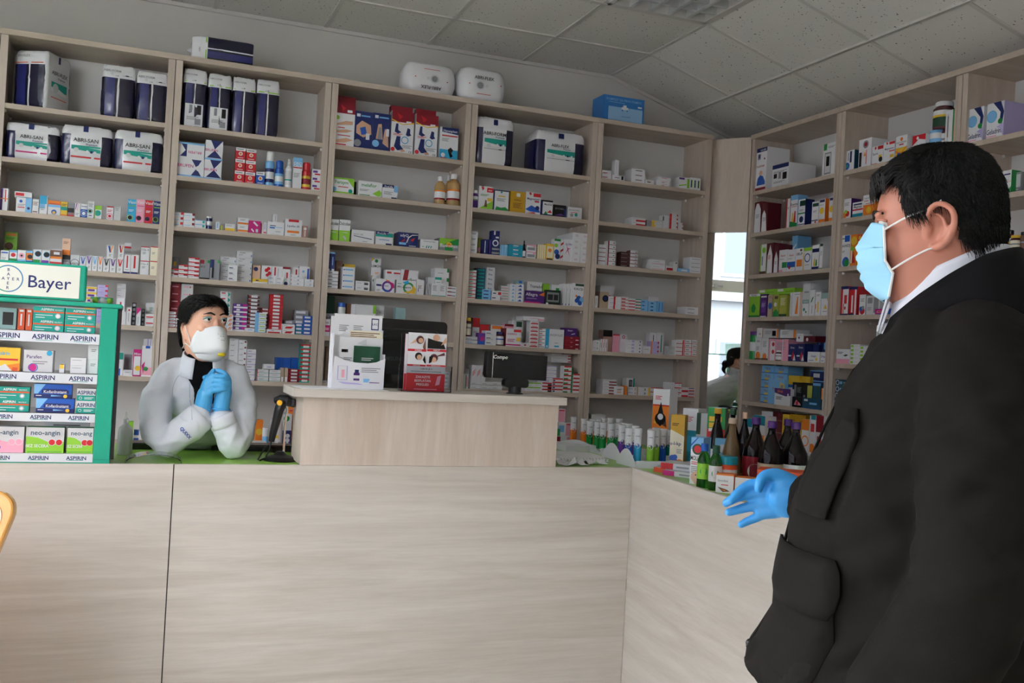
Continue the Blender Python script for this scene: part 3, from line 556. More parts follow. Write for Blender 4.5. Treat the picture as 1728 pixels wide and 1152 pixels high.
||1.527|.07|1.689|.0582|.1149|.0582|w||r .78 .1 .95 .9 b;r .3 .7 .5 .8 lb|white carton with blue bar|||1|4|
p||1.475|.005|1.689|.0724|.0203|.05|w||r .5 .5 .6 .7 n;r 0 .4 .05 .7 r;l .2 .3 .5 1 lb|white carton with small red dot|3||1|4|
p||1.549|.005|1.689|.0512|.0206|.05|w||r .6 .5 .7 .7 n;l .2 .3 .5 1 lb|white carton with small dark dot|2||1|4|s
p||.8496|.05|1.423|.0608|.0392|.0608|dr||r .3 .5 .8 .65 pk|crimson carton with pale print|6||1|5|
p||.9127|.05|1.423|.0597|.0392|.0597|lgy||r .2 .5 .6 .65 pk;r .7 .5 .8 .7 r|grey and pink carton with red print|6||1|5|
p||.847|.005|1.423|.0443|.0165|.05|w||r 0 0 1 .3 dr;r .2 .6 .8 .75 k|white carton with crimson foot|5||1|5|s
p||.8939|.005|1.423|.0287|.0157|.05|w||r 0 0 1 .3 dr;r .2 .6 .8 .75 k|short white carton with crimson foot|3||1|5|s
p||1.114|.06|1.423|.0531|.0301|.0531|w||p t .75 0 1 .5 .75 1;r .1 .6 .5 .8 r;l .1 .4 .5 1 gy|white carton with teal arrow and red side|7||1|5|
p||1.151|.01|1.423|.0317|.0222|.05|w||p o .2 .2 .5 .9 .7 .9 .4 .2;p r .5 .2 .8 .9 .9 .9 .6 .2|white carton with orange waves|4||1|5|s
p||1.184|.03|1.423|.0735|.0249|.0735|p||r 0 0 1 .35 w;r .65 .5 .95 .9 m;r .2 .45 .45 .85 w|purple striped carton|6||1|5|
p||1.259|.04|1.423|.0612|.0202|.0612|brk||r .25 .25 .8 .8 w;r 0 .8 1 .9 w;c .15 .5 .2 r|brown and white carton with red dot|10||1|5|
p||1.327|.07|1.423|.0523|.0194|.0523|brr||r .25 .35 .8 .85 w|red brown carton with white tag|7||1|5|s
p||1.3|.005|1.423|.0557|.0214|.04|lb||r .3 0 1 1 w;r .4 .4 .9 .6 lg;r 0 0 1 .12 lb|pale blue and green carton|5||1|5|
||1.247|.005|1.423|.0493|.0204|.04|w||r .3 .4 .8 .6 lb|flat white carton with blue print|||1|5|
p||1.375|.04|1.423|.0707|.0194|.0707|r||r .25 .2 .75 .8 w;r 0 .85 1 1 dr|red carton with white tag|11||1|5|
||1.36|.005|1.423|.081|.0204|.03|w||r .1 0 .9 .35 r;r .3 .6 .5 .75 gy|flat white carton with red stripe|||1|5|
p||1.443|.005|1.423|.0684|.0264|.05|w||p r .2 .1 .7 .1 .9 .6 .3 .5;l .1 .7 .3 1 gy|white carton with red swoosh|2||1|5|
p||1.46|.09|1.423|.059|.0258|.059|gy||r .2 .3 .8 .8 w|grey carton with pale tag|3||1|5|
p||1.518|.09|1.423|.0752|.0274|.0752|gy||r .1 .3 .8 .8 w|silver carton with white tag|5||1|5|
p||1.515|.02|1.423|.0438|.0203|.05|b||r .1 .3 .8 .8 w;r 0 0 1 .2 t|teal blue carton with white tag|3||1|5|s
p||1.558|.015|1.423|.0466|.0212|.05|b||r .1 .3 .8 .8 w|bright blue carton with white tag|5||1|5|s
p||1.176|.05|1.159|.0456|.0281|.05|w||l .1 .7 .5 2 gy|white carton with grey print|8||1|6|
p||1.223|.04|1.159|.0428|.031|.05|w||c .8 .7 .16 dr;l .1 .5 .5 2 gy|white carton with crimson dot|7||1|6|
p||1.267|.03|1.159|.0478|.0284|.05|w||r 0 0 1 .15 li;l .1 .7 .5 2 n|white carton with lilac line|6||1|6|
p||1.324|.02|1.159|.0626|.0209|.0626|w||r 0 .1 1 .2 t;r 0 0 .06 1 r;t .4 .6 .3 gy Singafor|white carton with green line and red side|3||1|6|
p||1.39|.02|1.159|.0607|.0208|.0607|w||r 0 .1 1 .2 t;l .2 .7 .5 1 p|white carton with thin green line|3||1|6|
||1.357|.02|1.222|.0598|.0305|.0598|w||r .3 .4 .7 .6 li;r 0 0 1 .15 gy|tilted white carton atop pile|||1|6|
||1.435|.12|1.159|.0404|.1304|.0809|b||r 0 0 1 .5 n;c .6 .4 .25 lb|deep blue carton with pale glow||2|1|6|
||1.518|.12|1.159|.0408|.1334|.05|b||r 0 0 1 .5 n;c .6 .4 .25 lb|deep blue carton at row end|||1|6|
||1.451|.02|1.159|.0177|.0764|.05|tan||r .2 0 .9 .35 w|slim brown carton with white foot|||1|6|
||1.471|.02|1.159|.0184|.0773|.05|tan||r .2 0 .9 .35 w|slim brown carton beside crimson pile|||1|6|
p||1.491|.02|1.159|.0615|.0182|.0615|dr||r .25 .25 .8 .8 w|crimson carton with white tag|4||1|6|s
p||1.551|.02|1.159|.059|.0235|.059|t||r 0 .55 1 1 r;r .25 .2 .8 .7 w|teal carton with red head and tag|9||1|6|
||1.296|-.2|.8|.0719|.0525|.06|w||r .35 .3 .75 .7 gy|white carton lying on low cabinet|||1|7|
||1.321|-.1|.8|.0374|.1568|.06|o||c .5 .6 .2 y|gold carton on low cabinet|||1|7|
lotion_bottle|tin|1.35|-.16|.8|.0341|.1209|.0341|w||w 0 2|white lotion bottle on low cabinet|||1|7|
||1.396|-.14|.8|.0405|.1621|.06|w||r 0 .4 1 .5 y;r .2 .8 .6 1 o;l .2 .3 .5 3 gy|white and gold carton on low cabinet|||1|7|
||1.458|-.12|.8|.0471|.1929|.06|w||r 0 0 1 .55 n;c .4 .88 .08 g;c .6 .4 .06 w;c .6 .28 .06 w;c .6 .16 .06 w|blue and white carton with green badge|||1|7|
p||1.495|-.04|.8|.0294|.0323|.06|o||r .2 .3 .8 .7 r;l .2 .6 .5 1 w|orange red carton by scanner|7||1|7|s
p||1.52|-.1|.8|.0261|.0325|.06|w||r .1 .3 .8 .5 gy;r 0 0 1 .2 r|white carton pile by scanner|7||1|7|s
support_box||1.671|.02|2.489|.1118|.2371|.07|w||r 0 .77 1 1 dr;p r .25 .98 .5 .9 .38 .82;r .6 .8 .85 .86 w;c .12 .66 .05 lg;p sk .1 .52 .55 .6 .9 .6 .9 .52 .1 .48;p sk .1 .36 .6 .4 .9 .38 .6 .32 .1 .3;p sk 0 .12 .6 .2 .95 .16 .5 .08 0 .06;r .15 .42 .5 .44 r;r .15 .24 .8 .26 r;r .05 .02 .6 .05 r|red and white wrist support carton|||2|1|
support_box||1.688|.1|2.489|.1095|.2978|.03|dr|||dark red hanging tab behind wrist carton|||2|1|
support_box||1.781|.02|2.489|.1038|.2083|.06|n||p sk .1 .6 .4 .75 .9 .65 .95 .4 .5 .3 .1 .4;p b .3 .55 .6 .6 .7 .4 .4 .36;r .65 .25 .85 .42 w;r .1 .85 .3 .93 w;r .35 .86 .85 .9 lb;c .2 .14 .1 gy|navy support carton with wrist picture|||2|1|
support_box||1.885|.02|2.489|.1004|.2114|.06|n||p sk .2 .3 .3 .7 .5 .72 .6 .3;p sk .6 .2 .7 .6 .9 .5 .95 .1;p gy .3 .3 .36 .62 .5 .62 .55 .3;r .78 .4 .95 .6 w;c .2 .18 .1 lb;r .1 .86 .3 .94 w;r .35 .87 .9 .91 lb|navy support carton with thumb picture|||2|1|
support_box||1.992|.02|2.489|.1322|.2393|.06|w||r 0 .74 1 1 dr;p r .22 .96 .5 .88 .34 .8;p y 0 .8 .5 .7 1 .76 1 .73 .5 .68 0 .77;r .65 .74 .88 .78 w;p n .15 .5 .2 .7 .3 .7 .3 .55 .45 .5 .3 .46;p n .65 .45 .72 .62 .84 .6 .84 .5 .9 .45 .75 .42;p n .15 .15 .25 .4 .42 .4 .42 .2 .6 .08 .3 .06;p sk .4 .08 .6 .1 .66 .05 .5 .03;o .62 .32 .09 .07 c;c .1 .08 .05 r;l .5 .2 .45 3 gy;l .1 .46 .4 2 r;t .88 .05 .05 k CE|red and white ankle support carton|||2|1|
support_box||2.003|.1|2.489|.1299|.2865|.05|dr|||spare ankle support carton behind first|||2|1|
support_box||2.134|.02|2.489|.133|.2413|.06|w||r 0 .74 1 1 dr;p r .22 .96 .5 .88 .34 .8;p y 0 .8 .5 .7 1 .76 1 .73 .5 .68 0 .77;r .65 .74 .88 .78 w;p n .15 .5 .2 .7 .3 .7 .3 .55 .45 .5 .3 .46;p n .65 .45 .72 .62 .84 .6 .84 .5 .9 .45 .75 .42;p n .15 .15 .25 .4 .42 .4 .42 .2 .6 .08 .3 .06;p sk .4 .08 .6 .1 .66 .05 .5 .03;o .62 .32 .09 .07 c;c .1 .08 .05 r;l .5 .2 .45 3 gy;l .1 .46 .4 2 r;t .88 .05 .05 k CE|second red and white ankle support carton|||2|1|
support_box||2.154|.1|2.489|.1197|.2883|.05|dr|||spare ankle support carton behind second|||2|1|
support_box||2.282|.02|2.489|.1117|.1834|.07|w||p n .1 1 1 1 1 .8 .1 .85;t .55 .9 .08 w Hansaplast;r .1 .72 .95 .76 r;r 0 0 1 .3 c;p k .45 .3 .6 .38 .75 .3 .65 .2 .75 .1 .6 .05 .5 .2;c .2 .12 .07 w;r .05 0 .4 .04 r;l .1 .65 .4 3 gy|white and navy brace carton with knee|||2|1|
||1.67|.02|2.223|.1273|.089|.11|w||r 0 0 1 .12 lg;p lg .45 1 1 1 1 .4 .7 .9;t .45 .72 .22 g Fersym;r .3 .4 .75 .45 r;c .12 .25 .15 lb;c .85 .2 .13 t;r 0 .9 1 1 lg|green and white enzyme carton|||2|2|
||1.814|.09|2.223|.0208|.0859|.05|k||l .2 .7 .6 1 g|dark carton behind green ones|||2|2|
||1.822|.02|2.223|.1355|.0855|.11|w||t .45 .75 .23 g melaflor;p lg .6 .2 .75 .35 .95 .1 .85 .05;p lg .75 .35 .9 .5 1 .3 .95 .1;l .05 .45 .4 2 gy;r .05 .05 .5 .1 g|white carton with green fan|||2|2|
||1.959|.02|2.223|.0906|.0787|.0906|w||r 0 .78 .75 1 n;t .4 .87 .16 w ProLife;r .75 .5 1 .95 lb;l .1 .5 .6 3 gy;r .6 0 .95 .12 n|white carton with navy and blue corner|||2|2|
syrup_bottle|syrup|2.275|.02|2.223|.0656|.1648|.0656|am|||amber syrup bottle with white cap|||2|2|
syrup_bottle|syrup|2.366|.13|2.223|.0397|.1949|.0397|am|||amber syrup bottle half hidden behind|||2|2|
syrup_bottle|syrup|2.35|.015|2.223|.0807|.1896|.0807|am|||amber syrup bottle nearest bay side|||2|2|
||1.666|.02|1.957|.0586|.1187|.0586|w||r 0 0 1 .52 lg;p w 0 .52 .3 .6 .6 .52 1 .6 1 .5 0 .5;t .5 .82 .15 k Dulcolax;l .3 .42 .5 1 w|lime and white carton with dark name|||2|3|
||1.727|.02|1.957|.0627|.1224|.0627|w||r 0 0 1 .52 lg;p w 0 .52 .3 .6 .6 .52 1 .6 1 .5 0 .5;t .5 .82 .15 k Dulcolax;l .3 .42 .5 1 w;p w .35 .2 .45 .28 .7 .14 .6 .06|lime and white carton with capsule|||2|3|
||1.798|.02|1.957|.1302|.073|.11|w||p n .1 .55 .9 .38 .9 .32 .1 .5;t .3 .66 .12 gy AUGC LEK;l .5 .15 .2 1 gy|long white carton with dark streak|||2|3|
||1.936|.02|1.957|.1003|.0772|.1003|w||r 0 .75 .75 1 n;t .42 .86 .17 w ProLife +;r 0 .6 1 .76 t;r .75 .6 1 .9 t;l .2 .4 .6 1 b;r .6 0 .95 .14 n|white and teal carton with navy corner|||2|3|
||2.067|.02|1.957|.1181|.0841|.11|n||t .3 .8 .2 w adyQ;p w .4 .3 .5 .7 .7 .88 .98 .9 .98 .86 .7 .82 .55 .65 .45 .3;p r .1 .3 .35 .6 .3 .4;p r .6 .5 .85 .7 .75 .4;r .05 .15 .4 .3 lb;l .55 .12 .35 1 w|navy carton with red sparks|||2|3|
||2.199|.02|1.957|.109|.0548|.109|w||t .5 .82 .16 gy DemonacTabs;p t .3 .1 .34 .35 .4 .35 .36 .1;p t .42 .1 .46 .35 .52 .35 .48 .1;p t .54 .1 .58 .35 .64 .35 .6 .1;r .1 .2 .2 .26 g|white carton with green strokes|||2|3|
||2.31|.015|1.957|.1205|.0719|.11|gy||r 0 .5 1 1 g;p lg 0 .3 .6 .8 .9 1 0 1;c .5 .45 .26 y;c .5 .4 .2 o;t .5 .42 .3 w Bascogen;r .3 0 .7 .3 g|bright green carton with yellow sun|||2|3|
p||1.67|.02|1.689|.067|.0198|.067|w||r 0 0 1 .2 gy;r .1 .4 .5 .6 k|flat white carton with black side stripe|5||2|4|
||1.666|.02|1.788|.0241|.1034|.05|n||r .3 0 .9 .1 w;r .35 .3 .55 .75 lb;r 0 .92 1 1 lb|blue carton with upright white name||2|2|4|
||1.744|.15|1.689|.0385|.1702|.05|dp||l .3 .8 .5 2 w|grey pink carton at back|||2|4|
||1.79|.15|1.689|.0651|.1534|.0651|y||r .3 0 1 .6 o|gold carton at back|||2|4|
p||1.759|.02|1.689|.0709|.0319|.0709|w||r .2 .4 .85 .65 lb;c .12 .5 .12 b|white carton with pale blue script|4||2|4|
p||1.837|.02|1.689|.0809|.0275|.0809|w||r .6 .25 .9 .75 gy;r .62 .3 .88 .5 k;l .1 .6 .3 1 n|white carton with barcode|2||2|4|
||1.942|.12|1.689|.0584|.1967|.0584|w||p y 0 1 .3 1 0 .9;c .5 .93 .05 g;t .5 .78 .07 k LEMON;p g .1 0 .3 .3 .6 .2 .8 .1 .9 0;l .4 .6 .4 2 o|tall white herb carton with yellow corner|||2|4|
||1.94|.08|1.689|.0239|.0958|.05|w||p y 0 1 .3 1 0 .9;c .6 .7 .1 g|half hidden white herb carton|||2|4|
||2.022|.1|1.689|.091|.1377|.05|w||t .5 .55 .13 gy Dormlux;t .5 .4 .12 gy plus select;r .1 .84 .4 .92 r;r .55 .84 .98 .9 r|white carton with red lines and dark name|||2|4|
||2.114|.1|1.689|.1064|.145|.05|w||p brr 0 0 .2 1 .45 1 .3 0;t .7 .6 .16 k silkaps;l .5 .45 .45 1 gy;r .72 .1 .95 .25 dr|white carton with dark red curve|||2|4|
||1.951|.02|1.689|.1105|.0772|.11|w||o .62 .45 .42 .27 p;p m .6 .9 .95 .7 1 .4 .85 .3 .8 .6;p b .3 .3 .5 .05 .8 .05 .6 .2;p o .5 .95 .75 .9 .6 .8;t .35 .5 .12 p MenoControl;r .03 .45 .3 .58 n;l .05 .2 .2 2 gy|white carton with purple swirl|||2|4|
||2.071|.02|1.689|.1174|.0779|.11|w||o .62 .45 .42 .28 g;p c .3 .85 .6 1 .6 .8 .45 .7;p y .85 .7 1 .4 .95 .05 .3 .1 .6 .2 .8 .35;t .4 .5 .15 k PPC-Elapure;l .05 .75 .2 1 t|white carton with green and blue swirl|||2|4|
||2.19|.02|1.689|.0445|.0898|.05|w||l .2 .6 .5 3 br;r .2 .2 .3 .4 p|white carton with brown print|||2|4|
p||2.316|.09|1.749|.0883|.0551|.0883|w||r .85 .6 1 1 g;l .2 .5 .4 1 gy|white carton with green end|2||2|4|
||2.269|.07|1.689|.0459|.1109|.05|lgy||r 0 .4 1 .5 t|grey carton with green line|||2|4|
||2.307|.05|1.744|.0408|.0577|.05|w||r 0 .75 1 1 t;r 0 0 1 .2 t;l .2 .5 .6 1 t|teal topped little carton|||2|4|
||2.253|.02|1.689|.0084|.067|.05|w||r .3 0 .7 1 k|slim black striped carton||3|2|4|s
||2.278|.01|1.689|.0441|.0719|.05|w||l .15 .85 .6 5 gy;r 0 0 1 .06 t|upright white carton with grey print||2|2|4|
p||2.368|.01|1.689|.0613|.0209|.0613|w||r .1 .3 .5 .6 dr;r .5 .3 .9 .5 n|white carton with dark red side stripe|3||2|4|s
||1.684|.12|1.423|.0601|.2271|.0601|dg|||dark green jar box behind|||2|5|
ointment_tube|tin|1.749|.02|1.423|.0426|.1915|.0426|w||b 0 2|white tube with blue print|||2|5|
||1.801|.06|1.423|.0506|.1902|.0506|br||r .5 0 1 1 w;r .6 .3 .8 .6 k|brown carton with white panel|||2|5|
||1.846|.02|1.423|.1151|.1882|.11|w||t .3 .5 .3 k WAYA;r .85 .75 1 1 lg;r 0 0 1 .12 lg;l .55 .42 .2 1 gy|white carton with green foot|||2|5|
||1.968|.05|1.423|.0484|.1918|.05|lgy||t .5 .8 .14 gy DEMAX;c .2 .2 .1 r|grey carton with red dot|||2|5|
||2.081|.04|1.423|.0574|.1851|.0574|tg||r .1 .1 .9 .6 lb;t .5 .35 .2 n Prevent|teal grey carton with script|||2|5|
||1.672|.04|1.423|.0637|.1276|.0637|lgy||r 0 .7 1 1 gy;t .5 .83 .13 k Bio-Kult;r .6 0 1 .6 gy|grey and black probiotic carton|||2|5|
||1.666|.005|1.423|.04|.0938|.03|w||r 0 .25 1 .65 m;t .5 .8 .1 dr Enfa;r .2 .35 .8 .5 pk|white and magenta carton|||2|5|
p||1.704|.08|1.159|.0341|.0229|.05|tan||l .2 .5 .6 1 w|beige carton beside monitor|9||2|6|s
||1.666|.02|1.159|.0464|.0168|.05|w||t .5 .5 .35 k Dexal|white carton low beside monitor|||2|6|
pill_bottle|pill|2.5|.02|2.223|.04|.1065|.04|p||w 1|purple labelled pill bottle with white cap|||3|2|
||2.538|.02|2.223|.0903|.1347|.0903|w||r .55 .75 1 .95 r;t .77 .84 .07 w aktiv;p r .15 .95 .25 1 .35 .9 .25 .8;p lg 0 0 1 0 1 .4 .5 .2;r .6 .35 .95 .5 y;l .1 .65 .6 2 g;p br .4 .1 .45 .4 .55 .4 .6 .1|white and green carton with red tab|||3|2|
||2.631|.02|2.223|.0963|.1224|.0963|w|n|r 0 .95 1 1 n;r 0 0 .06 1 n;p g .1 0 .2 .2 .5 .15 .8 .2 1 .08 1 0;c .5 .9 .05 t;r .3 .68 .75 .73 y;l .2 .6 .6 3 gy|white herbal carton with green leaves|||3|2|
||2.737|.02|2.223|.0968|.1263|.0968|mu||r .4 .75 .65 .92 w;t .5 .6 .09 br Bellissa;l .2 .45 .6 5 br|mustard yellow carton|||3|2|
||2.835|.02|2.223|.098|.1324|.098|w||r .5 .8 1 .96 r;p r .2 .95 .3 1 .4 .9 .3 .85;t .5 .7 .1 n Magnesium;r .6 .55 .9 .62 r;p b 0 .2 .4 .4 .9 .25 1 .1 .3 .12;p r 0 .03 .6 .1 .7 .03;c .8 .3 .1 n|white magnesium carton with blue wave|||3|2|
||2.938|.02|2.223|.0762|.0941|.0762|w|n|r 0 0 .12 1 n;r 0 .9 1 1 k;t .6 .74 .12 k MelaGel;p g .2 .05 .4 .3 .6 .1;p r .5 .2 .8 .4 .95 .2;r 0 0 1 .1 n|navy edged carton with leaves|||3|2|
||3.017|.02|2.223|.0864|.074|.0864|k||t .5 .7 .14 gy SEYCHELL;p p .1 .1 .6 .3 .9 .15;r .85 0 1 .7 n|black carton with violet glow|||3|2|
||3.113|.02|2.223|.097|.0703|.097|lgy||t .45 .75 .15 gy BANKOVO;c .3 .3 .15 gy;c .6 .35 .15 t;l .2 .55 .5 1 r|pale carton with small pictures|||3|2|
p||2.499|.02|1.957|.047|.0324|.05|w||l .2 .7 .6 3 n|white carton with dark script|4||3|3|
||2.569|.08|1.957|.0302|.1007|.05|ol||c .5 .3 .3 pk|green and pink carton behind|||3|3|
||2.581|.02|1.957|.0339|.0893|.05|n||r .3 .1 .45 .9 w|navy carton with upright stripe|||3|3|
||2.618|.02|1.957|.0146|.0899|.05|n||r .3 .1 .6 .9 p|slim navy carton|||3|3|
p||2.636|.02|1.957|.0517|.0237|.0517|n||r 0 .3 1 .8 gy;l .1 .5 .6 1 w|silver topped navy carton|2||3|3|s
||2.633|.02|2.004|.0498|.0978|.05|n||r .25 .75 .45 1 w;r .5 .55 .9 .65 w;o .5 .25 .2 .13 w|navy toothpaste style carton standing|||3|3|
||2.689|.02|1.957|.016|.0675|.05|lb||r 0 0 .15 1 w;r .3 .1 .5 .8 c|thin light blue carton||3|3|3|
p||2.739|.02|1.957|.0952|.0247|.0952|te||r .35 .6 .7 .85 w;r .3 .2 .6 .4 c|teal carton with white print|3||3|3|
dropper_bottle|dropper|2.833|.02|1.957|.024|.1052|.024|k||k 1|black dropper bottle|||3|3|
p||2.859|.02|1.957|.0623|.0417|.0623|w||r .1 .2 .9 .6 gy;c .8 .8 .2 pk;r 0 .85 1 1 pk|white carton with pink floral top|2||3|3|
||2.931|.03|1.957|.0142|.0903|.0568|cr||r 0 0 .2 1 y|slim cream carton||4|3|3|
||2.985|.02|1.957|.0509|.0987|.0509|y||r .1 .15 .9 .85 cr;c .5 .6 .12 o;r .1 .02 .9 .1 k|yellow carton with round picture|||3|3|
||3.037|.02|1.957|.042|.133|.05|w||r 0 .9 1 1 g;c .4 .4 .18 b;c .6 .2 .15 n;c .3 .7 .1 lg|white calcium carton with blue figure|||3|3|
||3.08|.02|1.957|.0185|.1321|.05|w||p r 0 .1 1 .2 1 .3 0 .2;p r 0 .4 1 .5 1 .6 0 .5;p r 0 .7 1 .8 1 .9 0 .8|red and white slanted stripe carton|||3|3|
||3.099|.02|1.957|.0579|.1375|.0579|w||p m .2 .3 .5 .5 .8 .2 .55 .55 .9 .6 .5 .6 .3 .8 .45 .55;t .6 .78 .1 p ALORA|white carton with pink star strokes|||3|3|
p||3.154|.01|1.957|.0553|.0364|.25|w||l .3 .6 .4 1 m;l .3 .4 .4 1 gy|white carton with small pink script|5|2|3|3|
p||2.501|.02|1.689|.0489|.0211|.05|w||r 0 .2 1 .45 r;r 0 .8 .6 1 g;r 0 .5 .5 .6 gy|white carton with red and green ends|8||3|4|s
p||2.561|.05|1.689|.0612|.0207|.0612|dt||r .1 .3 .8 .7 t|dark teal carton|9||3|4|s
p||2.617|.03|1.689|.0526|.0278|.0526|lgy||t .45 .5 .4 n Riva|grey white carton with navy name|7||3|4|s
p||2.593|0|1.689|.0445|.0202|.03|lb||r 0 .4 .7 .7 n|pale blue carton with navy band|3||3|4|s
||2.642|0|1.689|.0564|.0282|.04|w||r .1 .4 .5 .6 n|flat white carton with navy dash|||3|4|
||2.648|.01|1.717|.0664|.0286|.04|w||r .6 .2 .9 .8 r;r .1 .4 .4 .6 n|flat white and red carton|||3|4|
p||2.719|.05|1.689|.0554|.0159|.0554|w||r 0 .1 1 .25 r;r 0 .75 1 .9 g|white carton with green red line|6||3|4|s
p||2.765|.02|1.689|.0376|.0212|.05|w||p lb .3 .2 .6 .8 .8 .2|little white carton with blue sail|5||3|4|s
p||2.804|.02|1.689|.0498|.0219|.05|w||p b .2 .2 .6 .8 .8 .2;l .2 .85 .5 1 gy|white carton with blue sail|5||3|4|s
||2.801|.02|1.798|.0498|.0231|.05|tg||r .4 .2 .8 .8 b|grey blue carton on top|||3|4|
||2.859|.02|1.689|.136|.0748|.11|dp2|w|t .35 .72 .27 w Allegra;p o .7 .7 1 1 1 .6;r 0 0 .8 .12 m;l .1 .4 .5 1 li|purple allergy carton with orange corner|||3|4|
||2.905|.1|1.689|.1001|.1356|.1001|w||t .6 .8 .14 k Tramadol;l .3 .6 .4 1 gy|white carton with dark script behind|||3|4|
||3.02|.12|1.689|.0456|.1317|.05|lg||c .5 .4 .3 r|lime carton with red dot behind|||3|4|
digital_clock||2.989|0|1.689|.0988|.0867|.03|k||r .06 .12 .94 .9 dg;r .1 .18 .9 .84 gy;r .15 .3 .5 .7 k;r .55 .3 .85 .7 k;r .05 -.02 .2 .1 w|black digital thermometer clock with grey screen|||3|4|
||3.063|.09|1.689|.0768|.1271|.05|w||r .4 .7 .9 .85 g|white carton with green tab behind|||3|4|
||3.115|.03|1.689|.0207|.1335|.0622|w||r .3 .1 .4 .8 gy;r 0 .02 .3 .1 b|slim upright white carton||3|3|4|
||3.175|.02|1.689|.0877|.1422|.0877|w||r .2 .88 .95 .98 dg;t .55 .76 .1 k KALCIJ-C;c .5 .35 .12 b;c .75 .3 .12 lb;c .35 .25 .1 b;c .6 .15 .1 b;c .9 .4 .06 o;c .3 .45 .05 o|white calcium carton with blue bubbles|||3|4|
p||2.499|.02|1.423|.0805|.0222|.0805|w||t .4 .5 .3 b Dermix;r 0 0 1 .2 gy|white carton with blue script|2||3|5|
pill_bottle|pill|2.5|.02|1.467|.0402|.1096|.0402|brk||y 1|brown vitamin bottle on white cartons|||3|5|
||2.569|.1|1.423|.0449|.1576|.05|w||r 0 .65 1 1 r;l .2 .5 .6 2 gy|white and red carton at back|||3|5|
||2.616|.1|1.423|.058|.122|.058|r||r .2 .4 .8 .6 dr|red carton at back|||3|5|
||2.582|.02|1.423|.0435|.069|.05|p||p b 0 0 1 0 1 .6 0 .3;c .6 .5 .2 m|violet and blue carton with pink swirl|||3|5|
p||2.626|.02|1.423|.0701|.0283|.0701|w||r .1 .4 .5 .55 n;l .1 .25 .6 1 gy|white carton with navy dash|3||3|5|
pill_bottle|pill|2.696|.02|1.423|.0559|.0822|.0559|w||n 1|white pill bottle with blue print|||3|5|
||2.692|.12|1.423|.0877|.1248|.0877|w||r .1 .8 .9 .95 o;t .5 .6 .2 br Vitaflora|white carton with brown name at back|||3|5|
||2.774|.1|1.423|.0581|.1333|.0581|pk||t .5 .7 .14 dr Femisan;r 0 .9 1 1 dr|pale carton with crimson name|||3|5|
||2.756|.02|1.423|.0971|.1071|.0971|w|dr|r .5 .8 1 .95 r;t .4 .7 .1 m Cranberry;r 0 .05 1 .12 m;r .7 .3 .95 .5 y;l .1 .4 .5 3 m|white and magenta carton with red tab|||3|5|
||2.823|.11|1.423|.0747|.1603|.0747|w||r .4 .75 .9 .95 dg;t .6 .5 .14 k KALCIJ|white carton with dark green tab behind|||3|5|
||2.854|0|1.423|.0439|.0262|.03|w||r .3 .3 .6 .6 r|low white carton with red dash|||3|5|
p||2.91|.03|1.423|.0605|.0228|.0605|w||r .1 .15 .9 .45 r;t .5 .65 .35 r FOLAC|white carton with orange red name|7||3|5|s
||2.857|.02|1.583|.1409|.0254|.11|w||l .3 .6 .5 1 r;r .7 .1 1 .5 pk|long white carton lying on top|||3|5|
p||2.974|.03|1.423|.0386|.0232|.05|w||r 0 .2 1 .4 gy;r 0 .7 .5 .9 r|white carton with grey and red ends|5||3|5|s
||3.011|.02|1.423|.1229|.118|.11|w||r 0 0 .2 1 c;t .6 .7 .12 gy INOFOLIC;r .5 .08 .75 .16 c;l .5 .3 .2 1 gy;r .06 .05 .14 .15 w|blue edged white carton|||3|5|
p||3.138|.02|1.423|.1028|.0268|.1028|dr||r .75 .1 .95 .3 w;r .4 .6 .55 .7 pk|dark red carton with tiny tag|3||3|5|
||3.141|.02|1.503|.082|.0517|.082|dp2||t .4 .7 .2 w Smart;p w .5 .2 .8 .3 .8 .4 .5 .3|purple carton with white tag|||3|5|
||2.5|.03|1.159|.0402|.1162|.05|w||r 0 .75 1 1 gy;r .5 0 .65 .7 g;r .65 .1 .9 .6 pk|white and grey carton with green end|||3|6|
p||2.55|.02|1.159|.0666|.0236|.11|w||r 0 .1 1 .2 gy;r .1 .4 .5 .5 gy|white carton with grey line|2|3|3|6|
||2.552|.02|1.206|.0296|.0955|.0887|w||p r .2 .3 .8 .5 .8 .55 .2 .35;p r .2 .4 .8 .6 .8 .65 .2 .45;p r .2 .5 .8 .7 .8 .75 .2 .55|upright white carton with red slashes||3|3|6|
p||2.9|.03|1.159|.0525|.0264|.1049|w||r 0 .7 1 1 lg;l .2 .4 .6 1 gy|white carton with green cap|2|2|3|6|s
p||3.027|.06|1.159|.0884|.0223|.0884|w||r 0 .8 1 1 li;l .2 .4 .6 1 gy|lilac edged white carton|7||3|6|
p||3.001|.005|1.159|.0609|.019|.05|w||r 0 .55 1 1 r;r .6 0 1 .5 k|red and dark carton|3||3|6|s
p||3.067|.005|1.159|.0696|.0215|.05|w||r 0 .6 1 1 r;r .05 .1 .25 .5 n|white red carton with black end|4||3|6|s
p||3.142|.01|1.159|.0589|.027|.0589|w||r 0 .7 1 1 r;r .85 0 1 1 g;r 0 0 .5 .3 g|green ended carton with red line|6||3|6|s
p||3.206|.01|1.159|.0541|.0235|.0541|w||r 0 .6 1 1 r;r .8 0 1 1 g|red carton with green end|5||3|6|s
p||3.092|.1|1.339|.1338|.0177|.11|w||r .85 .2 1 .6 r;l .1 .5 .5 1 gy|white carton with red tip|3||3|6|
||3.112|-.06|.8|.0685|.0986|.1|w||r .6 .05 .95 .95 pk;p o 0 .1 .5 .1 .4 .6 .1 .4|lower pink faced carton with amber picture|||3|7|
||3.096|-.05|.8986|.1013|.081|.1|w||r .5 .05 .95 .95 pk;r .55 .85 .9 .93 r;r .05 .3 .4 .8 lb|middle pink faced carton|||3|7|
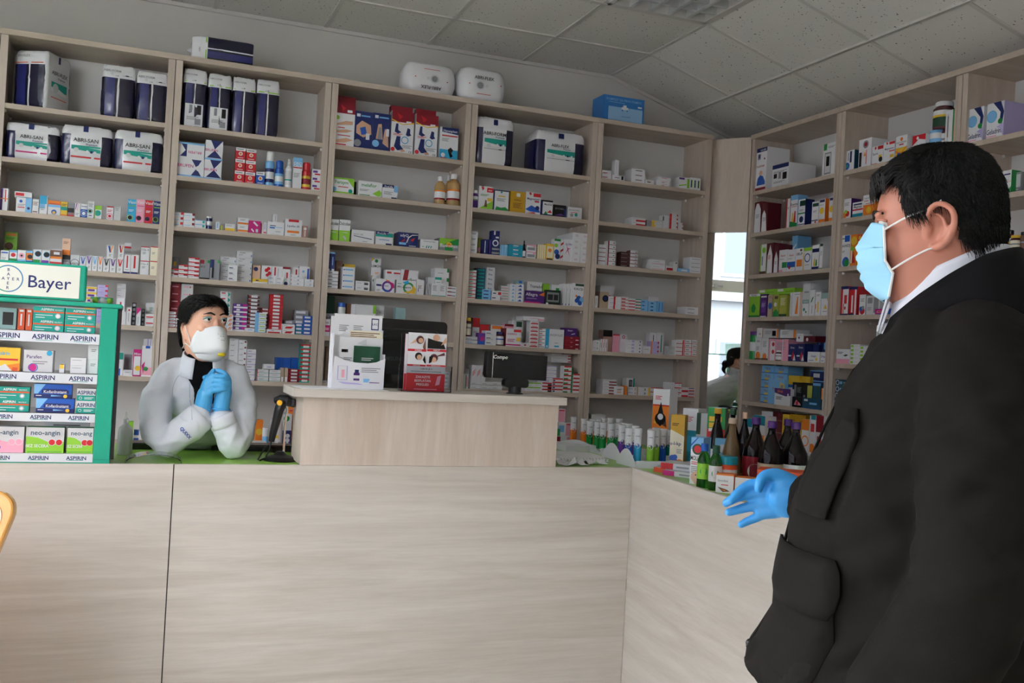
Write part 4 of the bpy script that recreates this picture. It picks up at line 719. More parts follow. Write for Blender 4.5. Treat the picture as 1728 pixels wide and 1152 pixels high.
||3.08|-.04|.9796|.0635|.0825|.08|w||r .3 .05 .95 .95 pk;r .35 .85 .9 .93 r|upper pink faced carton|||3|7|
||3.031|-.15|.8|.0358|.1498|.05|g||r 0 0 1 .35 w;l .2 .7 .6 1 w|green and white carton by counter hatch|||3|7|
||2.998|-.22|.8|.0416|.1126|.05|w||r 0 .75 1 1 dr;l .2 .5 .6 2 gy|white carton with crimson head by hatch|||3|7|
p||3.332|.02|2.489|.0665|.0276|.0665|w||r .1 .4 .6 .55 r;r .1 .2 .4 .3 gy|white carton with red dash|2||4|1|
||3.403|.02|2.489|.0861|.033|.0861|w||r .75 .2 .9 .9 k;r .2 .5 .6 .6 br|white carton with black tip|||4|1|
||3.418|.02|2.522|.0284|.0938|.05|w||r .3 .1 .35 .9 gy|slim upright white carton|||4|1|
p||3.537|.02|2.489|.0954|.0295|.0954|w||r .3 .6 .8 .75 br|white carton with brown dash|3||4|1|
||3.637|.02|2.489|.0628|.0305|.0628|w||r .2 .4 .6 .6 br|low white carton beside stack of three|||4|1|
p||3.716|.02|2.489|.0938|.0182|.0938|w||r .4 .6 .8 .75 pk;r .4 .2 .6 .4 gy|white carton with pink dash|2||4|1|s
||3.726|.02|2.525|.0913|.023|.0913|w||r .3 .6 .7 .8 pk|skewed white carton on top|||4|1|
||3.879|.02|2.489|.0801|.0745|.0801|w|w|p lg 0 .3 .7 .45 .7 .35 0 .2;r 0 .8 .5 .95 p;r .75 .1 .95 .9 lg|white carton with lime slash|||4|1|
||3.961|.02|2.489|.0257|.0805|.0772|w||r .2 .2 .5 .8 n;r .5 .2 .7 .8 lg|upright white carton with lime bar||3|4|1|
p||3.556|.02|2.223|.0964|.0255|.0964|w||r .3 0 1 .45 r;l .1 .7 .4 1 gy|white carton with red foot|2||4|2|
p||3.661|.02|2.223|.0513|.0217|.0513|gy||r .7 0 1 1 y|grey carton with gold end|2||4|2|s
p||3.715|.02|2.223|.0606|.0246|.0606|lgy||r 0 .2 .2 .8 y|pale carton with gold end|2||4|2|s
||3.776|.02|2.223|.0466|.0844|.05|lgy||r 0 .6 .15 .9 k|grey carton with black mark|||4|2|
p||3.824|.02|2.223|.0614|.0248|.0614|lgy||r 0 0 .25 1 r;r .85 .5 1 .9 r|grey carton with red left end|4||4|2|s
p||3.889|.02|2.223|.0381|.0239|.05|lgy||r .8 .4 1 .9 r|grey carton with red tip|2||4|2|s
p||3.399|.02|1.957|.0559|.0257|.0559|w|w|r 0 0 .15 1 dr;r 0 0 1 .12 dr;c .75 .5 .2 gy|white and dark red carton|6||4|3|s
p||3.35|.05|1.957|.061|.0262|.061|w||r 0 0 1 .15 dr|white carton with dark red edge|5||4|3|s
p||3.557|.02|1.957|.0538|.0218|.0538|w|brk|r 0 0 1 .2 dr;c .75 .5 .2 gy|white carton with maroon edge|5||4|3|s
p||3.513|.06|1.957|.0612|.0248|.0612|brk||r 0 .4 1 .6 gy|maroon carton behind|4||4|3|s
p||3.705|.02|1.957|.1044|.0328|.1044|w||r .1 .15 .9 .25 pk;l .2 .6 .4 1 gy|white carton with pink line|2||4|3|
||3.816|.02|1.957|.0511|.0328|.0511|w||r .1 .1 1 .6 r|red fronted carton|||4|3|
||3.869|.02|1.957|.0295|.0638|.05|w||r .5 .8 .9 .9 n|upright white carton with navy tip|||4|3|
||3.902|.02|1.957|.0902|.0241|.0902|lb||r .3 .3 .8 .7 w|flat pale blue carton|||4|3|
p||3.992|.02|1.957|.0912|.0258|.0912|w||r .1 .45 .8 .55 gy|white carton with thin grey line|4||4|3|
||3.328|.02|1.689|.0225|.0748|.05|w||r .4 .2 .5 .8 gy|small white upright carton|||4|4|
||3.366|.03|1.689|.0619|.1042|.0619|tan||c .65 .6 .25 k;c .65 .6 .15 n|dark carton with black lens picture|||4|4|
||3.401|.1|1.689|.0964|.1482|.0964|lgy||r .15 .1 .8 .6 dr|white carton with red label at back|||4|4|
p||3.425|.02|1.689|.0852|.0264|.0852|w||r .4 0 .55 1 r;l .1 .5 .3 1 b|white carton with broad red edge|3||4|4|
p||3.513|.02|1.689|.0471|.0203|.05|w||r 0 .3 .6 .6 r;r 0 0 1 .2 r|white and red striped carton|4||4|4|s
p||3.563|.02|1.689|.0474|.0188|.05|w||r 0 0 1 .35 r|white carton with red lower half|4||4|4|s
p||3.613|.02|1.689|.0392|.0185|.05|w||r 0 .7 1 1 t;r 0 0 1 .2 r|white carton with teal top|4||4|4|s
p||3.654|.02|1.689|.0458|.0241|.05|lb||r .1 .4 .5 .6 n|pale blue carton with navy dash|3||4|4|s
p||3.702|.02|1.689|.0633|.0222|.0633|lb||r .3 .3 .6 .6 n|light blue carton|3||4|4|s
||3.768|.02|1.689|.0227|.0705|.05|lb||r .5 .1 .7 .9 b|light blue upright carton||2|4|4|
||3.755|.12|1.689|.0765|.1024|.0765|w||r .1 .3 .9 .6 r|white carton with red line at back|||4|4|
p||3.973|.02|1.689|.0987|.0249|.0987|w||r .2 .4 .7 .55 gy|white carton with grey dash|2||4|4|
p||3.325|.02|1.423|.0563|.0332|.0563|w||c .7 .5 .12 t;l .2 .6 .3 1 gy|white carton with green dot|2||4|5|
||3.383|.02|1.423|.0172|.0767|.0515|w||r .6 0 .75 1 r;r .2 .3 .4 .7 gy|upright white carton with red edge||3|4|5|
||3.438|.1|1.423|.065|.1358|.065|dp||r 0 .7 1 1 k|brown carton with black top|||4|5|
||3.506|.1|1.423|.0496|.1128|.05|pk||r 0 .93 1 1 r|pink carton with red top|||4|5|
||3.557|.1|1.423|.0521|.1158|.0521|w||o .5 .85 .09 .05 r;r .4 .1 .6 .7 lgy|white carton with red flower|||4|5|
p||3.56|.02|1.423|.1183|.0206|.11|w||r .35 .2 .5 .8 li;c .85 .5 .2 n;l .1 .5 .2 1 gy|white carton with lilac square|4||4|5|
||3.681|.02|1.423|.0555|.0478|.0555|w||l .2 .6 .6 1 gy|plain white carton before others|||4|5|
p||3.738|.02|1.423|.0581|.027|.0581|li||r 0 0 .15 1 o;r .8 .5 1 .9 r|violet carton with orange edge|3||4|5|s
||3.77|.1|1.423|.0501|.1373|.0501|w||c .4 .3 .1 dr;r .5 .5 .6 .9 k|white carton with dark red emblem|||4|5|
||3.822|.1|1.423|.0515|.1402|.0515|w||r .6 .1 .75 .9 t|white carton with teal bar|||4|5|
p||3.875|.04|1.423|.0503|.0287|.0503|lgy||l .2 .5 .6 1 gy|white carton with grey edge|2||4|5|s
p||3.925|.03|1.423|.0594|.0251|.0594|w||r 0 0 1 .15 r;r .8 0 1 1 r|white carton with red frame|4||4|5|s
p||3.981|.02|1.423|.0504|.0262|.1009|w||r 0 0 .08 1 r;r 0 .0 1 .12 r;r .2 .4 .7 .6 gy|red framed carton|4|2|4|5|s
p||3.415|.02|1.159|.0953|.018|.0953|w||r .45 0 1 .4 dr;l .1 .6 .6 1 gy|white carton with crimson end|5||4|6|
||3.493|0|1.159|.0583|.0513|.0583|w||l .2 .7 .6 2 br;r .2 .2 .7 .4 pe|white carton with brown lettering|||4|6|
||3.556|.005|1.159|.0209|.0573|.05|o|||orange sided carton|||4|6|
||3.62|.1|1.159|.0588|.1028|.0588|w||r .8 0 1 1 t;r .3 .5 .7 .9 k;r .35 .55 .65 .85 gy|teal and white device carton|||4|6|
p||3.587|.02|1.159|.0654|.0245|.0654|w||r .1 .5 .6 .7 li;r .8 .2 .9 .8 tan|white carton with lilac dash|2||4|6|s
p||3.654|.02|1.159|.0467|.0256|.05|w||r 0 0 .2 1 tan|white carton with tan edge|2||4|6|s
p||3.703|.02|1.159|.0459|.0251|.05|w||r .7 0 1 1 y;r .1 .2 .3 .8 gy|cream carton with gold edge|2||4|6|s
p||3.757|.03|1.159|.095|.0262|.095|w||r 0 .8 1 1 r;l .2 .4 .6 1 b|long white carton|2||4|6|
p||3.868|.02|1.159|.0545|.0302|.0545|w||r .7 .5 .8 .7 lb|white carton with blue tip|3||4|6|s
p||3.924|.02|1.159|.0504|.0299|.0504|w||r 0 .8 1 1 r;c .7 .5 .12 t|white carton with red rim|3||4|6|s
p||3.978|.02|1.159|.0485|.0315|.05|w||r 0 0 1 .4 r|white carton with crimson foot band|2||4|6|s
p||4.029|.02|1.159|.0444|.02|.05|w||r 0 0 1 .3 r;r 0 .7 1 .9 n|pale carton with navy edge|3||4|6|s
||3.363|.05|.8|.0971|.2282|.0971|w|||white tray carton below sixth shelf|||4|7|
device_box||4.327|-.1512|2.489|.1223|.1823|.13|w|w|r 0 0 1 .12 dr;r .0 .12 .12 .3 dr;t .5 .88 .1 dr rossmax;c .55 .62 .09 sk;p b .2 .15 .3 .45 .5 .55 .75 .5 .95 .3 .95 .15;l .1 .2 .7 1 gy;r 0 .12 .95 .2 w|white and maroon monitor carton with man|||5|1|
device_box||4.327|-.1558|2.671|.1205|.0914|.17|w||r 0 .72 1 1 n;r .2 .2 .45 .6 gy;r .25 .3 .4 .55 n;t .65 .85 .13 w microlife;c .8 .2 .08 dr|white and navy device carton stacked|||5|1|
device_box||4.327|-.3397|2.489|.1617|.1396|.2|w||r 0 .82 1 1 n;r .1 .4 .3 .6 k;r .4 .35 .55 .65 gy;r .65 .3 .9 .6 k;l .1 .7 .8 2 gy;l .1 .25 .7 2 gy|navy topped white device carton|||5|1|
device_box||4.327|-.8144|2.489|.1156|.1864|.05|w||r .05 .8 .3 1 g;r .15 .05 .65 .72 gy;r .2 .1 .6 .68 lgy;r .28 .3 .52 .6 k;l .4 .9 .5 2 gy|white carton with grey meter picture|||5|1|
||4.327|-.1707|2.223|.0755|.1973|.1|dm|dm|p w .05 .02 .08 .75 .3 .95 .6 .95 .9 .75 .95 .02;l .2 .6 .6 4 gy|maroon carton with tall white arch|||5|2|
||4.327|-.2497|2.223|.0637|.1839|.1|dm|dm|p w .05 .02 .1 .6 .4 .75 .7 .6 .9 .02;l .2 .5 .6 4 gy|maroon carton with short white arch|||5|2|
||4.327|-.4973|2.223|.039|.1801|.05|w|dr|r 0 0 .3 1 r;l .2 .7 .6 2 gy|white carton with slanted red edge|||5|2|
||4.327|-.5397|2.223|.0686|.1937|.0686|w|lb|r 0 .85 1 1 lb;t .5 .72 .08 k Essentia;l .1 .65 .8 1 r;p y .2 .15 .3 .45 .45 .45 .5 .15;p r .5 .15 .6 .5 .75 .5 .8 .15;p g 0 0 1 0 1 .12 0 .2|white family carton with sky top|||5|2|
||4.327|-.615|2.223|.0644|.1593|.0644|w|n|r .2 .75 1 .95 dg;r 0 .45 1 .5 g;c .5 .25 .12 n;r 0 .05 1 .08 n;l .2 .62 .6 2 gy|white and dark green carton|||5|2|
||4.327|-.7412|2.223|.0594|.1297|.0594|w||r .1 .78 1 .93 dg;r 0 .14 1 .18 n;c .6 .08 .05 r;l .2 .6 .6 2 gy|white carton with green head|||5|2|
||4.327|-.8051|2.223|.0534|.1398|.0534|w|o|r 0 0 1 .15 o;c .45 .5 .14 y;r .1 .85 .9 .95 n;l .1 .75 .7 1 gy|white and orange carton with disc|||5|2|
||4.327|-.8919|2.223|.0448|.1411|.05|w|o|r 0 0 1 .15 o;c .5 .5 .14 y;r .1 .85 .9 .95 n|white carton with gold disc|||5|2|
||4.327|-.2555|1.957|.0655|.1878|.0655|w|lg|r .0 0 .2 1 lg;c .6 .8 .1 lg;r .3 .3 .5 .6 gy;r 0 0 1 .1 br|white carton with lime edge|||5|3|
||4.327|-.3244|1.957|.0693|.1904|.1|dm|dm|p w .1 .02 .15 .6 .5 .95 .85 .6 .9 .02;l .25 .6 .4 4 r|maroon carton with pointed white arch|||5|3|
||4.327|-.3976|1.957|.0492|.1798|.1|dm|dm|p w .1 .02 .15 .5 .5 .75 .85 .5 .9 .02;l .25 .4 .4 3 gy|maroon carton with small white arch|||5|3|
||4.327|-.4519|1.957|.0798|.1377|.0798|w||r 0 0 .5 .12 pk;r .4 .2 1 .45 g;t .5 .75 .09 r Apisok;l .1 .6 .5 1 gy|white carton with green and lilac foot|||5|3|
||4.327|-.5335|1.957|.0777|.1335|.0777|w||r 0 .2 1 .45 b;c .3 .2 .08 r;t .5 .75 .09 r Apisol;l .1 .6 .5 1 gy|white carton with blue foot|||5|3|
||4.327|-.6159|1.957|.0663|.1356|.0663|w||r .1 .2 .9 .5 o;t .5 .75 .12 k SIRUP;p br .5 .9 .7 .98 .9 .9 .7 .85|white carton with orange square|||5|3|
||4.327|-.6855|1.957|.074|.1337|.074|w||r 0 .85 1 1 lg;o .5 .55 .2 .15 b;r 0 0 .1 .8 y;l .2 .25 .6 1 gy|white and green carton with ring|||5|3|
||4.327|-.7652|1.957|.0602|.1436|.0602|w||r 0 .7 1 .85 n;p y .2 .15 .3 .45 .45 .45 .5 .15;p g .5 .15 .6 .4 .75 .4 .8 .15;r 0 0 1 .12 n|white carton with children picture|||5|3|
||4.327|-.8313|1.957|.0266|.1454|.1|w||r 0 .9 1 1 dg;l .2 .7 .6 4 gy;r 0 0 1 .05 g|white and green carton at row end|||5|3|
||4.427|-.4378|1.957|.0561|.235|.1|lb||p w .1 .6 .8 .75 .8 .8 .1 .68;p w .1 .4 .8 .55 .8 .6 .1 .48|tall sky blue carton at back|||5|3|
||4.327|-.1495|1.689|.129|.1474|.11|lg||r 0 .9 1 1 w;t .5 .94 .07 k PROSPAN;p g .3 .4 .5 .6 .7 .4 .6 .2 .4 .2;c .5 .42 .14 g;r 0 0 1 .08 g|lime carton with green star|||5|4|
||4.327|-.2823|1.689|.0739|.1438|.0739|dp2||r .1 .85 .9 .92 w;r .2 .2 .8 .7 p;l .2 .6 .6 4 li;r .1 0 .9 .05 w|dark purple carton|||5|4|
||4.327|-.3617|1.689|.05|.1362|.05|tan||c .5 .5 .15 b;r .2 .85 .8 .95 dp|tan carton with blue picture|||5|4|
||4.327|-.4168|1.689|.0575|.1373|.0575|ol|ol|p g 0 0 1 .0 1 .2 .5 .35 0 .2;r .2 .8 .8 .92 br;c .4 .55 .1 w|yellow green herbal carton|||5|4|
||4.327|-.4778|1.689|.0728|.1328|.05|ol||l .15 .85 .7 7 cr;r 0 0 1 .12 dg|olive carton with fine print|||5|4|
||4.327|-.5796|1.689|.021|.1424|.05|w||r .2 .1 .8 .9 lgy|slim white carton|||5|4|
||4.327|-.6037|1.689|.0887|.1443|.0887|w||p o .3 .1 .5 .8 .6 .8 .6 .1;l .2 .92 .6 1 gy;r .8 0 1 1 pe|white carton with orange wedge|||5|4|
||4.327|-.6974|1.689|.0602|.0977|.0602|w|w|r 0 .75 1 1 tg;c .3 .4 .1 t;c .6 .25 .07 g;l .2 .88 .6 1 w|white carton with teal butterfly|||5|4|
||4.327|-.696|1.787|.0693|.095|.16|lgy||r .2 .4 .8 .5 gy|pale grey carton on top|||5|4|
||4.327|-.7601|1.689|.05|.1521|.05|w||p g .2 .5 .5 .7 .8 .75 .5 .55;r .5 .1 .6 .4 gy|white carton with green feather|||5|4|
||4.327|-.8152|1.689|.0476|.1373|.05|w||r .4 .15 .6 .6 y;l .2 .9 .6 2 gy;r 0 .3 .15 .5 o|white carton with gold script|||5|4|
||4.327|-.866|1.689|.0742|.131|.0742|w||r 0 .75 1 1 tg;p y .3 .3 .5 .5 .7 .3;r .7 .65 .95 .75 o;l .2 .2 .5 1 gy|white and grey carton with plum picture|||5|4|
||4.337|-.2377|1.826|.1851|.036|.08|lg||r .1 .5 .4 .9 w;l .5 .5 .4 1 dg|lime carton lying on top||2|5|4|
vitamin_tin|tin|4.327|-.1624|1.423|.0895|.1768|.0895|g||p lg .2 .7 .8 .9 .8 .98 .2 .8;r 0 .72 1 .78 w;c .5 .12 .12 b|green tube carton|||5|5|
||4.327|-.2537|1.423|.0624|.1375|.0624|w|w|t .5 .85 .1 br Seflu;c .5 .2 .17 o;r 0 0 1 .08 br;l .2 .6 .6 4 gy|white carton with orange disc|||5|5|
||4.327|-.3178|1.423|.0733|.138|.0733|w||c .5 .15 .17 o;l .2 .85 .6 6 gy;r 0 0 1 .08 br|white carton with brown foot|||5|5|
||4.327|-.263|1.561|.064|.0601|.1|w||t .5 .4 .2 br iPal;r .9 0 1 1 o|white carton with orange end on top|||5|5|
||4.327|-.3342|1.561|.1475|.0546|.1|lgy||l .1 .8 .5 4 gy;r .6 .2 .85 .8 k;r .9 0 1 1 o|grey printed carton lying|||5|5|
||4.327|-.502|1.561|.1495|.0493|.1|lgy||l .1 .8 .5 4 gy;r .85 0 1 1 o|orange sided grey carton lying|||5|5|
||4.327|-.3949|1.423|.0632|.1313|.0632|w|pk|c .7 .75 .1 r;r 0 0 .25 1 pk;c .7 .4 .1 r;r 0 .9 1 1 pk|white and pink carton with red seals|||5|5|
||4.327|-.4615|1.423|.1241|.13|.11|pk||l .1 .85 .7 8 gy;r .55 0 .6 1 w|pale pink carton with print|||5|5|
pill_bottle|pill|4.307|-.4732|1.423|.0536|.062|.0536|w||w 1|small brown bottle with white cap|||5|5|
||4.327|-.59|1.423|.0737|.1027|.0737|n||t .5 .8 .12 w Dona;p r .4 .1 .6 .6 .9 .2;p w .6 .05 .8 .4 .95 .05;r 0 .28 .4 .36 w|navy carton with red flash|||5|5|
||4.327|-.6683|1.423|.0734|.1057|.0734|n||t .5 .8 .12 w Dona;p r .4 .1 .6 .6 .9 .2;p w .6 .05 .8 .4 .95 .05;r 0 .28 .4 .36 w|second navy carton with red flash|||5|5|
||4.387|-.6706|1.423|.0613|.1033|.11|n||r .2 .2 .8 .4 dr|plain navy carton behind||2|5|5|
||4.307|-.7952|1.423|.106|.0601|.05|w||t .5 .6 .2 p Grippo;c .75 .3 .15 y;l .1 .2 .4 1 b|white carton with yellow letter|||5|5|
||4.307|-.9085|1.423|.0594|.06|.05|w||t .5 .6 .2 p Grippo;c .8 .3 .15 y;l .1 .2 .4 1 b|white carton with yellow letter at end|||5|5|
||4.337|-.6433|1.54|.066|.0479|.066|w||c .4 .5 .15 br;l .1 .8 .6 1 gy|white carton with brown drops on pile|||5|5|
||4.337|-.7129|1.54|.1068|.0344|.1068|dm||c .3 .4 .3 w|dark red carton with white disc|||5|5|
||4.407|-.748|1.423|.0471|.1544|.0943|n||r .3 .5 .6 .8 lb;r 0 0 1 .3 dr|navy carton at back||2|5|5|
p||4.357|-.289|1.159|.1272|.0463|.11|lb||t .5 .6 .32 dr TYLOL;r .3 .1 .6 .35 y;r 0 0 1 .1 b|sky blue flu carton|5||5|6|
p||4.357|-.4197|1.159|.1337|.0462|.11|lb||t .5 .6 .3 dr TYLOL;r .3 .1 .6 .35 y;r 0 0 1 .1 b|sky blue flu carton beside|5||5|6|
||4.327|-.4096|1.159|.1594|.1507|.025|lb||t .5 .6 .13 r TYLOL;p y .6 0 1 .2 1 .8 .75 .9;p gy .7 .5 .8 .8 .95 .8 .9 .5|leaning blue and yellow flu carton|||5|6|
||4.297|-.5175|1.159|.1533|.1001|.025|w||p dp2 0 1 1 1 1 .6 .7 .55 0 .72;t .35 .83 .17 o Elirub;c .85 .65 .08 w;l .1 .5 .4 3 k|white carton with purple head|||5|6|
||4.367|-.5471|1.159|.1046|.1798|.1046|y||r 0 0 .6 .6 w;l .1 .7 .3 2 gy;r 0 .6 1 .7 b|yellow and white carton|||5|6|
||4.387|-.6288|1.159|.097|.179|.097|y||r .3 .5 .8 .8 br|yellow carton lying behind|||5|6|
||4.337|-.6321|1.159|.0915|.1421|.0915|k||r .2 .2 .4 .9 gy;l .5 .8 .4 5 gy|dark grey carton with print|||5|6|
||4.337|-.7266|1.159|.0887|.1438|.0887|k||r .5 .1 1 .9 ol;r .1 .3 .3 .5 gy|black carton with olive panel|||5|6|
||4.337|-.8182|1.159|.0684|.146|.0684|dt||r .5 .1 .8 .9 dg;r 0 .9 1 1 lb|dark blue carton with green stripe|||5|6|
p||4.407|-.6979|1.259|.1422|.0593|.11|n||r .2 .3 .6 .7 w;r 0 .9 1 1 lb|navy carton with white tag|2||5|6|
||4.297|-.6883|1.159|.0904|.0596|.025|k||p pk .2 .2 .4 .7 .8 .4 .9 .2;c .5 .4 .2 r|dark carton with pink fish picture|||5|6|
||4.297|-.7803|1.159|.1627|.0583|.025|dt||r .1 .7 .3 .9 w;r .4 .4 .8 .6 lb;r 0 .05 1 .1 b|dark blue starry carton|||5|6|
||4.307|-.931|1.159|.0376|.1213|.05|cr||r 0 0 .3 1 o;l .4 .8 .4 5 gy|narrow cream and orange carton|||5|6|
||4.207|-.3603|.893|.076|.1692|.08|w||r 0 .7 1 1 te;r .1 .1 .9 .3 o|teal topped carton on base|||5|7|
||4.247|-.3867|.893|.121|.1918|.08|w||r 0 .7 1 1 te;r .4 0 1 .4 o;t .3 .5 .15 b fema|white and orange carton on base|||5|7|
||4.327|-.3566|.893|.1104|.2149|.06|w||r .2 .5 .7 .7 dr;r 0 .2 .1 .8 dr|white carton with crimson logo on base|||5|7|
p||4.327|-.4702|.893|.0451|.0733|.0901|dm||r 0 .3 1 .34 gy|maroon carton on base|3|2|5|7|
p||4.327|-.5639|.893|.065|.0711|.065|y||l .2 .7 .6 2 br|yellow carton on base|3||5|7|
p||4.337|-.6186|.893|.0732|.1096|.11|mu||l .2 .7 .5 2 br|mustard carton on base|2|2|5|7|
||4.277|-.8156|.893|.0648|.2033|.05|w||r 0 .7 1 1 o;o .5 .4 .2 .15 o|white carton with orange ring on base|||5|7|
||4.287|-.8696|.893|.0533|.2297|.05|w||c .5 .2 .25 o;r .2 .6 .8 .8 r;r .2 .9 1 1 te|white carton with orange fruit on base|||5|7|
||4.287|-.9256|.893|.0638|.235|.05|w||r 0 .6 1 1 dr;r .2 .3 .8 .5 r;p o 0 0 1 0 .5 .4|red and white carton on base|||5|7|
||4.327|-1.002|2.489|.0805|.1134|.0805|w|dt|c .3 .25 .18 b;c .3 .25 .08 t;r .55 .4 .75 .95 n;r .35 .5 .45 .9 gy|white carton with blue flower|||6|1|
||4.327|-1.116|2.489|.0973|.1566|.12|w|w|c .55 .8 .14 gy;c .55 .8 .08 dr;r .05 .05 .25 .55 k;p o .4 .4 .5 .55 .6 .4;r .6 .1 .65 .6 r|white carton with football|||6|1|
||4.327|-1.221|2.489|.0833|.1002|.0833|w||r .5 .8 1 .98 r;p r .2 .9 .3 1 .4 .9 .3 .8;t .3 .6 .13 n Sport;r 0 0 .5 .08 r;r .6 .3 .9 .5 y;c .8 .25 .14 k|white sport carton with red tab|||6|1|
||4.327|-1.307|2.489|.0808|.1082|.0808|w||r .5 .85 1 .98 r;p r .2 .95 .3 1 .4 .9 .3 .85;t .5 .66 .1 n Magnesium;r .5 .5 1 .55 r;r .6 .2 .95 .35 y|white magnesium carton with red tab|||6|1|
||4.327|-1.394|2.489|.0807|.123|.0807|w|w|c .5 .85 .08 o;t .5 .72 .08 gy NATURINIA;r .3 .6 .7 .65 r;r 0 0 1 .5 y;p o 0 .4 .5 .3 1 .55 1 .5 .5 .22 0 .3;c .3 .2 .1 b|white and yellow carton with orange emblem|||6|1|
||4.327|-1.51|2.489|.0898|.1043|.0898|w||p r 0 1 1 1 1 .7 .5 .8 0 .5;t .5 .42 .16 r SIMPLEX;c .4 .85 .08 w|pink and white carton with red banner|||6|1|
supplement_jar|tin|4.327|-1.604|2.489|.0693|.111|.0693|w||lb 0 2|white jar with blue wave|||6|1|
pill_bottle|pill|4.327|-1.609|2.6|.1036|.1395|.1036|dg||w 3|dark supplement bottle with green label|||6|1|
pill_bottle|pill|4.357|-1.642|2.489|.05|.1359|.05|w||w 1|dark bottle with white label|||6|1|
||4.327|-1.724|2.489|.0443|.1876|.1|w||r .2 .2 .5 .9 lgy;r .3 .3 .42 .85 br|white carton with upright magnesium name|||6|1|
||4.327|-1.769|2.489|.0175|.1865|.1|g||r .5 .05 .7 .95 o;c .3 .15 .1 w|green edged carton|||6|1|
||4.327|-1.008|2.223|.0685|.1121|.0685|w|dp2|c .3 .2 .15 o;c .6 .25 .14 r;c .4 .35 .1 lg;l .2 .8 .6 3 gy|white carton with purple side|||6|2|
||4.327|-1.088|2.223|.0834|.0832|.0834|w||r 0 0 1 .25 te;r 0 .45 1 .55 r;t .5 .7 .16 k Magnezij;r .1 .8 .9 .9 n|white and teal carton|||6|2|
||4.327|-1.173|2.223|.0858|.0747|.0858|o||c .5 .4 .25 y;r 0 .8 1 1 w;l .2 .9 .6 1 r|orange fruit carton|||6|2|
||4.327|-1.169|2.298|.0859|.0375|.0859|w||l .1 .6 .7 2 gy;r .1 .1 .5 .2 r|white carton atop orange one|||6|2|
||4.327|-1.005|1.957|.0809|.1383|.0809|w||t .5 .85 .11 k MAGNEZIJ;c .6 .2 .28 b;c .7 .15 .15 g;l .2 .65 .3 2 gy|white carton with blue globe|||6|3|
||4.327|-.9987|2.095|.081|.0386|.081|w||r .5 0 1 .9 b;r .1 .4 .5 .6 gy|blue carton lying on globe carton|||6|3|
||4.327|-1.088|1.957|.0532|.1739|.0532|o||c .5 .8 .14 y;p r .2 .1 .5 .5 .8 .1;c .3 .55 .12 lg;r .1 .1 .3 .5 cr|orange vitamin carton|||6|3|
||4.327|-1.146|1.957|.0471|.1336|.05|w||c .5 .85 .1 o;r 0 0 1 .4 y;l .2 .65 .6 1 r|white and orange carton with emblem|||6|3|
||4.327|-1.14|2.091|.0472|.0354|.05|ro||c .4 .5 .3 y|orange red carton atop|||6|3|
||4.327|-1.03|1.689|.0631|.1604|.1|r|r|r .25 0 1 1 w;r 0 .9 1 1 n;r .45 .4 .8 .7 r;r .5 .2 .7 .3 r;r 0 0 1 .06 n;r .35 .05 .45 .4 r|red and white gel carton|||6|4|
||4.327|-1.097|1.689|.0651|.1552|.1|r|r|r .3 .1 .5 .7 w;r 0 .9 1 1 n;r 0 0 1 .06 n;r .7 0 .9 .9 w|red gel carton with upright name|||6|4|
||4.327|-1.18|1.689|.05|.1101|.1|w|gy|c .5 .2 .18 r;c .3 .3 .12 b;c .6 .35 .1 gy;l .2 .8 .6 3 gy|white carton with dotted picture|||6|4|
||4.327|-1.234|1.689|.1036|.1016|.1036|lgy||r .1 .6 .45 .9 gy;r .55 .1 .9 .9 gy;l .1 .4 .3 3 gy|grey printed carton|||6|4|
||4.297|-1.337|1.689|.1354|.0284|.03|b||p m 0 0 .6 .3 .6 .9 0 1;r .1 .3 .6 .6 w;r .12 .35 .5 .55 r|blue and magenta lying tube carton|||6|4|
||4.367|-1.296|1.689|.0666|.1029|.0666|w||p pe .3 .1 .5 .6 .7 .1 .6 .4 .5 .8|white carton with dancer picture|||6|4|
||4.327|-1.017|1.423|.1087|.081|.1087|w||r 0 0 1 .33 pk;p dg .5 .55 .7 .65 .9 .6 .7 .5;l .1 .8 .4 2 k|white and pink carton with leaf|||6|5|
p||4.327|-1.129|1.423|.0713|.0217|.0713|w||r .05 .2 .35 .8 lg;l .45 .6 .4 1 gy|white carton with green squares|5||6|5|s
p||4.327|-1.203|1.423|.0759|.02|.0759|w||r .05 .2 .35 .8 lg;l .45 .6 .4 1 gy|white carton with lime squares|5||6|5|s
||4.357|-1.287|1.423|.0512|.2124|.0512|w||r 0 .0 1 .2 w;c .5 .5 .2 g;l .2 .8 .6 2 g|white carton with green capsule|||6|5|
||4.357|-1.341|1.423|.0518|.2235|.0518|w||r .3 .1 .6 .8 n|white and navy carton behind lapel|||6|5|
p||4.327|-1.009|1.159|.064|.0354|.064|dt||o .4 .5 .4 .3 w;r .7 .3 1 .7 lb|dark blue carton with white rings|5||6|6|
p||4.327|-1.076|1.159|.0864|.0434|.0864|dt||r .1 .6 .9 .8 gy;o .2 .3 .2 .15 lg|dark green carton with white ring|4||6|6|
supplement_box||4.327|-1.862|2.489|.0926|.164|.1|w||p n .35 1 .8 1 1 .7 .9 .35 .75 .4 .8 .7;c .3 .62 .17 lb;o .3 .62 .22 .2 c;c .8 .45 .08 g;t .5 .2 .15 n Geladrink;r 0 .05 .6 .08 pk;p li .6 .3 1 .4 1 .0 .8 .25|white drink powder carton with navy curve|||7|1|
supplement_box||4.327|-1.973|2.489|.0962|.1652|.2|w|li|p n .35 1 .8 1 1 .7 .9 .35 .75 .4 .8 .7;c .3 .62 .17 lb;o .3 .62 .22 .2 c;c .8 .45 .08 g;t .5 .2 .15 n Geladrink;r 0 .05 .6 .08 pk;p li .6 .3 1 .4 1 .0 .8 .25|larger white drink powder carton|||7|1|
p||4.327|-2.026|2.223|.0393|.0483|.05|ol||r 0 .6 1 .7 w|lime carton near man|2||7|2|
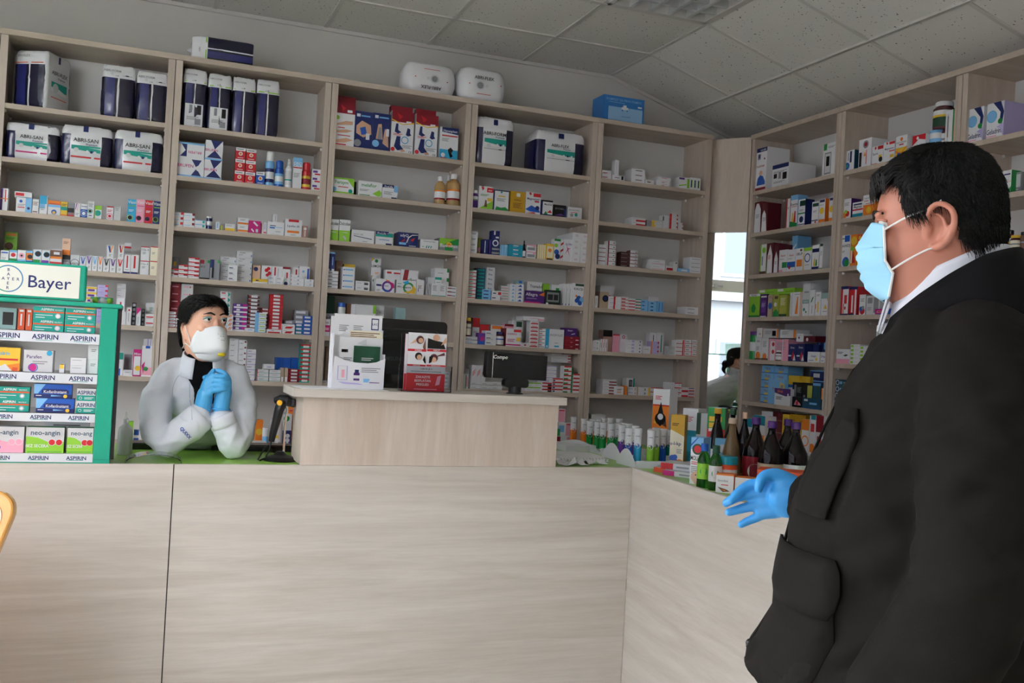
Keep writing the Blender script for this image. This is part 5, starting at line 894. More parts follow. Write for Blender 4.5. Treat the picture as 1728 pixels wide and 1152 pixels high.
||4.327|-2.069|2.223|.0576|.1059|.0576|w|g|p g 0 0 1 0 1 .3 .6 .1;r .3 .8 .9 .86 n;l .1 .6 .6 3 gy;r 0 .5 1 .52 o|white carton with green swoosh|||7|2|
||4.357|-2.106|2.223|.0472|.0965|.05|gy||r .1 .3 .9 .9 lgy;l .1 .2 .6 1 w|grey pouch carton|||7|2|
pill_bottle|pill|4.367|-2.069|1.957|.0342|.1073|.0342|dg||k 1|dark jar with black lid|||7|3|
pill_bottle|pill|4.327|-2.119|1.957|.0511|.0759|.0511|brk||y 1|brown bottle with yellow lid|||7|3|
pill_bottle|pill|4.327|-2.18|1.957|.0291|.0852|.0291|br||k 1|brown bottle with dark lid|||7|3|
''')
o = SPARE['b'].build('small_pill_boxes', M_card); o['kind'] = 'stuff'; tag(o, 'small stacked pill boxes filling the shelves between the larger cartons', 'boxes')

# ------------------------------------------------------------------ wrapped incontinence packs
def ring_pts(w, d, r, us):
    """rounded rectangle, front edge (y=0 side) first, left to right, with breaks at us (fractions of w)"""
    P = []
    for u in us: P.append((-w/2+w*u, 0, 'f', u))
    def arc(cx, cy, a0, a1, s):
        for k in range(1, 4): a = a0+(a1-a0)*k/4; P.append((cx+r*math.cos(a), cy+r*math.sin(a), s, None))
    P[0] = (-w/2+r, 0, 'f', 0); P[-1] = (w/2-r, 0, 'f', 1)
    arc(w/2-r, r, -PI/2, 0, 'r'); P.append((w/2, r, 'r', None)); P.append((w/2, d*.5, 'r', None)); P.append((w/2, d-r, 'r', None)); arc(w/2-r, d-r, 0, PI/2, 'b')
    P.append((w/2-r, d, 'b', None)); P.append((0, d, 'b', None)); P.append((-w/2+r, d, 'b', None)); arc(-w/2+r, d-r, PI/2, PI, 'l'); P.append((-w/2, d-r, 'l', None)); P.append((-w/2, d*.5, 'l', None)); P.append((-w/2, r, 'l', None)); arc(-w/2+r, r, PI, 1.5*PI, 'l')
    return P
def bulge(u, v): return .055*max(0, 1-(2*u-1)**4)*max(0, 1-(2*v-1)**4)
def pack_mesh(w, h, d, us, vs, colf, seed, soft=False):
    b = MB(); rnd = random.Random(seed); R = min(w, d)*(.3 if soft else .1); P = ring_pts(w, d, R, us); n = len(P); V = []
    for v in vs:
        s = 1-.10*max(0, (v-.86)/.14)**2-.05*max(0, (.06-v)/.06)
        if soft: s = 1-.16*abs(2*v-1)**3
        for (x, y, sd, u) in P:
            uu = (x+w/2)/w; q = -bulge(uu, v)*d*.5 if sd == 'f' else 0
            j = rnd.uniform(-.0016, .0016) if v < .97 else rnd.uniform(-.004, .004)
            V.append((x*s+j, (y-d/2)*s+d/2+q+j, h*v+(rnd.uniform(-.004, .003) if v > .97 else 0)))
    F = []
    for i in range(len(vs)-1):
        for k in range(n): F.append((i, k))
    m0 = len(b.v); b.v += V
    for i, k in F:
        a, c = P[k], P[(k+1) % n]; um = (a[3]+c[3])/2 if a[2] == 'f' and c[2] == 'f' and a[3] is not None and c[3] is not None else None
        b.f.append((m0+i*n+k, m0+i*n+(k+1) % n, m0+(i+1)*n+(k+1) % n, m0+(i+1)*n+k)); b.c.append(colf(um, (vs[i]+vs[i+1])/2, a[2]))
    t = m0+(len(vs)-1)*n; b.f.append(tuple(t+k for k in range(n))); b.c.append(colf(None, 1, 't')); b.f.append(tuple(m0+k for k in reversed(range(n)))); b.c.append(colf(None, 0, 'u'))
    return b
NAVY, BLUE, WHT, SPK = hx('131130'), hx('2f3f8e'), hx('e4e4e8'), hx('24296a')
def diaper_pack(label, loc, rz, w, h, d, style, des, seed, grp, flat=False):
    t = thing('diaper_pack', label, 'diaper pack', loc, rz, grp)
    if style == 'front':
        us = [0, .17, .18, .5, .79, .8, 1]; vs = [0, .03, .12, .3, .5, .66, .76, .77, .86, .93, .98, 1]
        cf = lambda u, v, s: WHT if v > .765 or s == 't' else (WHT if s == 'f' and u is not None and .175 < u < .795 else (hx('1a1a48') if (s == 'l' or (u is not None and u < .2)) else NAVY))
    elif style == 'end':
        us = [0, .12, .4, .475, .525, .7, 1]; vs = [0, .03, .12, .3, .49, .51, .6, .74, .75, .86, .94, .98, 1]
        cf = lambda u, v, s: WHT if v > .745 or s == 't' else (WHT if u is not None and .475 < u < .525 else (SPK if u is not None and .12 < u < .4 else NAVY))
    elif style == 'turned':
        us = [0, .12, .4, .475, .525, .7, 1]; vs = [0, .03, .12, .3, .49, .51, .6, .74, .75, .86, .94, .98, 1]
        cf = lambda u, v, s: WHT if v > .745 or s in 'tr' else (WHT if u is not None and .475 < u < .525 else (SPK if u is not None and .12 < u < .4 else NAVY))
    else:
        us = [0, .32, .5, .68, 1]; vs = [0, .03, .15, .35, .5, .7, .85, .95, 1]; cf = lambda u, v, s: WHT
    b = pack_mesh(w, h, d, us, vs, cf, seed, style == 'plain'); o = b.build('wrapper', M_wrap, t, smooth=True)
    p = MB(); design(p, des, w, h, lambda x, z, L=0: (x-w/2, -bulge(x/w, z/h)*d*.5-.0022-.0002*L, z)); p.build('print', M_card, t)
    if not flat:
        s = MB(); s.prism([(-w*.1, h*.985), (w*.12, h*.985), (w*.05, h*1.05), (-w*.03, h*1.07)], d*.5, d*.5+.006, WHT); s.build('wrap_seam', M_wrap, t)
    return t
GF = 'large wrapped packs on the shelves'
def SAN(c): return f'r .42 .85 .52 1 n;t .48 .64 .1 k ABRI-SAN;t .6 .54 .055 n Premium;p t .2 .5 .78 .43 .78 .34 .2 .4;r .2 .46 .78 .5 t;c .3 .38 .06 lgy;c .52 .36 .035 w;c .6 .355 .035 n;c .67 .35 .035 w;r .2 .19 .6 .23 {c};r .66 .19 .78 .23 {c}'
def FRM(nm): return f'r .44 .84 .55 .96 n;t .48 .66 .075 k {nm};t .62 .59 .04 n Premium;r .22 .42 .79 .55 t;p w .22 .47 .5 .44 .79 .4 .79 .38 .22 .4;c .34 .4 .045 lgy;c .56 .43 .025 w;c .64 .43 .025 n;c .72 .43 .025 w;r .22 .33 .78 .337 k;r .6 .325 .68 .345 k'
ENDD = 't .3 .88 .045 gy ABRI-FORM;c .3 .82 .03 lgy;t .45 .79 .025 k x 26;r .62 .8 .9 .805 k;r .7 .795 .8 .815 k'
diaper_pack('white and navy wrapped pack turned cornerwise, top shelf, leftmost bay', (.135, .045, LZ[1]), math.radians(-24)*1.25, .185, .29, .20, 'turned', 't .28 .9 .045 gy ABRI-FLEX;c .2 .84 .03 lgy;r .05 .77 .45 .785 ro;r .55 .77 .9 .785 ro', 1, GF)
tp = [o for o in COL.objects if o.name == 'diaper_pack'][0]
p = MB(); design(p, 'r .4 .84 .52 .96 n;t .5 .66 .07 k ABRI-FLEX;t .62 .58 .04 n Premium;r .05 .36 .95 .5 t;p w .05 .4 .5 .4 .95 .34 .95 .3 .05 .34;c .3 .4 .08 lgy;r .05 .22 .95 .235 ro', .14, .29, lambda x, z, L=0: (.0945+.0002*L, x+.03, z)); p.build('side_print', M_card, tp)
diaper_pack('narrow navy wrapped pack left of its twin, top shelf, leftmost bay', (.548, .03, LZ[1]), 0, .160, .272, .22, 'end', ENDD, 2, GF)
diaper_pack('narrow navy wrapped pack touching the bay side, top shelf, leftmost bay', (.712, .03, LZ[1]), 0, .155, .262, .22, 'end', ENDD, 3, GF)
for i, (x0, x1, h, c, s) in enumerate(((.041, .289, .180, 'm', 'pink lined pack, leftmost of three on the second shelf'), (.294, .536, .203, 'r', 'red lined pack, middle of three on the second shelf'), (.543, .780, .208, 'r', 'red lined pack, rightmost of three on the second shelf'))):
    diaper_pack('white and navy '+s, ((x0+x1)/2, .03, LZ[2]), 0, x1-x0-.004, h, .18, 'front', SAN(c), 10+i, GF)
for i, (x0, x1, h, s) in enumerate(((.863, .985, .310, 'first'), (.989, 1.112, .303, 'second'), (1.116, 1.237, .303, 'third'), (1.241, 1.364, .308, 'fourth'))):
    de = 'r .05 .765 .95 .785 lg;t .3 .9 .03 gy ABRI-FORM;t .45 .8 .025 k x 28'
    if i < 2: de += ';r .12 .02 .88 .4 w;r .3 .25 .42 .38 gy;r .62 .22 .8 .38 k;l .2 .18 .5 3 gy;r .55 .05 .8 .15 gy'
    diaper_pack(f'tall navy pack with lime line, {s} from the left of four, top shelf, second bay', ((x0+x1)/2, .03, LZ[1]), 0, x1-x0-.003, h, .2, 'end', de, 20+i, GF)
diaper_pack('white and navy wrapped pack with green band, narrower one, top shelf, fourth bay', (2.623, .03, LZ[1]), 0, .24, .281, .2, 'front', FRM('ABRI-FORM'), 30, GF)
diaper_pack('white and navy wrapped pack with green band, broader one, top shelf, fourth bay', (3.05, .03, LZ[1]), 0, .325, .252, .2, 'front', FRM('ABRI-FLEX'), 31, GF)
# lying pack on top of the second bay: an end pack laid on its side
lp = diaper_pack('navy wrapped pack lying on top of the second bay', (.897, .09, LZ[0]+.066), 0, .128, .315, .19, 'end', 'r .05 .765 .95 .785 lg;t .4 .88 .03 gy ABRI', 40, GF)
lp.rotation_euler = (0, -PI/2, 0); lp.location = (1.212, .03, LZ[0]+.066)
diaper_pack('plain white wrapped pack with upside down name on the middle bay top', (2.213, .03, LZ[0]), 0, .318, .178, .2, 'plain', 'o .56 .5 .15 .1 lgy;c .56 .5 .1 gy;c .44 .5 .05 lgy;t .5 .2 -.11 k ABRI-FLEX;r .35 .78 .65 .795 r;c .2 .5 .02 r;c .8 .45 .02 r', 41, GF)
diaper_pack('plain white wrapped pack with upright name, straddling the middle and fourth bay tops', (2.535, .03, LZ[0]), 0, .300, .195, .2, 'plain', 't .5 .72 .1 k ABRI-FLEX;o .42 .48 .14 .1 lgy;c .42 .48 .1 gy;c .56 .48 .05 lgy;r .35 .22 .65 .235 r;c .2 .5 .02 r;c .85 .55 .02 r', 42, GF)
# rotated pack: its white broad side
fa = carton('first_aid_box', 'blue first aid box on top of the bay left of the mirror', (3.46, .02, LZ[0]), 0, .284, .16, .16, 'fb', 't .5 .86 .09 lf KOMPLET ZA PRVO POMOC;l .12 .76 .4 1 lf;r .12 .06 .96 .58 lf;r .44 .5 .6 .6 w;r .48 .6 .56 .68 w;c .46 .47 .035 fb;c .58 .47 .035 fb;r .84 .64 .94 .7 w;t .55 .24 .07 fb automobil', 'fb', None)

# ------------------------------------------------------------------ green pharmacy display case on the counter
dc = thing('display_case', 'green framed shop display case with glass side on the counter', 'display case', (0, 0, 0))
DX0, DX1, DY0, DY1 = -.14, .650, CY+.002, CY+.26
bx('base_board', DX0, DY0, CZ, DX1, DY1, CZ+.012, M_green, dc)
bx('pillar', .598, DY0, CZ+.012, DX1, DY0+.03, 1.468, M_green, dc, bevel=.002); bx('pillar', DX0, DY0, CZ+.012, DX0+.05, DY0+.03, 1.468, M_green, dc, bevel=.002)
bx('top_board', DX0, DY0-.004, 1.468, DX1+.012, DY1, 1.482, M_green, dc, bevel=.003)
bx('glass_side', DX1+.002, DY0+.03, CZ+.012, DX1+.008, DY1, 1.466, M_acryl, dc); bx('edge_post', DX1, DY0+.018, CZ+.012, DX1+.012, DY0+.03, 1.466, M_black, dc)
bx('back_sheet', DX0, DY1-.006, CZ+.012, DX1, DY1-.002, 1.468, M_acryl, dc)
strip_me = mat('label_strip', hx('dfe4ea'), .35)
DZ = [(1.380, 1.344), (1.246, 1.213), (1.115, 1.086), (.982, .954)]
for i, (zt, zl) in enumerate(DZ):
    s = bx('case_shelf', DX0+.05, DY0+.004, zt-.006, .598, DY1-.01, zt-.001, M_acryl, dc) if zt > 1 else bx('case_shelf', DX0+.05, DY0+.004, zt-.006, .598, DY1-.01, zt-.001, M_white, dc)
    st = bx('price_strip', DX0+.05, DY0-.003, zl, .598, DY0, zt-.002, strip_me, s)
    for x in (-.017, .096, .209, .322, .435, .548):
        p = MB(); put_text(p, 'ASPIRIN', .1, .05, 0, 0, .33*(zt-zl)/.036, PAL['n'], lambda a, z, x=x, zz=(zt+zl)/2: (x+a, DY0-.0034, zz+z), bold=.02); put_text(p, 'A', .1, .05, 0, 0, .42*(zt-zl)/.036, PAL['n'], lambda a, z, x=x, zz=(zt+zl)/2: (x-.045+a, DY0-.0035, zz+z), bold=.02) if 0 else None
        p.poly([(x-.027, DY0-.0033, zl+.006), (x+.022, DY0-.0033, zl+.006), (x+.022, DY0-.0033, zl+.0075), (x-.027, DY0-.0033, zl+.0075)], PAL['t'])
        p.build('lettering', M_card, s)
ct_ = thing('capsule_tube', 'clear tube of green capsules lying on the display case top', 'tube', (.60, DY0+.07, 1.482+.011), 0)
b = MB(); b.lathe([(.010, 0), (.011, .004), (.011, .068), (.009, .072)], 16); o = b.build('tube', M_acryl, ct_, smooth=True); o.rotation_euler = (0, PI/2, 0); o.location = (-.04, 0, 0)
for k in range(3): b = MB(); b.lathe([(.002, 0), (.0085, .004), (.0085, .015), (.002, .019)], 12, PAL[('lg', 'w', 'lg')[k]]); o = b.build('capsule', M_plas, ct_, smooth=True); o.rotation_euler = (0, PI/2, 0); o.location = (-.034+k*.022, 0, 0)
# header sign
sg = MB(); sx1, sz0, sz1 = .548, 1.484, 1.602
hd = bx('sign_board', DX0, DY0, sz0, sx1, DY0+.045, sz1, M_green, dc, bevel=.006)
bx('sign_face', DX0+.01, DY0-.002, sz0+.008, sx1-.02, DY0+.002, sz1-.008, mat('cream_sign_face', hx('eceee2'), .4), hd)
p = MB(); cxs, czs, rr = .318, (sz0+sz1)/2, .040
for i in range(40):
    A, B_ = 2*PI*i/40, 2*PI*(i+1)/40; col = hx('3f7fae') if (A < 2 or A > 4.6) else hx('4aa08a')
    p.poly([(cxs+q*math.cos(a), DY0-.0024, czs+q*math.sin(a)) for q, a in ((rr, A), (rr+.0035, A), (rr+.0035, B_), (rr, B_))], col)
F_ = lambda a, z: (cxs+a, DY0-.0025, czs+z)
for k, ch in enumerate('BAYER'):
    put_text(p, ch, .2, .1, (k-2)*.072, 0, .1, PAL['n'], F_); 
    if k != 2: put_text(p, ch, .2, .1, 0, (2-k)*.145, .1, PAL['n'], F_)
put_text(p, 'Bayer', .2, .1, 0, 0, .42, PAL['n'], lambda a, z: (.440+a, DY0-.0025, czs-.003+z), bold=.004)
p.build('lettering', M_card, hd)
AP = 't .45 .8 .2 w ASPIRIN;t .82 .77 .1 w PROTECT;r 0 .52 1 .64 ro;l .08 .34 .55 1 w;l .08 .14 .3 1 w;c .8 .28 .2 tg;c .8 .28 .12 w'
AS = 'r 0 0 1 .45 t;r 0 .45 1 1 lgy;t .5 .68 .32 n ASPIRIN;o .2 .22 .12 .09 w;l .4 .3 .5 2 w'
KO = 'r 0 .28 1 1 b;r 0 .0 1 .3 n;p lb 0 1 .3 1 .1 .3 0 .3;p n .2 .35 .2 .55 .26 .66 .85 .66 .92 .55 .92 .35;t .56 .47 .22 w KofanInstant;c .83 .16 .13 y;p lb .45 .12 .75 .18 .45 .24;l .05 .2 .15 1 w'
NG = 'p lg 0 0 1 0 1 .45 .6 .42 .3 .6 0 .65;t .5 .8 .2 dt neo-angin;c .68 .42 .13 w;c .68 .42 .115 r;c .87 .42 .13 w;c .87 .42 .115 r;t .3 .28 .12 w BEZ SECERA;r .04 .04 .95 .06 g'
NP = 'p pk 0 0 1 0 1 .5 .6 .4 0 .6;t .45 .8 .2 dt neo-angin;c .68 .42 .13 w;c .68 .42 .115 pk;c .87 .42 .13 w;c .87 .42 .115 pk;c .3 .42 .1 m;t .25 .2 .12 p SRCU'
GD = 'boxes in the green display case'
def dbox(label, x0, x1, zi, h, base, des, off=.012, n=1, d=.05, up=0, side=''):
    for i in range(n):
        carton('display_carton', label+(f', {UP[i]} of two' if n == 2 and i else (', bottom of two' if n == 2 else '')), ((x0+x1)/2, DY0+off, DZ[zi][0]+up+i*h/n), 0, x1-x0-.0015, h/n, d, base, des, side, GD)
dbox('orange carton left of its orange twin, upper case shelf', .346, .368, 0, .070, 'ro', 'r .2 .85 .8 .95 w;r .35 .2 .6 .75 w', .05)
dbox('orange carton beside the green ones, upper case shelf', .369, .390, 0, .070, 'ro', 'r .2 .85 .8 .95 w;r .35 .2 .6 .75 w', .05)
dbox('green carton with red line, left pile of upper case shelf', .393, .488, 0, .080, 't', AP.replace('tg', 'lgy'), n=2)
dbox('green carton with red line, right pile of upper case shelf', .489, .583, 0, .080, 't', AP, n=2)
dbox('grey blue carton cut by the picture edge, upper case shelf', .26, .342, 0, .07, 'tg', 'r .5 .2 .9 .8 k;r 0 .3 .3 .6 c', .06)
dbox('yellow carton with blue name, second case shelf', .258, .365, 1, .075, 'y', 't .5 .76 .17 c aspirin;r .3 .45 .95 .53 r;p o 0 0 1 0 1 .35 .5 .2;p w .2 .0 .6 .3 .8 0;r .8 .0 .95 .16 ro')
dbox('pale carton with purple oval, second case shelf', .373, .464, 1, .071, 'lgy', 't .35 .7 .16 dp2 Parafen;c .3 .2 .18 m;o .33 .2 .3 .25 b;c .85 .88 .12 c;l .3 .5 .5 2 gy;r .97 0 1 1 gy')
dbox('tiny yellow topped vial carton, second case shelf', .480, .497, 1, .028, 'w', 'r .1 .5 .9 1 y')
dbox('white carton with grey print, second case shelf', .512, .562, 1, .052, 'w', 'l .1 .7 .6 1 gy', .02, n=2)
dbox('white carton near the pillar, second case shelf', .563, .597, 1, .096, 'w', 'l .3 .7 .5 2 gy', .03, n=2)
dbox('green carton with red line, third case shelf', .290, .399, 2, .080, 't', AP, n=2)
dbox('blue painkiller carton below, third case shelf', .417, .533, 2, .046, 'b', KO)
dbox('blue painkiller carton above, third case shelf', .409, .524, 2, .046, 'b', KO, .014, up=.0465)
dbox('white and green carton, third case shelf', .537, .597, 2, .082, 'lgy', AS, n=2)
dbox('pink lozenge carton, lowest case shelf', .278, .390, 3, .084, 'lgy', NP)
dbox('lime lozenge carton fully in view, lowest case shelf', .394, .509, 3, .084, 'lgy', NG, side='g')
dbox('lime lozenge carton half behind the pillar, lowest case shelf', .515, .597, 3, .084, 'lgy', NG.replace('.5 .8 .2 dt neo-angin', '.55 .8 .18 dt neo-ang'), side='g')
dbox('grey carton lying at back, lowest case shelf', .44, .58, 3, .098, 'lgy', 'l .2 .9 .6 1 k', .075)

# ------------------------------------------------------------------ things on the raised shelf and desk
ZR = 1.225
mo = thing('monitor', 'black glossy computer monitor seen from behind', 'monitor', (1.698, -1.42, CZ-.006), math.radians(3))
def rrect(w, h, r, z0=0, n=5):
    P = []
    for (cx, cz, a0) in ((w/2-r, z0+h-r, 0), (-w/2+r, z0+h-r, PI/2), (-w/2+r, z0+r, PI), (w/2-r, z0+r, 1.5*PI)):
        for k in range(n+1): a = a0+PI/2*k/n; P.append((cx+r*math.cos(a), cz+r*math.sin(a)))
    return P[::-1]
b = MB(); b.prism(rrect(.50, .345, .02, .215), -.012, .03); b.build('bezel', M_gloss, mo, bevel=.004)
b = MB(); b.prism(rrect(.42, .27, .03, .25), -.045, -.012); b.build('rear_housing', M_black, mo, bevel=.01)
p = MB(); put_text(p, 'SAMSUNG', .2, .05, 0, 0, .36, hx('4a4a50'), lambda a, z: (a, -.0456, .395+z)); p.build('lettering', M_card, mo)
for k in range(7): bx('vent_slot', -.15, -.0458, .468+k*.005, .15, -.0452, .4702+k*.005, M_gloss, mo)
bx('port_plate', .06, -.047, .29, .17, -.044, .305, mat('port_grey', hx('55565c'), .4), mo); bx('port_plate', -.02, -.047, .29, .05, -.044, .33, M_gloss, mo)
bx('screen', -.235, .03, .235, .235, .032, .54, M_gloss, mo)
b = MB(); b.box(-.035, -.03, .012, .035, -.005, .3); b.build('stand_neck', M_gloss, mo, bevel=.005); b = MB(); b.lathe([(.11, 0), (.115, .004), (.10, .012), (.03, .016)], 28); b.build('stand_base', M_gloss, mo)
pd = thing('customer_display', 'small black customer display on a short neck', 'display', (2.138, -1.76, ZR), math.radians(2))
b = MB(); b.lathe([(.034, 0), (.034, .004), (.026, .006), (.026, .03)], 20); b.build('neck', M_black, pd)
b = MB(); b.prism(rrect(.105, .034, .012, .026), -.02, .02); b.build('swivel', M_black, pd, bevel=.003)
b = MB(); b.prism([(-.13, .062), (-.136, .075), (-.132, .158), (-.128, .165), (.128, .158), (.128, .058)], -.022, .018); b.build('housing', M_black, pd, bevel=.002)
bx('screen', -.108, -.0232, .064, .124, -.0218, .156, M_gloss, pd); bx('trim_line', -.111, -.0236, .062, -.109, -.0215, .162, M_alu, pd)
p = MB(); put_text(p, 'Compo', .2, .05, 0, 0, .3, hx('e8e8e8'), lambda a, z: (-.078+a, -.0238, .146+z), italic=.2, bold=.02); p.build('lettering', M_card, pd)
# white card holder with papers
h1 = thing('card_leaflet_holder', 'white card leaflet holder full of papers on the raised shelf', 'leaflet holder', (1.482, CY+.055, ZR), math.radians(4))
M_card_w = mat('white_card', hx('e9e9f0'), .5)
b = MB(); pts = [(-.105, .0), (.09, .0), (.094, .115), (.06, .1), (.03, .095), (-.02, .096), (-.06, .104), (-.098, .118)]; b.prism(pts, -.022, -.019); b.build('front_pocket', M_card_w, h1)
bx('back_card', -.105, .022, 0, .094, .026, .22, M_card_w, h1); bx('side_card', -.105, -.02, 0, -.102, .024, .2, M_card_w, h1); bx('side_card', .09, -.02, 0, .093, .024, .13, M_card_w, h1); bx('floor_card', -.104, -.02, 0, .092, .024, .003, M_card_w, h1)
p = MB(); design(p, 'r .08 .3 .28 .85 li;r .1 .32 .26 .84 w;r .16 .4 .22 .7 pk;r .4 .3 .52 .6 dp2;r .42 .6 .5 .72 n;r .4 .38 .52 .5 w;r .6 .24 .72 .38 lb;r .7 .15 .95 .3 w;l .72 .25 .2 1 p;l .55 .8 .38 3 gy;p li .1 .24 .5 .2 .6 .14 .2 .16', .19, .095, lambda x, z, L=0: (x-.1, -.0222-.0001*L, z+.002)); p.build('print', M_card, h1)
def sheet(name, label, parent_loc, w, h, tx, rz, base='w', des='', dz=0, lean=0, grp=None):
    o = carton(name, label, parent_loc, rz, w, h, .0012, base, des, '', grp, 'paper'); o.rotation_euler = (lean, 0, rz); return o
G1 = 'papers standing in the white card holder'
sheet('paper_sheet', 'tall white letter with small square logo in the card holder', (1.475, CY+.066, ZR+.004), .182, .272, 0, math.radians(3), 'w', 'r .77 .8 .93 .96 n;r .79 .815 .91 .945 w;t .85 .88 .03 n UKC;l .1 .85 .2 4 gy;l .4 .85 .2 3 gy', grp=G1)
sheet('paper_sheet', 'tallest white sheet behind the letter in the card holder', (1.470, CY+.073, ZR+.004), .196, .262, 0, math.radians(4), 'w', '', grp=G1)
sheet('paper_sheet', 'cream slips with fine lines in the card holder', (1.505, CY+.0615, ZR+.004), .125, .213, 0, math.radians(4), 'cr', 'l .02 .97 .9 4 br', grp=G1)
sheet('paper_sheet', 'short white form with dark mark in the card holder', (1.488, CY+.056, ZR+.004), .166, .187, 0, math.radians(5), 'w', 'r .05 .7 .2 .76 k;l .1 .6 .2 4 gy;p lgy .55 .96 .62 .98 .62 .85 .4 .88', grp=G1)
sheet('green_booklet', 'dark green booklet in front pocket of the card holder', (1.508, CY+.044, ZR+.006), .102, .155, 0, math.radians(4), 'dg', 'l .3 .72 .45 2 lgy;r .3 .52 .75 .56 lgy', grp=G1)
sheet('paper_sheet', 'loose white sheet lying under the card holder', (1.42, CY-.018, ZR+.0005), .001, .001, 0, 0) if 0 else None
b = MB(); b.box(-.17, -.0, 0, .15, .16, .0022); ps = b.build('paper_stack', M_paper, None, (1.435, CY-.022, ZR+.0002), math.radians(5)); tag(ps, 'thin stack of loose papers lying under the card holder', 'paper')
h1.location.z = ZR+.0026
# acrylic holder with red hair-loss leaflets
h2 = thing('acrylic_leaflet_holder', 'clear acrylic holder with red leaflets on the raised shelf', 'leaflet holder', (1.735, CY+.045, ZR), math.radians(2))
bx('back_plate', -.092, .024, 0, .092, .027, .215, M_acryl, h2); bx('front_plate', -.098, -.026, .0, .098, -.023, .1, M_acryl, h2); bx('foot_plate', -.098, -.026, 0, .098, .027, .003, M_acryl, h2); bx('side_plate', -.098, -.023, .003, -.095, .024, .1, M_acryl, h2); bx('side_plate', .095, -.023, .003, .098, .024, .1, M_acryl, h2)
LEAF = ('r 0 0 1 .305 r;r 0 .305 1 .42 lgy;r 0 .42 1 1 w;r 0 .68 .48 .72 r;r .5 .69 1 .73 r;r 0 .425 .48 .455 r;r .5 .43 1 .46 r;t .27 .7 .028 w SVRBEZ;t .75 .71 .03 w PERUT;t .24 .44 .02 w OPADANJE;t .75 .445 .02 w MASNA KOSA;'
  't .5 .385 .03 k UZROK JE U;l .1 .345 .8 1 gy;t .42 .245 .042 w ZAKAZITE;t .42 .18 .042 w BESPLATAN;t .42 .115 .042 w PREGLED;l .2 .04 .6 1 pk;p pk .75 .1 .8 .26 .9 .28 .86 .12;'
  'c .3 .88 .07 brk;c .32 .87 .045 sk;p br .36 .72 .44 .9 .46 .72;p sk .05 .8 .2 .9 .2 .84;p w .12 .72 .4 .72 .36 .8 .2 .8;c .72 .93 .06 sk;p k .5 .74 .98 .74 .9 .86 .7 .88 .5 .92;p sk .85 .8 .97 .95 .99 .85;'
  'c .28 .6 .065 k;c .3 .58 .045 sk;p k .36 .48 .44 .62 .48 .48;p w .1 .46 .46 .46 .4 .53 .2 .53;c .68 .58 .07 brk;c .68 .55 .045 sk;p brk .7 .6 .95 .68 .97 .63;p k .55 .48 .62 .5 .66 .62 .56 .6')
carton('leaflet', 'red and white leaflet with four portraits in the acrylic holder', (1.732, CY+.026, ZR+.0035), math.radians(2), .152, .218, .0025, 'w', LEAF, 'pk', 'leaflets in the acrylic holder', 'leaflet')
carton('leaflet', 'spare red leaflet behind, shifted left in the acrylic holder', (1.726, CY+.034, ZR+.0035), math.radians(2), .156, .212, .006, 'w', 'r 0 0 .9 .3 r', 'pk', 'leaflets in the acrylic holder', 'leaflet')
# stack of white cartons right of the monitor, fifth shelf of the middle bay
for i in range(4): carton('pill_box', f'white carton with black dash right of the monitor, {UP[i]}, sixth shelf, middle bay', (2.395, .02, LZ[6]+.118+i*.0235 if 0 else LZ[6]+i*.0235), 0, .052, .0225, .06, 'w', 't .5 .5 .4 k AUGUC', '', 'goods on the sixth shelf, middle bay')

# barcode scanner on its stand
bs = thing('barcode_scanner', 'black barcode scanner with yellow button hanging on a chrome stand', 'scanner', (1.232, -1.72, CZ-.006), math.radians(-8))
b = MB(); b.lathe([(.062, 0), (.064, .004), (.05, .014), (.025, .022), (.012, .034)], 26); b.build('foot', M_black, bs)
b = MB(); b.tube([(.012, .01, .03), (.012, .01, .12), (.016, .006, .19), (.012, -.004, .205)], .0045, 10); b.build('pole', M_chrome, bs)
b = MB(); b.tube([(-.034, 0, .07), (-.03, -.004, .10), (-.02, -.010, .15), (-.012, -.014, .19), (-.004, -.014, .215), (.004, -.012, .228)], [.011, .0135, .0155, .018, .02, .012], 12); b.build('handle', M_black, bs)
b = MB(); b.tube([(-.03, .0, .222), (-.012, -.006, .226), (.012, -.006, .224), (.034, .0, .216)], [.012, .019, .021, .016], 12); hd = b.build('head', M_black, bs)
b = MB(); b.box(.03, -.018, .2, .046, .018, .232); b.build('scan_window', M_gloss, hd, bevel=.004)
b = MB(); b.lathe([(.0105, 0), (.0095, .003), (.005, .0045)], 16); o = b.build('trigger_button', mat('yellow_button', hx('f0b020'), .35), hd, (-.012, -.031, .216)); o.rotation_euler = (PI/2-.3, 0, 0)
b = MB(); b.tube([(-.034, 0, .07), (-.04, -.002, .04), (-.052, -.02, .012), (-.07, -.05, .004), (-.078, -.06, .008), (-.066, -.045, .03), (-.045, .0, .055), (-.03, .03, .03), (.03, .05, .005)], .0028, 8); b.build('cable', M_black, bs)
# white dispenser bottle, laptop edge, black tray and papers on the desk
wb = thing('dispenser_bottle', 'milky plastic dispenser bottle beside the display case', 'bottle', (.692, -1.60, CZ-.006))
b = MB(); b.lathe([(.024, 0), (.026, .006), (.026, .085), (.022, .1), (.009, .112), (.009, .118)], 22); b.build('body', mat('milky_plastic', hx('e2e6e6'), .35, trans=.3), wb, smooth=True); b = MB(); b.lathe([(.010, .116), (.010, .13), (.005, .134), (.004, .15), (.002, .156)], 16); b.build('nozzle', M_white, wb)
def slab(name, label, cat, loc, rz, w, d, h, m, parts=()):
    t = thing(name, label, cat, loc, rz); bx('body', -w/2, -d/2, 0, w/2, d/2, h, m, t, bevel=.003)
    for nm, a in parts: bx(nm, *a[:6], a[6], t)
    return t
slab('card_terminal', 'black card terminal tray behind the dispenser bottle', 'device', (.77, -1.36, CZ-.006), .1, .2, .13, .022, M_black, (('keypad', (-.08, -.05, .022, .02, .05, .024, M_gloss)),))
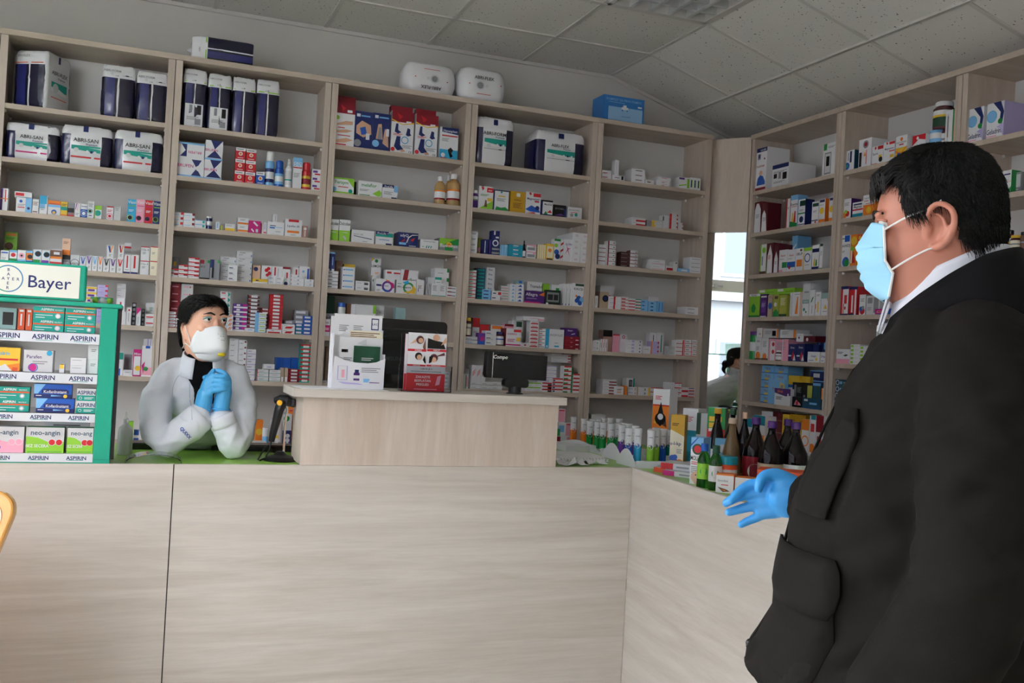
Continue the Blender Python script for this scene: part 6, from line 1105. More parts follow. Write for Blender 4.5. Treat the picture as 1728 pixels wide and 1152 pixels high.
slab('keyboard', 'black keyboard on the green desk beside the scanner', 'keyboard', (1.17, -1.38, CZ-.006), -.06, .32, .12, .02, M_black, (('key_field', (-.15, -.045, .02, .15, .045, .024, M_gloss)),))
b = MB(); N = 12
for i in range(N):
    a0, a1 = PI*i/N, PI*(i+1)/N
    b.poly([(.09*math.cos(a), .0, .028*math.sin(a)) for a in (a0, a1)]+[(.09*math.cos(a), .1, .028*math.sin(a)) for a in (a1, a0)])
o = b.build('glass_tray', M_acryl, None, (.79, CY+.06, CZ-.005)); tag(o, 'clear curved change tray on the green desk', 'tray')
m_ = o.modifiers.new('thick', 'SOLIDIFY'); m_.thickness = .003
def crumple(name, label, loc, w, d, seed, grp, lift=.02):
    r = random.Random(seed); b = MB(); n = 7; V = []
    for i in range(n):
        for j in range(n): V.append(((i/(n-1)-.5)*w, (j/(n-1)-.5)*d, .0015+lift*max(0, math.sin(i*1.3+seed)*math.cos(j*1.1+seed*2))*r.uniform(.5, 1)))
    b.raw(V, [(i*n+j, (i+1)*n+j, (i+1)*n+j+1, i*n+j+1) for i in range(n-1) for j in range(n-1)]); o = b.build(name, M_paper, None, loc, r.uniform(-.4, .4)); tag(o, label, 'paper', grp); s = o.modifiers.new('t', 'SOLIDIFY'); s.thickness = .0006; return o
GP = 'loose papers on the counter corner'
crumple('paper_sheet', 'crumpled receipt beside the raised shelf', (2.40, -1.76, CZ-.005), .13, .1, 1, GP, .035)
crumple('paper_sheet', 'folded receipt nearest the counter corner', (2.53, -1.72, CZ-.005), .1, .09, 2, GP, .025)
crumple('paper_sheet', 'flat white sheet behind the receipts', (2.52, -1.45, CZ-.005), .3, .26, 3, GP, .01)
bx_ = slab('cardboard_tray', 'white cardboard box under the flat sheet', 'box', (2.66, -1.22, CZ-.006), .05, .16, .16, .03, M_card_w)
nb = slab('spiral_pad', 'white spiral notepad on the counter corner', 'notepad', (2.50, -1.60, CZ-.006), .06, .24, .16, .012, M_paper)
for k in range(16): b = MB(); b.tube([(-.115+k*.0153, -.08, .003), (-.115+k*.0153, -.086, .012), (-.115+k*.0153, -.078, .016)], .0016, 6); b.build('coil', M_chrome, nb)

# ------------------------------------------------------------------ right branch of the counter
ZC = CZ-.006
def vit_tube(label, x, y, col, h=.137, r=.0162, lid='w'):
    t = thing('vitamin_tube', label, 'tube', (x, y, ZC+.012), random.uniform(-.3, .3), 'effervescent vitamin tubes on the counter')
    b = MB(); b.lathe([(r*.96, 0), (r, .002), (r, h*.55), (r, h*.9)], 20, PAL['w']); b.build('body', M_plas, t, smooth=False)
    b = MB(); b.lathe([(r*1.008, .004), (r*1.008, h*.5)], 20, PAL[col], cap=False); b.build('label', M_plas, t)
    b = MB(); b.lathe([(r*1.06, h*.9), (r*1.08, h*.91), (r*1.08, h*.985), (r*1.0, h)], 20, PAL[lid]); b.build('lid', M_plas, t)
    p = MB(); N = 8; a0 = -PI/2-.45
    def wrap(x_, z_): q = a0+x_/r; return (r*1.02*math.cos(q), r*1.02*math.sin(q), z_)
    for (z0, rr, cc) in ((.5*h, .0125, 'w'), (.5*h, .009, {'o': 'ro', 'g': 'dg', 'p': 'dp2', 'b': 'n', 'lg': 'dg', 'c': 'b'}.get(col, 'n'))):
        p.poly([wrap(rr*math.cos(2*PI*i/14), z0+rr*math.sin(2*PI*i/14)) for i in range(14)], PAL[cc])
    p.build('emblem', M_card, t); p = MB(); put_text(p, 'C.HEAR', .02, .05, 0, 0, .1, PAL['n'], lambda a, z: wrap(a, h*.78+z)); p.build('lettering', M_card, t); p = MB(); p.poly([wrap(-.006, h*.68), wrap(.008, h*.68), wrap(.008, h*.7), wrap(-.006, h*.7)], PAL[col]); p.build('print', M_card, t)
    return t
TB = [('orange', 'o', ((2.765, -.985), (2.775, -1.085), (2.812, -1.10), (2.862, -1.066), (2.911, -1.03), (2.962, -.998), (3.0, -1.02))),
      ('green', 'g', ((2.741, -1.225), (2.762, -1.262), (2.772, -1.302), (2.785, -1.358), (2.84, -1.32), (2.89, -1.29))),
      ('purple', 'p', ((2.715, -1.60), (2.79, -1.52), (2.77, -1.62))),
      ('blue', 'b', ((2.672, -1.745), (2.84, -1.74))), ('light blue', 'c', ((2.708, -1.760),)),
      ('lime', 'lg', ((2.742, -1.812), (2.79, -1.77))), ('sea green', 't', ((2.865, -1.60), (2.88, -1.66), (2.94, -1.63), (2.93, -1.52)))]
for nm, c_, L in TB:
    for i, (x, y) in enumerate(L):
        vit_tube(f'white vitamin tube with {nm} label' + (f', {NTH[i] if i < 6 else "seventh"} of its colour from the back corner' if len(L) > 1 else ''), x, y, c_, h=.142 if nm in ('purple', 'blue', 'light blue', 'lime') else .128)
def tray(label, x0, y0, x1, y1, hl):
    t = thing('tube_tray', label, 'tray', (0, 0, ZC)); bx('floor_card', x0, y0, 0, x1, y1, .011, M_card_w, t)
    b = MB(); n = 10; pts = [(y0, 0)]+[(y0+(y1-y0)*i/n, .012+hl*(math.sin(PI*i/n))) for i in range(n+1)]+[(y1, 0)]; k = len(pts)
    b.raw([(x0-.003, y, z) for y, z in pts]+[(x0, y, z) for y, z in pts], [tuple(range(k)), tuple(range(2*k-1, k-1, -1))]+[(i, (i+1) % k, k+(i+1) % k, k+i) for i in range(k)]); b.build('side_lip', M_card_w, t); bx('end_lip', x0, y0-.003, 0, x1, y0, .03, M_card_w, t)
tray('white card tray under the orange and green tubes', 2.715, -1.40, 3.04, -.95, .03); tray('white card tray under the purple tubes', 2.69, -1.66, 3.0, -1.47, .06); tray('white card tray under the blue tubes', 2.645, -1.87, 3.0, -1.70, .06)
GC = 'boxes on the right counter'
def cbox(nm, label, x, y, rz, w, h, d, base, des, side='', z=0): return carton(nm, label, (x, y, ZC+z), rz, w, h, d, base, des, side, GC)
AN_ = -.6
cbox('oil_carton', 'tall carton with orange cell pattern and black drop', 2.96, -1.50, -1.0, .085, .315, .08, 'w', 'r 0 0 1 .76 o;p br .1 .1 .3 .2 .5 .05;p y .2 .3 .5 .4 .7 .25;p br .5 .5 .8 .6 .9 .45;p y .1 .5 .3 .65 .4 .5;r 0 .755 1 .775 r;p k .5 .82 .72 .6 .68 .5 .5 .46 .32 .5 .28 .6;c .5 .57 .09 k;c .5 .6 .045 w;l .15 .9 .4 3 r', 'w')
cbox('oil_carton', 'white and blue tall carton with red lines', 3.02, -1.66, -1.0, .075, .24, .08, 'w', 'r 0 0 1 .6 te;c .5 .35 .16 c;l .1 .85 .6 4 r', 'w')
cbox('flax_carton', 'flaxseed carton with gold top and violet flower', 2.85, -1.84, -.75, .06, .222, .06, 'cr', 'r 0 .72 1 1 mu;p mu 0 .72 1 .72 1 .6;l .1 .84 .5 2 k;t .4 .46 .07 n u-l-kp;c .3 .12 .11 p;c .22 .18 .06 b;c .4 .2 .05 b;c .75 .1 .09 o;c .6 .07 .06 ro;l .5 .35 .4 3 gy', 'mu')
cbox('herbal_carton', 'dark green and red tall carton', 2.985, -1.92, -.7, .075, .262, .07, 'r', 'r 0 .66 1 1 g;r .1 .78 .8 .86 y;r .1 .68 .5 .76 y;c .5 .12 .14 cr;c .5 .14 .06 dr;p dr .3 .4 .5 .55 .6 .35;r .1 .62 .5 .67 w', 'dg')
cbox('oil_carton', 'half hidden white and green carton behind flaxseed', 3.0, -1.80, -.7, .06, .23, .05, 'lgy', 'r 0 .6 .3 1 dg', 'dg')
cbox('fish_oil_carton', 'white fish oil carton with baby picture', 2.655, -2.31, -.9, .048, .172, .075, 'w', 'p lb 0 1 1 1 1 .7 0 .75;p b 0 .85 .5 1 .6 1 0 .8;c .55 .75 .12 dg;c .55 .75 .08 r;t .5 .56 .1 k MOLLER;l .1 .48 .6 2 r;l .1 .38 .7 4 gy;c .55 .16 .13 pe;c .6 .08 .08 pe;c .5 .2 .015 k', 'lb')
cbox('fish_oil_carton', 'light blue topped carton, left one behind the oil bottles', 2.76, -2.19, -.6, .05, .160, .05, 'lb', 'r 0 0 1 .6 n;c .6 .78 .1 w', 'lb')
cbox('fish_oil_carton', 'light blue topped carton, right one behind the oil bottles', 2.815, -2.225, -.6, .05, .160, .05, 'lb', 'r 0 0 1 .6 n;c .6 .78 .1 w', 'lb')
cbox('vitamin_carton', 'white carton with spoon picture and gold edge', 2.645, -2.515, -.75, .062, .066, .06, 'w', 'p br .1 .3 .4 .05 .8 .1 .6 .2;p o .3 .18 .6 .15 .5 .1;t .4 .65 .13 gy lavediet;l .3 .45 .4 1 r;r 0 .92 1 1 o', 'o')
cbox('vitamin_carton', 'white carton with red marks and gold lid flap', 2.69, -2.575, -.75, .075, .060, .065, 'w', 'c .3 .6 .06 r;c .45 .5 .05 r;l .4 .4 .5 2 gy', 'o')
cbox('vitamin_carton', 'flat red orange carton behind the gloved hand', 2.72, -2.74, -.7, .17, .105, .11, 'w', 'r 0 .7 1 1 ro;p ro 0 .3 .4 .5 .8 .2 1 .4 1 .7 0 .7;l .1 .2 .5 2 gy', 'ro')
for i, (x, y, a, c_) in enumerate(((2.70, -2.12, -.95, 'm'), (2.72, -2.02, -.8, 'ro'))):
    cbox('book', ('lower flat carton with orange end by the counter edge', 'lower flat carton with crimson end by the counter edge')[i], x, y, a, .14, .02, .12, 'lgy', f'r 0 0 .35 1 {c_};r .5 .3 .9 .6 gy', 'lgy')
cbox('book', 'upper flat carton with scarlet end', 2.715, -2.07, -.85, .13, .024, .12, 'lgy', 'r 0 0 .4 1 r;r .5 .3 .9 .6 gy', 'lgy', z=.0205)
M_gl_g = mat('green_bottle_glass', hx('3f9a3a'), .04, trans=.85, ior=1.4); M_gl_d = mat('dark_bottle_glass', hx('12070a'), .05, spec=.32); M_gl_b = mat('brown_clear_glass', hx('9a7a50'), .04, trans=.6, ior=1.4)
def bottle(nm, label, x, y, h, r, m, capc, lab=None, shape='wine', grp='bottles on the right counter', hz=ZC):
    t = thing(nm, label, 'bottle', (x, y, hz), 0, grp); P = {'wine': [(.9, 0), (1, .02), (1, .46), (.94, .56), (.62, .68), (.36, .8), (.3, .84), (.3, .93)],
      'oil': [(.92, 0), (1, .02), (1, .62), (.8, .72), (.5, .8), (.46, .82), (.46, .86)], 'cone': [(.95, 0), (1, .02), (1, .2), (.9, .35), (.55, .66), (.33, .78), (.3, .8), (.3, .94)]}[shape]
    b = MB(); b.lathe([(a*r, z*h) for a, z in P], 26); b.build('glass', m, t, smooth=True)
    q = {'wine': (.36, .9), 'oil': (.55, .83), 'cone': (.36, .92)}[shape]
    b = MB(); b.lathe([(q[0]*r, q[1]*h), (q[0]*r*1.02, h*.985), (q[0]*r*.9, h)], 20, PAL[capc]); c_ = b.build('cap', M_plas, t)
    b = MB(); b.lathe([(q[0]*r*1.06, q[1]*h), (q[0]*r*1.06, q[1]*h+.006)], 20, PAL[capc]); b.build('cap_ring', M_plas, c_)
    if lab:
        z0, z1, c1, c2 = lab; b = MB(); b.lathe([(r*1.008, z0*h), (r*1.008, z1*h)], 26, PAL[c1], cap=False); l_ = b.build('label', M_card, t)
        p = MB(); a0 = -PI/2-.55; W_ = lambda x_, z_: (r*1.014*math.cos(a0+x_/r), r*1.014*math.sin(a0+x_/r), z_)
        zc = (z0+z1)/2*h; rr = min((z1-z0)*h*.38, r*.6)
        p.poly([W_(rr*math.cos(2*PI*i/18), zc+rr*math.sin(2*PI*i/18)) for i in range(18)], PAL[c2]); p.poly([W_(rr*.5*math.cos(2*PI*i/18), zc+rr*.3+rr*.3*math.sin(2*PI*i/18)) for i in range(18)], PAL[c1]); p.poly([W_(-rr*.7, zc-rr*.3), W_(rr*.7, zc-rr*.3), W_(rr*.7, zc-rr*.15), W_(-rr*.7, zc-rr*.15)], PAL['n']); p.build('print', M_card, l_)
    return t
bottle('juice_bottle', 'dark juice bottle with purple cap and round white emblem', 2.872, -2.36, .256, .045, M_gl_d, 'dp2', (.03, .44, 'dr', 'w'))
bottle('juice_bottle', 'dark juice bottle with purple cap and faded label, between two others', 2.86, -2.475, .252, .045, M_gl_d, 'dp2', (.05, .4, 'tan', 'lb'))
bottle('juice_bottle', 'dark juice bottle with purple cap, half hidden behind', 3.075, -2.28, .247, .045, M_gl_d, 'dp2', (.05, .38, 'w', 'p'))
bottle('juice_bottle', 'dark juice bottle with white label nearest the man', 2.945, -2.50, .252, .046, M_gl_d, 'dp2', (.05, .4, 'w', 'p'))
bottle('oil_bottle', 'green oil bottle with blue cap', 2.640, -2.385, .158, .0235, M_gl_g, 'b', (.2, .55, 'lg', 'g'), 'oil')
bottle('oil_bottle', 'green oil bottle with dark green cap', 2.648, -2.448, .158, .0235, M_gl_g, 'dg', (.2, .55, 'lgy', 'g'), 'oil')
bottle('syrup_bottle', 'cone shaped brown bottle with silver cap', 2.79, -2.33, .248, .043, M_gl_b, 'tan', (.08, .2, 'br', 'cr'), 'cone')
bottle('oil_bottle', 'black bottle with gold cap', 2.90, -2.06, .268, .040, M_gl_d, 'mu', (.25, .4, 'w', 'gy'), 'cone')
bottle('oil_bottle', 'tall dark bottle with dark cap', 2.985, -2.04, .268, .034, M_gl_d, 'dg', (.1, .3, 'gy', 'w'), 'wine')
bottle('oil_bottle', 'tall dark bottle with copper cap behind the silver capped one', 3.03, -2.06, .255, .03, M_gl_d, 'pe', None, 'wine')
jt = thing('cream_jar', 'orange jar with teal lid', 'jar', (2.655, -2.60, ZC) if 0 else (2.70, -2.44, ZC), 0)
b = MB(); b.lathe([(.034, 0), (.037, .006), (.037, .085), (.033, .095)], 26, PAL['ro']); b.build('body', M_plas, jt); b = MB(); b.lathe([(.037, .092), (.038, .095), (.038, .118), (.035, .121)], 26, PAL['te']); b.build('lid', M_plas, jt)
b = MB(); b.lathe([(.0374, .03), (.0374, .075)], 26, PAL['lgy'], cap=False); b.build('label', M_card, jt)

# ------------------------------------------------------------------ wooden leaflet stand at the picture's left edge
ws = thing('wooden_stand', 'varnished wooden stand with rounded top at the picture edge', 'stand', (.0, -2.75, 0), math.radians(-8))
M_var = mat('varnished_beech', hx('d99a4a'), .25, coat=.4); M_pk = mat('pale_pink_board', hx('f0c9a8'), .5)
def tilt(o): o.rotation_euler = (math.radians(-9), 0, 0); return o
sl_ = lambda P: [(x-(.93-z)*.30, z) for x, z in P]
b = MB(); pts = sl_(rrect(.62, .85, .07, .14, 8)); b.prism(pts, -.018, .018); tilt(b.build('board', M_var, ws, bevel=.006, loc=(.128, 0, 0)))
b = MB(); b.prism(sl_(rrect(.575, .80, .055, .165, 8)), -.021, -.018); tilt(b.build('face', M_pk, ws, loc=(.128, 0, 0)))
for k in range(7):
    b = MB(); b.tube([(.375-k*.0066+.006*math.cos(a), -.023, .90-k*.022+.009*math.sin(a)) for a in [2*PI*i/10 for i in range(11)]], .0016, 6); tilt(b.build('scroll_ornament', M_black, ws, loc=(.128-.14, 0, 0)))
bx('shadow_caster', -.38, .14, .02, .25, .58, .84, M_var, ws, bevel=.01)  # unseen box added out of frame to cast a soft shadow on the counter
for s in (-.3, .12): b = MB(); b.tube([(s, .05, .01), (s, -.01, .25)], .016, 10); b.build('leg', M_var, ws); b = MB(); b.tube([(s, .3, .01), (s, .1, .62)], .014, 10); b.build('leg', M_var, ws)

# ------------------------------------------------------------------ people
from mathutils import noise as NZ
def loft(mb, rings, seg=40, fn=None, p=1.0):
    """rings: (z, front, back, halfwidth[, centre_l]); closed at both ends. fn maps (f, l, z) to 3D"""
    n = len(mb.v)
    for rg in rings:
        z, fr, bk, w = rg[:4]; cl = rg[4] if len(rg) > 4 else 0; f0 = bk+(fr-bk)*.46
        for k in range(seg):
            a = 2*PI*k/seg; ca, sa_ = math.cos(a), math.sin(a)
            f = f0+((fr-f0) if ca > 0 else (f0-bk))*math.copysign(abs(ca)**p, ca); l = cl+w*math.copysign(abs(sa_)**p, sa_)
            mb.v.append(tuple(fn(f, l, z)) if fn else (f, l, z))
    m = len(rings)
    for i in range(m-1):
        for k in range(seg): mb.f.append((n+i*seg+k, n+i*seg+(k+1) % seg, n+(i+1)*seg+(k+1) % seg, n+(i+1)*seg+k)); mb.c.append(None)
    mb.f.append(tuple(n+k for k in range(seg))[::-1]); mb.c.append(None); mb.f.append(tuple(n+(m-1)*seg+k for k in range(seg))); mb.c.append(None)
def ball(mb, c, r, fn=None, seg=16, rot=None):
    rx, ry, rz = (r, r, r) if not isinstance(r, tuple) else r; n = len(mb.v); R_ = 10; M = Matrix.Rotation(rot[0], 3, rot[1]) if rot else Matrix.Identity(3)
    for i in range(1, R_):
        for k in range(seg):
            a, b_ = PI*i/R_, 2*PI*k/seg; q = M @ Vector((rx*math.sin(a)*math.cos(b_), ry*math.sin(a)*math.sin(b_), rz*math.cos(a))); q = (c[0]+q.x, c[1]+q.y, c[2]+q.z); mb.v.append(tuple(fn(*q)) if fn else q)
    for s in (1, -1): q = M @ Vector((0, 0, s*rz)); q = (c[0]+q.x, c[1]+q.y, c[2]+q.z); mb.v.append(tuple(fn(*q)) if fn else q)
    t, b2 = n+(R_-1)*seg, n+(R_-1)*seg+1
    for i in range(R_-2):
        for k in range(seg): mb.f.append((n+i*seg+k, n+(i+1)*seg+k, n+(i+1)*seg+(k+1) % seg, n+i*seg+(k+1) % seg)); mb.c.append(None)
    for k in range(seg):
        mb.f.append((t, n+k, n+(k+1) % seg)); mb.c.append(None); mb.f.append((b2, n+(R_-2)*seg+(k+1) % seg, n+(R_-2)*seg+k)); mb.c.append(None)
def smooth_path(pts, rad, k=4):
    """Catmull-Rom resample"""
    P = [Vector(q) for q in pts]; out, ro = [], []
    for i in range(len(P)-1):
        a, b_, c_, d = P[max(i-1, 0)], P[i], P[i+1], P[min(i+2, len(P)-1)]
        for j in range(k):
            t = j/k; out.append(.5*((2*b_)+(c_-a)*t+(2*a-5*b_+4*c_-d)*t*t+(3*b_-a-3*c_+d)*t**3)); ro.append(rad[i]+(rad[i+1]-rad[i])*t)
    out.append(P[-1]); ro.append(rad[-1]); return out, ro
def limb(mb, pts, rad, fn=None, seg=18, k=4):
    if fn: pts = [fn(*q) for q in pts]
    o, r = smooth_path(pts, rad, k); mb.tube(o, r, seg); ball(mb, o[0], r[0], seg=12); ball(mb, o[-1], r[-1], seg=12)
def fuse(name, mb, voxel, m, parent, sm=4, wrinkle=None):
    me = mb.mesh(name); o = bpy.data.objects.new('tmp', me); TSC.collection.objects.link(o)
    r = o.modifiers.new('r', 'REMESH'); r.mode = 'VOXEL'; r.voxel_size = voxel; r.use_smooth_shade = True
    if sm: s = o.modifiers.new('s', 'SMOOTH'); s.iterations = sm; s.factor = .5
    TSC.view_layers[0].update(); out = bpy.data.meshes.new_from_object(o.evaluated_get(TSC.view_layers[0].depsgraph)); bpy.data.objects.remove(o); bpy.data.meshes.remove(me)
    out.name = name; out.materials.clear(); out.materials.append(m)
    if wrinkle:
        nn = [0.0]*(3*len(out.vertices)); out.vertices.foreach_get('normal', nn); cc = [0.0]*len(nn); out.vertices.foreach_get('co', cc)
        for i in range(0, len(nn), 3):
            w = wrinkle(Vector(cc[i:i+3])); cc[i] += nn[i]*w; cc[i+1] += nn[i+1]*w; cc[i+2] += nn[i+2]*w
        out.vertices.foreach_set('co', cc)
    out.polygons.foreach_set('use_smooth', [True]*len(out.polygons)); out.update()
    return obj(name, out, None, parent)
def skin_mat(name, c):
    m = mat(name, c, .45, spec=.35); b = bsdf(m); b.inputs['Subsurface Weight'].default_value = .08; b.inputs['Subsurface Radius'].default_value = (.012, .004, .002)
    tc = nd(m, 'ShaderNodeNewGeometry'); n = nd(m, 'ShaderNodeTexNoise'); n.inputs['Scale'].default_value = 28; n.inputs['Detail'].default_value = 3; lk(m, tc.outputs['Position'], n.inputs['Vector'])
    mx = nd(m, 'ShaderNodeMix', data_type='RGBA'); lk(m, n.outputs['Fac'], mx.inputs[0]); mx.inputs[6].default_value = (c[0], c[1]*.88, c[2]*.84, 1); mx.inputs[7].default_value = (min(1, c[0]*1.05), c[1]*1.06, c[2]*1.04, 1); lk(m, mx.outputs[2], b.inputs['Base Color']); return m
def cloth_mat(name, c, rough=.85, scale=900, spec=.15):
    m = mat(name, c, rough, spec=spec); noise_bump(m, scale, .0006, .25); return m
M_skm = skin_mat('skin_man', hx('b97f6c')); M_skw = skin_mat('skin_woman', hx('dcae96'))
M_jack = cloth_mat('dark_jacket_cloth', hx('1e1c1a'), .8, 700, .08); M_coll = cloth_mat('black_knit_collar', hx('141315'), .95, 1200); M_shirt = cloth_mat('white_shirt', hx('dfe1ea'), .8)
M_trou = cloth_mat('dark_trousers', hx('22242a')); M_shoe = mat('black_leather', hx('121212'), .35); M_glove = mat('blue_nitrile', hx('3c9be0'), .38, spec=.5); noise_bump(M_glove, 120, .0015, .35)
M_glove2 = mat('blue_nitrile_pale', hx('4aa6dd'), .38, spec=.5); noise_bump(M_glove2, 140, .0012, .35)
M_coat = cloth_mat('pale_grey_coat', hx('dee2ea'), .8, 900); M_turt = cloth_mat('black_turtleneck', hx('0e0e11'), .95)
M_hair = mat('black_hair', hx('0f0d0c'), .5, spec=.35); noise_bump(M_hair, 260, .002, .5)
M_mask = cloth_mat('surgical_mask_blue', hx('9cd0ea'), .8, 1500); M_maskw = cloth_mat('white_respirator', hx('eceff0'), .8, 1200)
M_eyew = mat('eye_white', hx('e8e4de'), .15); M_iris = mat('dark_iris', hx('1c1210'), .1); M_lip = mat('elastic_white', hx('f0f0ee'), .6); M_val = mat('yellow_valve', hx('e6cf2a'), .4); M_shadow = mat('teal_eyeshadow', hx('7fa3a0'), .5)
def interp(tab, x):
    if x <= tab[0][0]: return tab[0][1]
    for (a, b_), (c_, d) in zip(tab, tab[1:]):
        if x <= c_: return b_+(d-b_)*(x-a)/(c_-a)
    return tab[-1][1]
def shell(name, fnz, grid_u, grid_v, m, parent, thick, smooth=True):
    b = MB(); nu, nv = len(grid_u), len(grid_v)
    V = [fnz(u, v) for u in grid_u for v in grid_v]; b.raw(V, [(i*nv+j, (i+1)*nv+j, (i+1)*nv+j+1, i*nv+j+1) for i in range(nu-1) for j in range(nv-1)])
    o = b.build(name, m, parent, smooth=smooth); s = o.modifiers.new('t', 'SOLIDIFY'); s.thickness = thick; s.offset = 1; return o
def dense(rings, n=5):
    out = []
    for i in range(len(rings)-1):
        a, b_, c_, d = rings[max(i-1, 0)], rings[i], rings[i+1], rings[min(i+2, len(rings)-1)]
        for j in range(n):
            t = j/n; out.append(tuple(.5*((2*q)+(r-p)*t+(2*p-5*q+4*r-s)*t*t+(3*q-p-3*r+s)*t**3) for p, q, r, s in zip(a, b_, c_, d)))
    out.append(rings[-1]); return out
def hair_cap(name, rings, grow, zh, fn, m, parent, tufts, seed, lenf=.02, amp=.003, fwd=1):
    """hair: the skull loft grown outwards, kept above the hairline zh(f, l), with fine combed strands lying on it"""
    D = dense(rings, 9); b0 = MB(); g = [(z+grow*max(0, min(1, (z-D[-1][0]+.09)/.09)), fr+grow, bk-grow, w+grow*.9) for i, (z, fr, bk, w) in enumerate(D)]; seg = 110
    loft(b0, g, seg, None, .95); keep = MB(); rnd = random.Random(seed); idx = {}
    for f in b0.f:
        P = [Vector(b0.v[i]) for i in f]; c_ = sum(P, Vector())/len(P)
        if c_.z > zh(c_.x, c_.y):
            ids = []
            for i in f:
                if i not in idx:
                    v = Vector(b0.v[i]); q = NZ.noise(v*Vector((22, 60, 40)))*amp; d = Vector((v.x, v.y, 0)).normalized(); idx[i] = len(keep.v); keep.v.append(tuple(fn(*(v+d*q+Vector((0, 0, q*.6))))))
                ids.append(idx[i])
            keep.f.append(tuple(ids)); keep.c.append(None)
            if len(P) == 4:
                n_ = (P[2]-P[0]).cross(P[3]-P[1]); n_ = n_.normalized() if n_.length > 1e-9 else Vector((0, 0, 1))
                if n_.dot(c_-Vector((0, 0, g[0][0]+.12))) < 0: n_ = -n_
                for _ in range(int(tufts+rnd.random())):
                    u, w_ = rnd.random(), rnd.random(); v = (P[0]*(1-u)+P[1]*u)*(1-w_)+(P[3]*(1-u)+P[2]*u)*w_
                    k_ = max(0, min(1, (v.x+.04)/.11)); t = Vector((-.6+1.5*k_*fwd, .3*math.copysign(1, v.y), -.5)) if (v.z > rings[-1][0]-.06 or not fwd) else Vector((-.35, 0, -.8)); t += Vector((rnd.uniform(-.28, .28), rnd.uniform(-.28, .28), rnd.uniform(-.28, .28)))
                    t = (t-n_*t.dot(n_)).normalized(); L_ = lenf*rnd.uniform(.6, 1.4)
                    keep.tube([fn(*(v-n_*.001)), fn(*(v+n_*.0025+t*L_*.5)), fn(*(v+n_*rnd.uniform(.0005, .004)+t*L_))], [.0006, .0005, .0002], 3)
    return keep.build(name, m, parent, smooth=True)
TSC = bpy.data.scenes.new('fuse_bench')

# ---------------------------------------------------------------- the customer (man)
MC = Vector((1.936, -4.163, 0)); MF = Vector((-.735, .678, 0)).normalized(); ML = Vector((-MF.y, MF.x, 0))
def mp(f, l, z): return MC+MF*f+ML*l+Vector((0, 0, z))
man = thing('person', 'person in dark jacket and blue face mask reaching out a blue gloved hand', 'person', (0, 0, 0))
HM = [(1.475, .055, -.090, .066), (1.505, .066, -.078, .062), (1.522, .083, -.072, .066), (1.545, .092, -.074, .071), (1.57, .096, -.076, .074), (1.60, .098, -.080, .076), (1.628, .0975, -.083, .077), (1.645, .1045, -.083, .077), (1.665, .102, -.082, .077), (1.695, .096, -.077, .074), (1.72, .084, -.066, .067), (1.741, .062, -.048, .053), (1.754, .034, -.024, .030), (1.758, .014, -.008, .012)]
b = MB()
loft(b, dense(HM, 3), 44, mp, .93)
loft(b, [(1.40, .06, -.15, .12), (1.44, .058, -.13, .085), (1.47, .058, -.11, .07), (1.52, .05, -.092, .064), (1.56, .03, -.088, .06)], 30, mp)
ball(b, (.104, 0, 1.605), (.018, .012, .03), mp); ball(b, (.095, .030, 1.653), (.010, .022, .006), mp); ball(b, (.095, -.030, 1.653), (.010, .022, .006), mp); ball(b, (.078, .042, 1.605), (.016, .018, .02), mp)
# torso and limbs inside the clothes
loft(b, [(.82, .10, -.14, .16), (.95, .15, -.15, .18), (1.10, .15, -.15, .19), (1.30, .11, -.16, .18), (1.42, .06, -.14, .14)], 30, mp)
for s in (1, -1):
    limb(b, [(-.02, s*.09, .85), (-.01, s*.10, .48), (-.03, s*.11, .10)], [.085, .055, .042], mp); 
limb(b, [(-.05, .13, 1.36), (-.05, .27, 1.15), (.05, .285, .90), (.075, .283, .83)], [.055, .045, .036, .03], mp)
limb(b, [(-.04, -.13, 1.36), (.0, -.31, 1.18), (.18, -.36, 1.128), (.235, -.365, 1.125)], [.055, .045, .036, .03], mp)
for s in (1, -1):   # ears
    pts = [(.024, s*.076, 1.614), (.026, s*.082, 1.638), (.021, s*.089, 1.655), (.008, s*.094, 1.662), (-.008, s*.097, 1.652), (-.013, s*.097, 1.632), (-.007, s*.092, 1.610), (.004, s*.085, 1.598), (.013, s*.079, 1.596)]
    limb(b, pts, [.004, .0045, .005, .005, .005, .0055, .006, .0075, .006], mp, 10, 3); limb(b, [(.014, s*.084, 1.648), (.003, s*.088, 1.640), (-.002, s*.088, 1.622), (.004, s*.084, 1.610)], [.0028, .0035, .0038, .003], mp, 8, 3); limb(b, [(.0, s*.072, 1.648), (-.002, s*.074, 1.625), (.004, s*.073, 1.606)], [.008, .012, .008], mp, 10, 3); ball(b, (.022, s*.08, 1.625), (.005, .004, .008), mp)
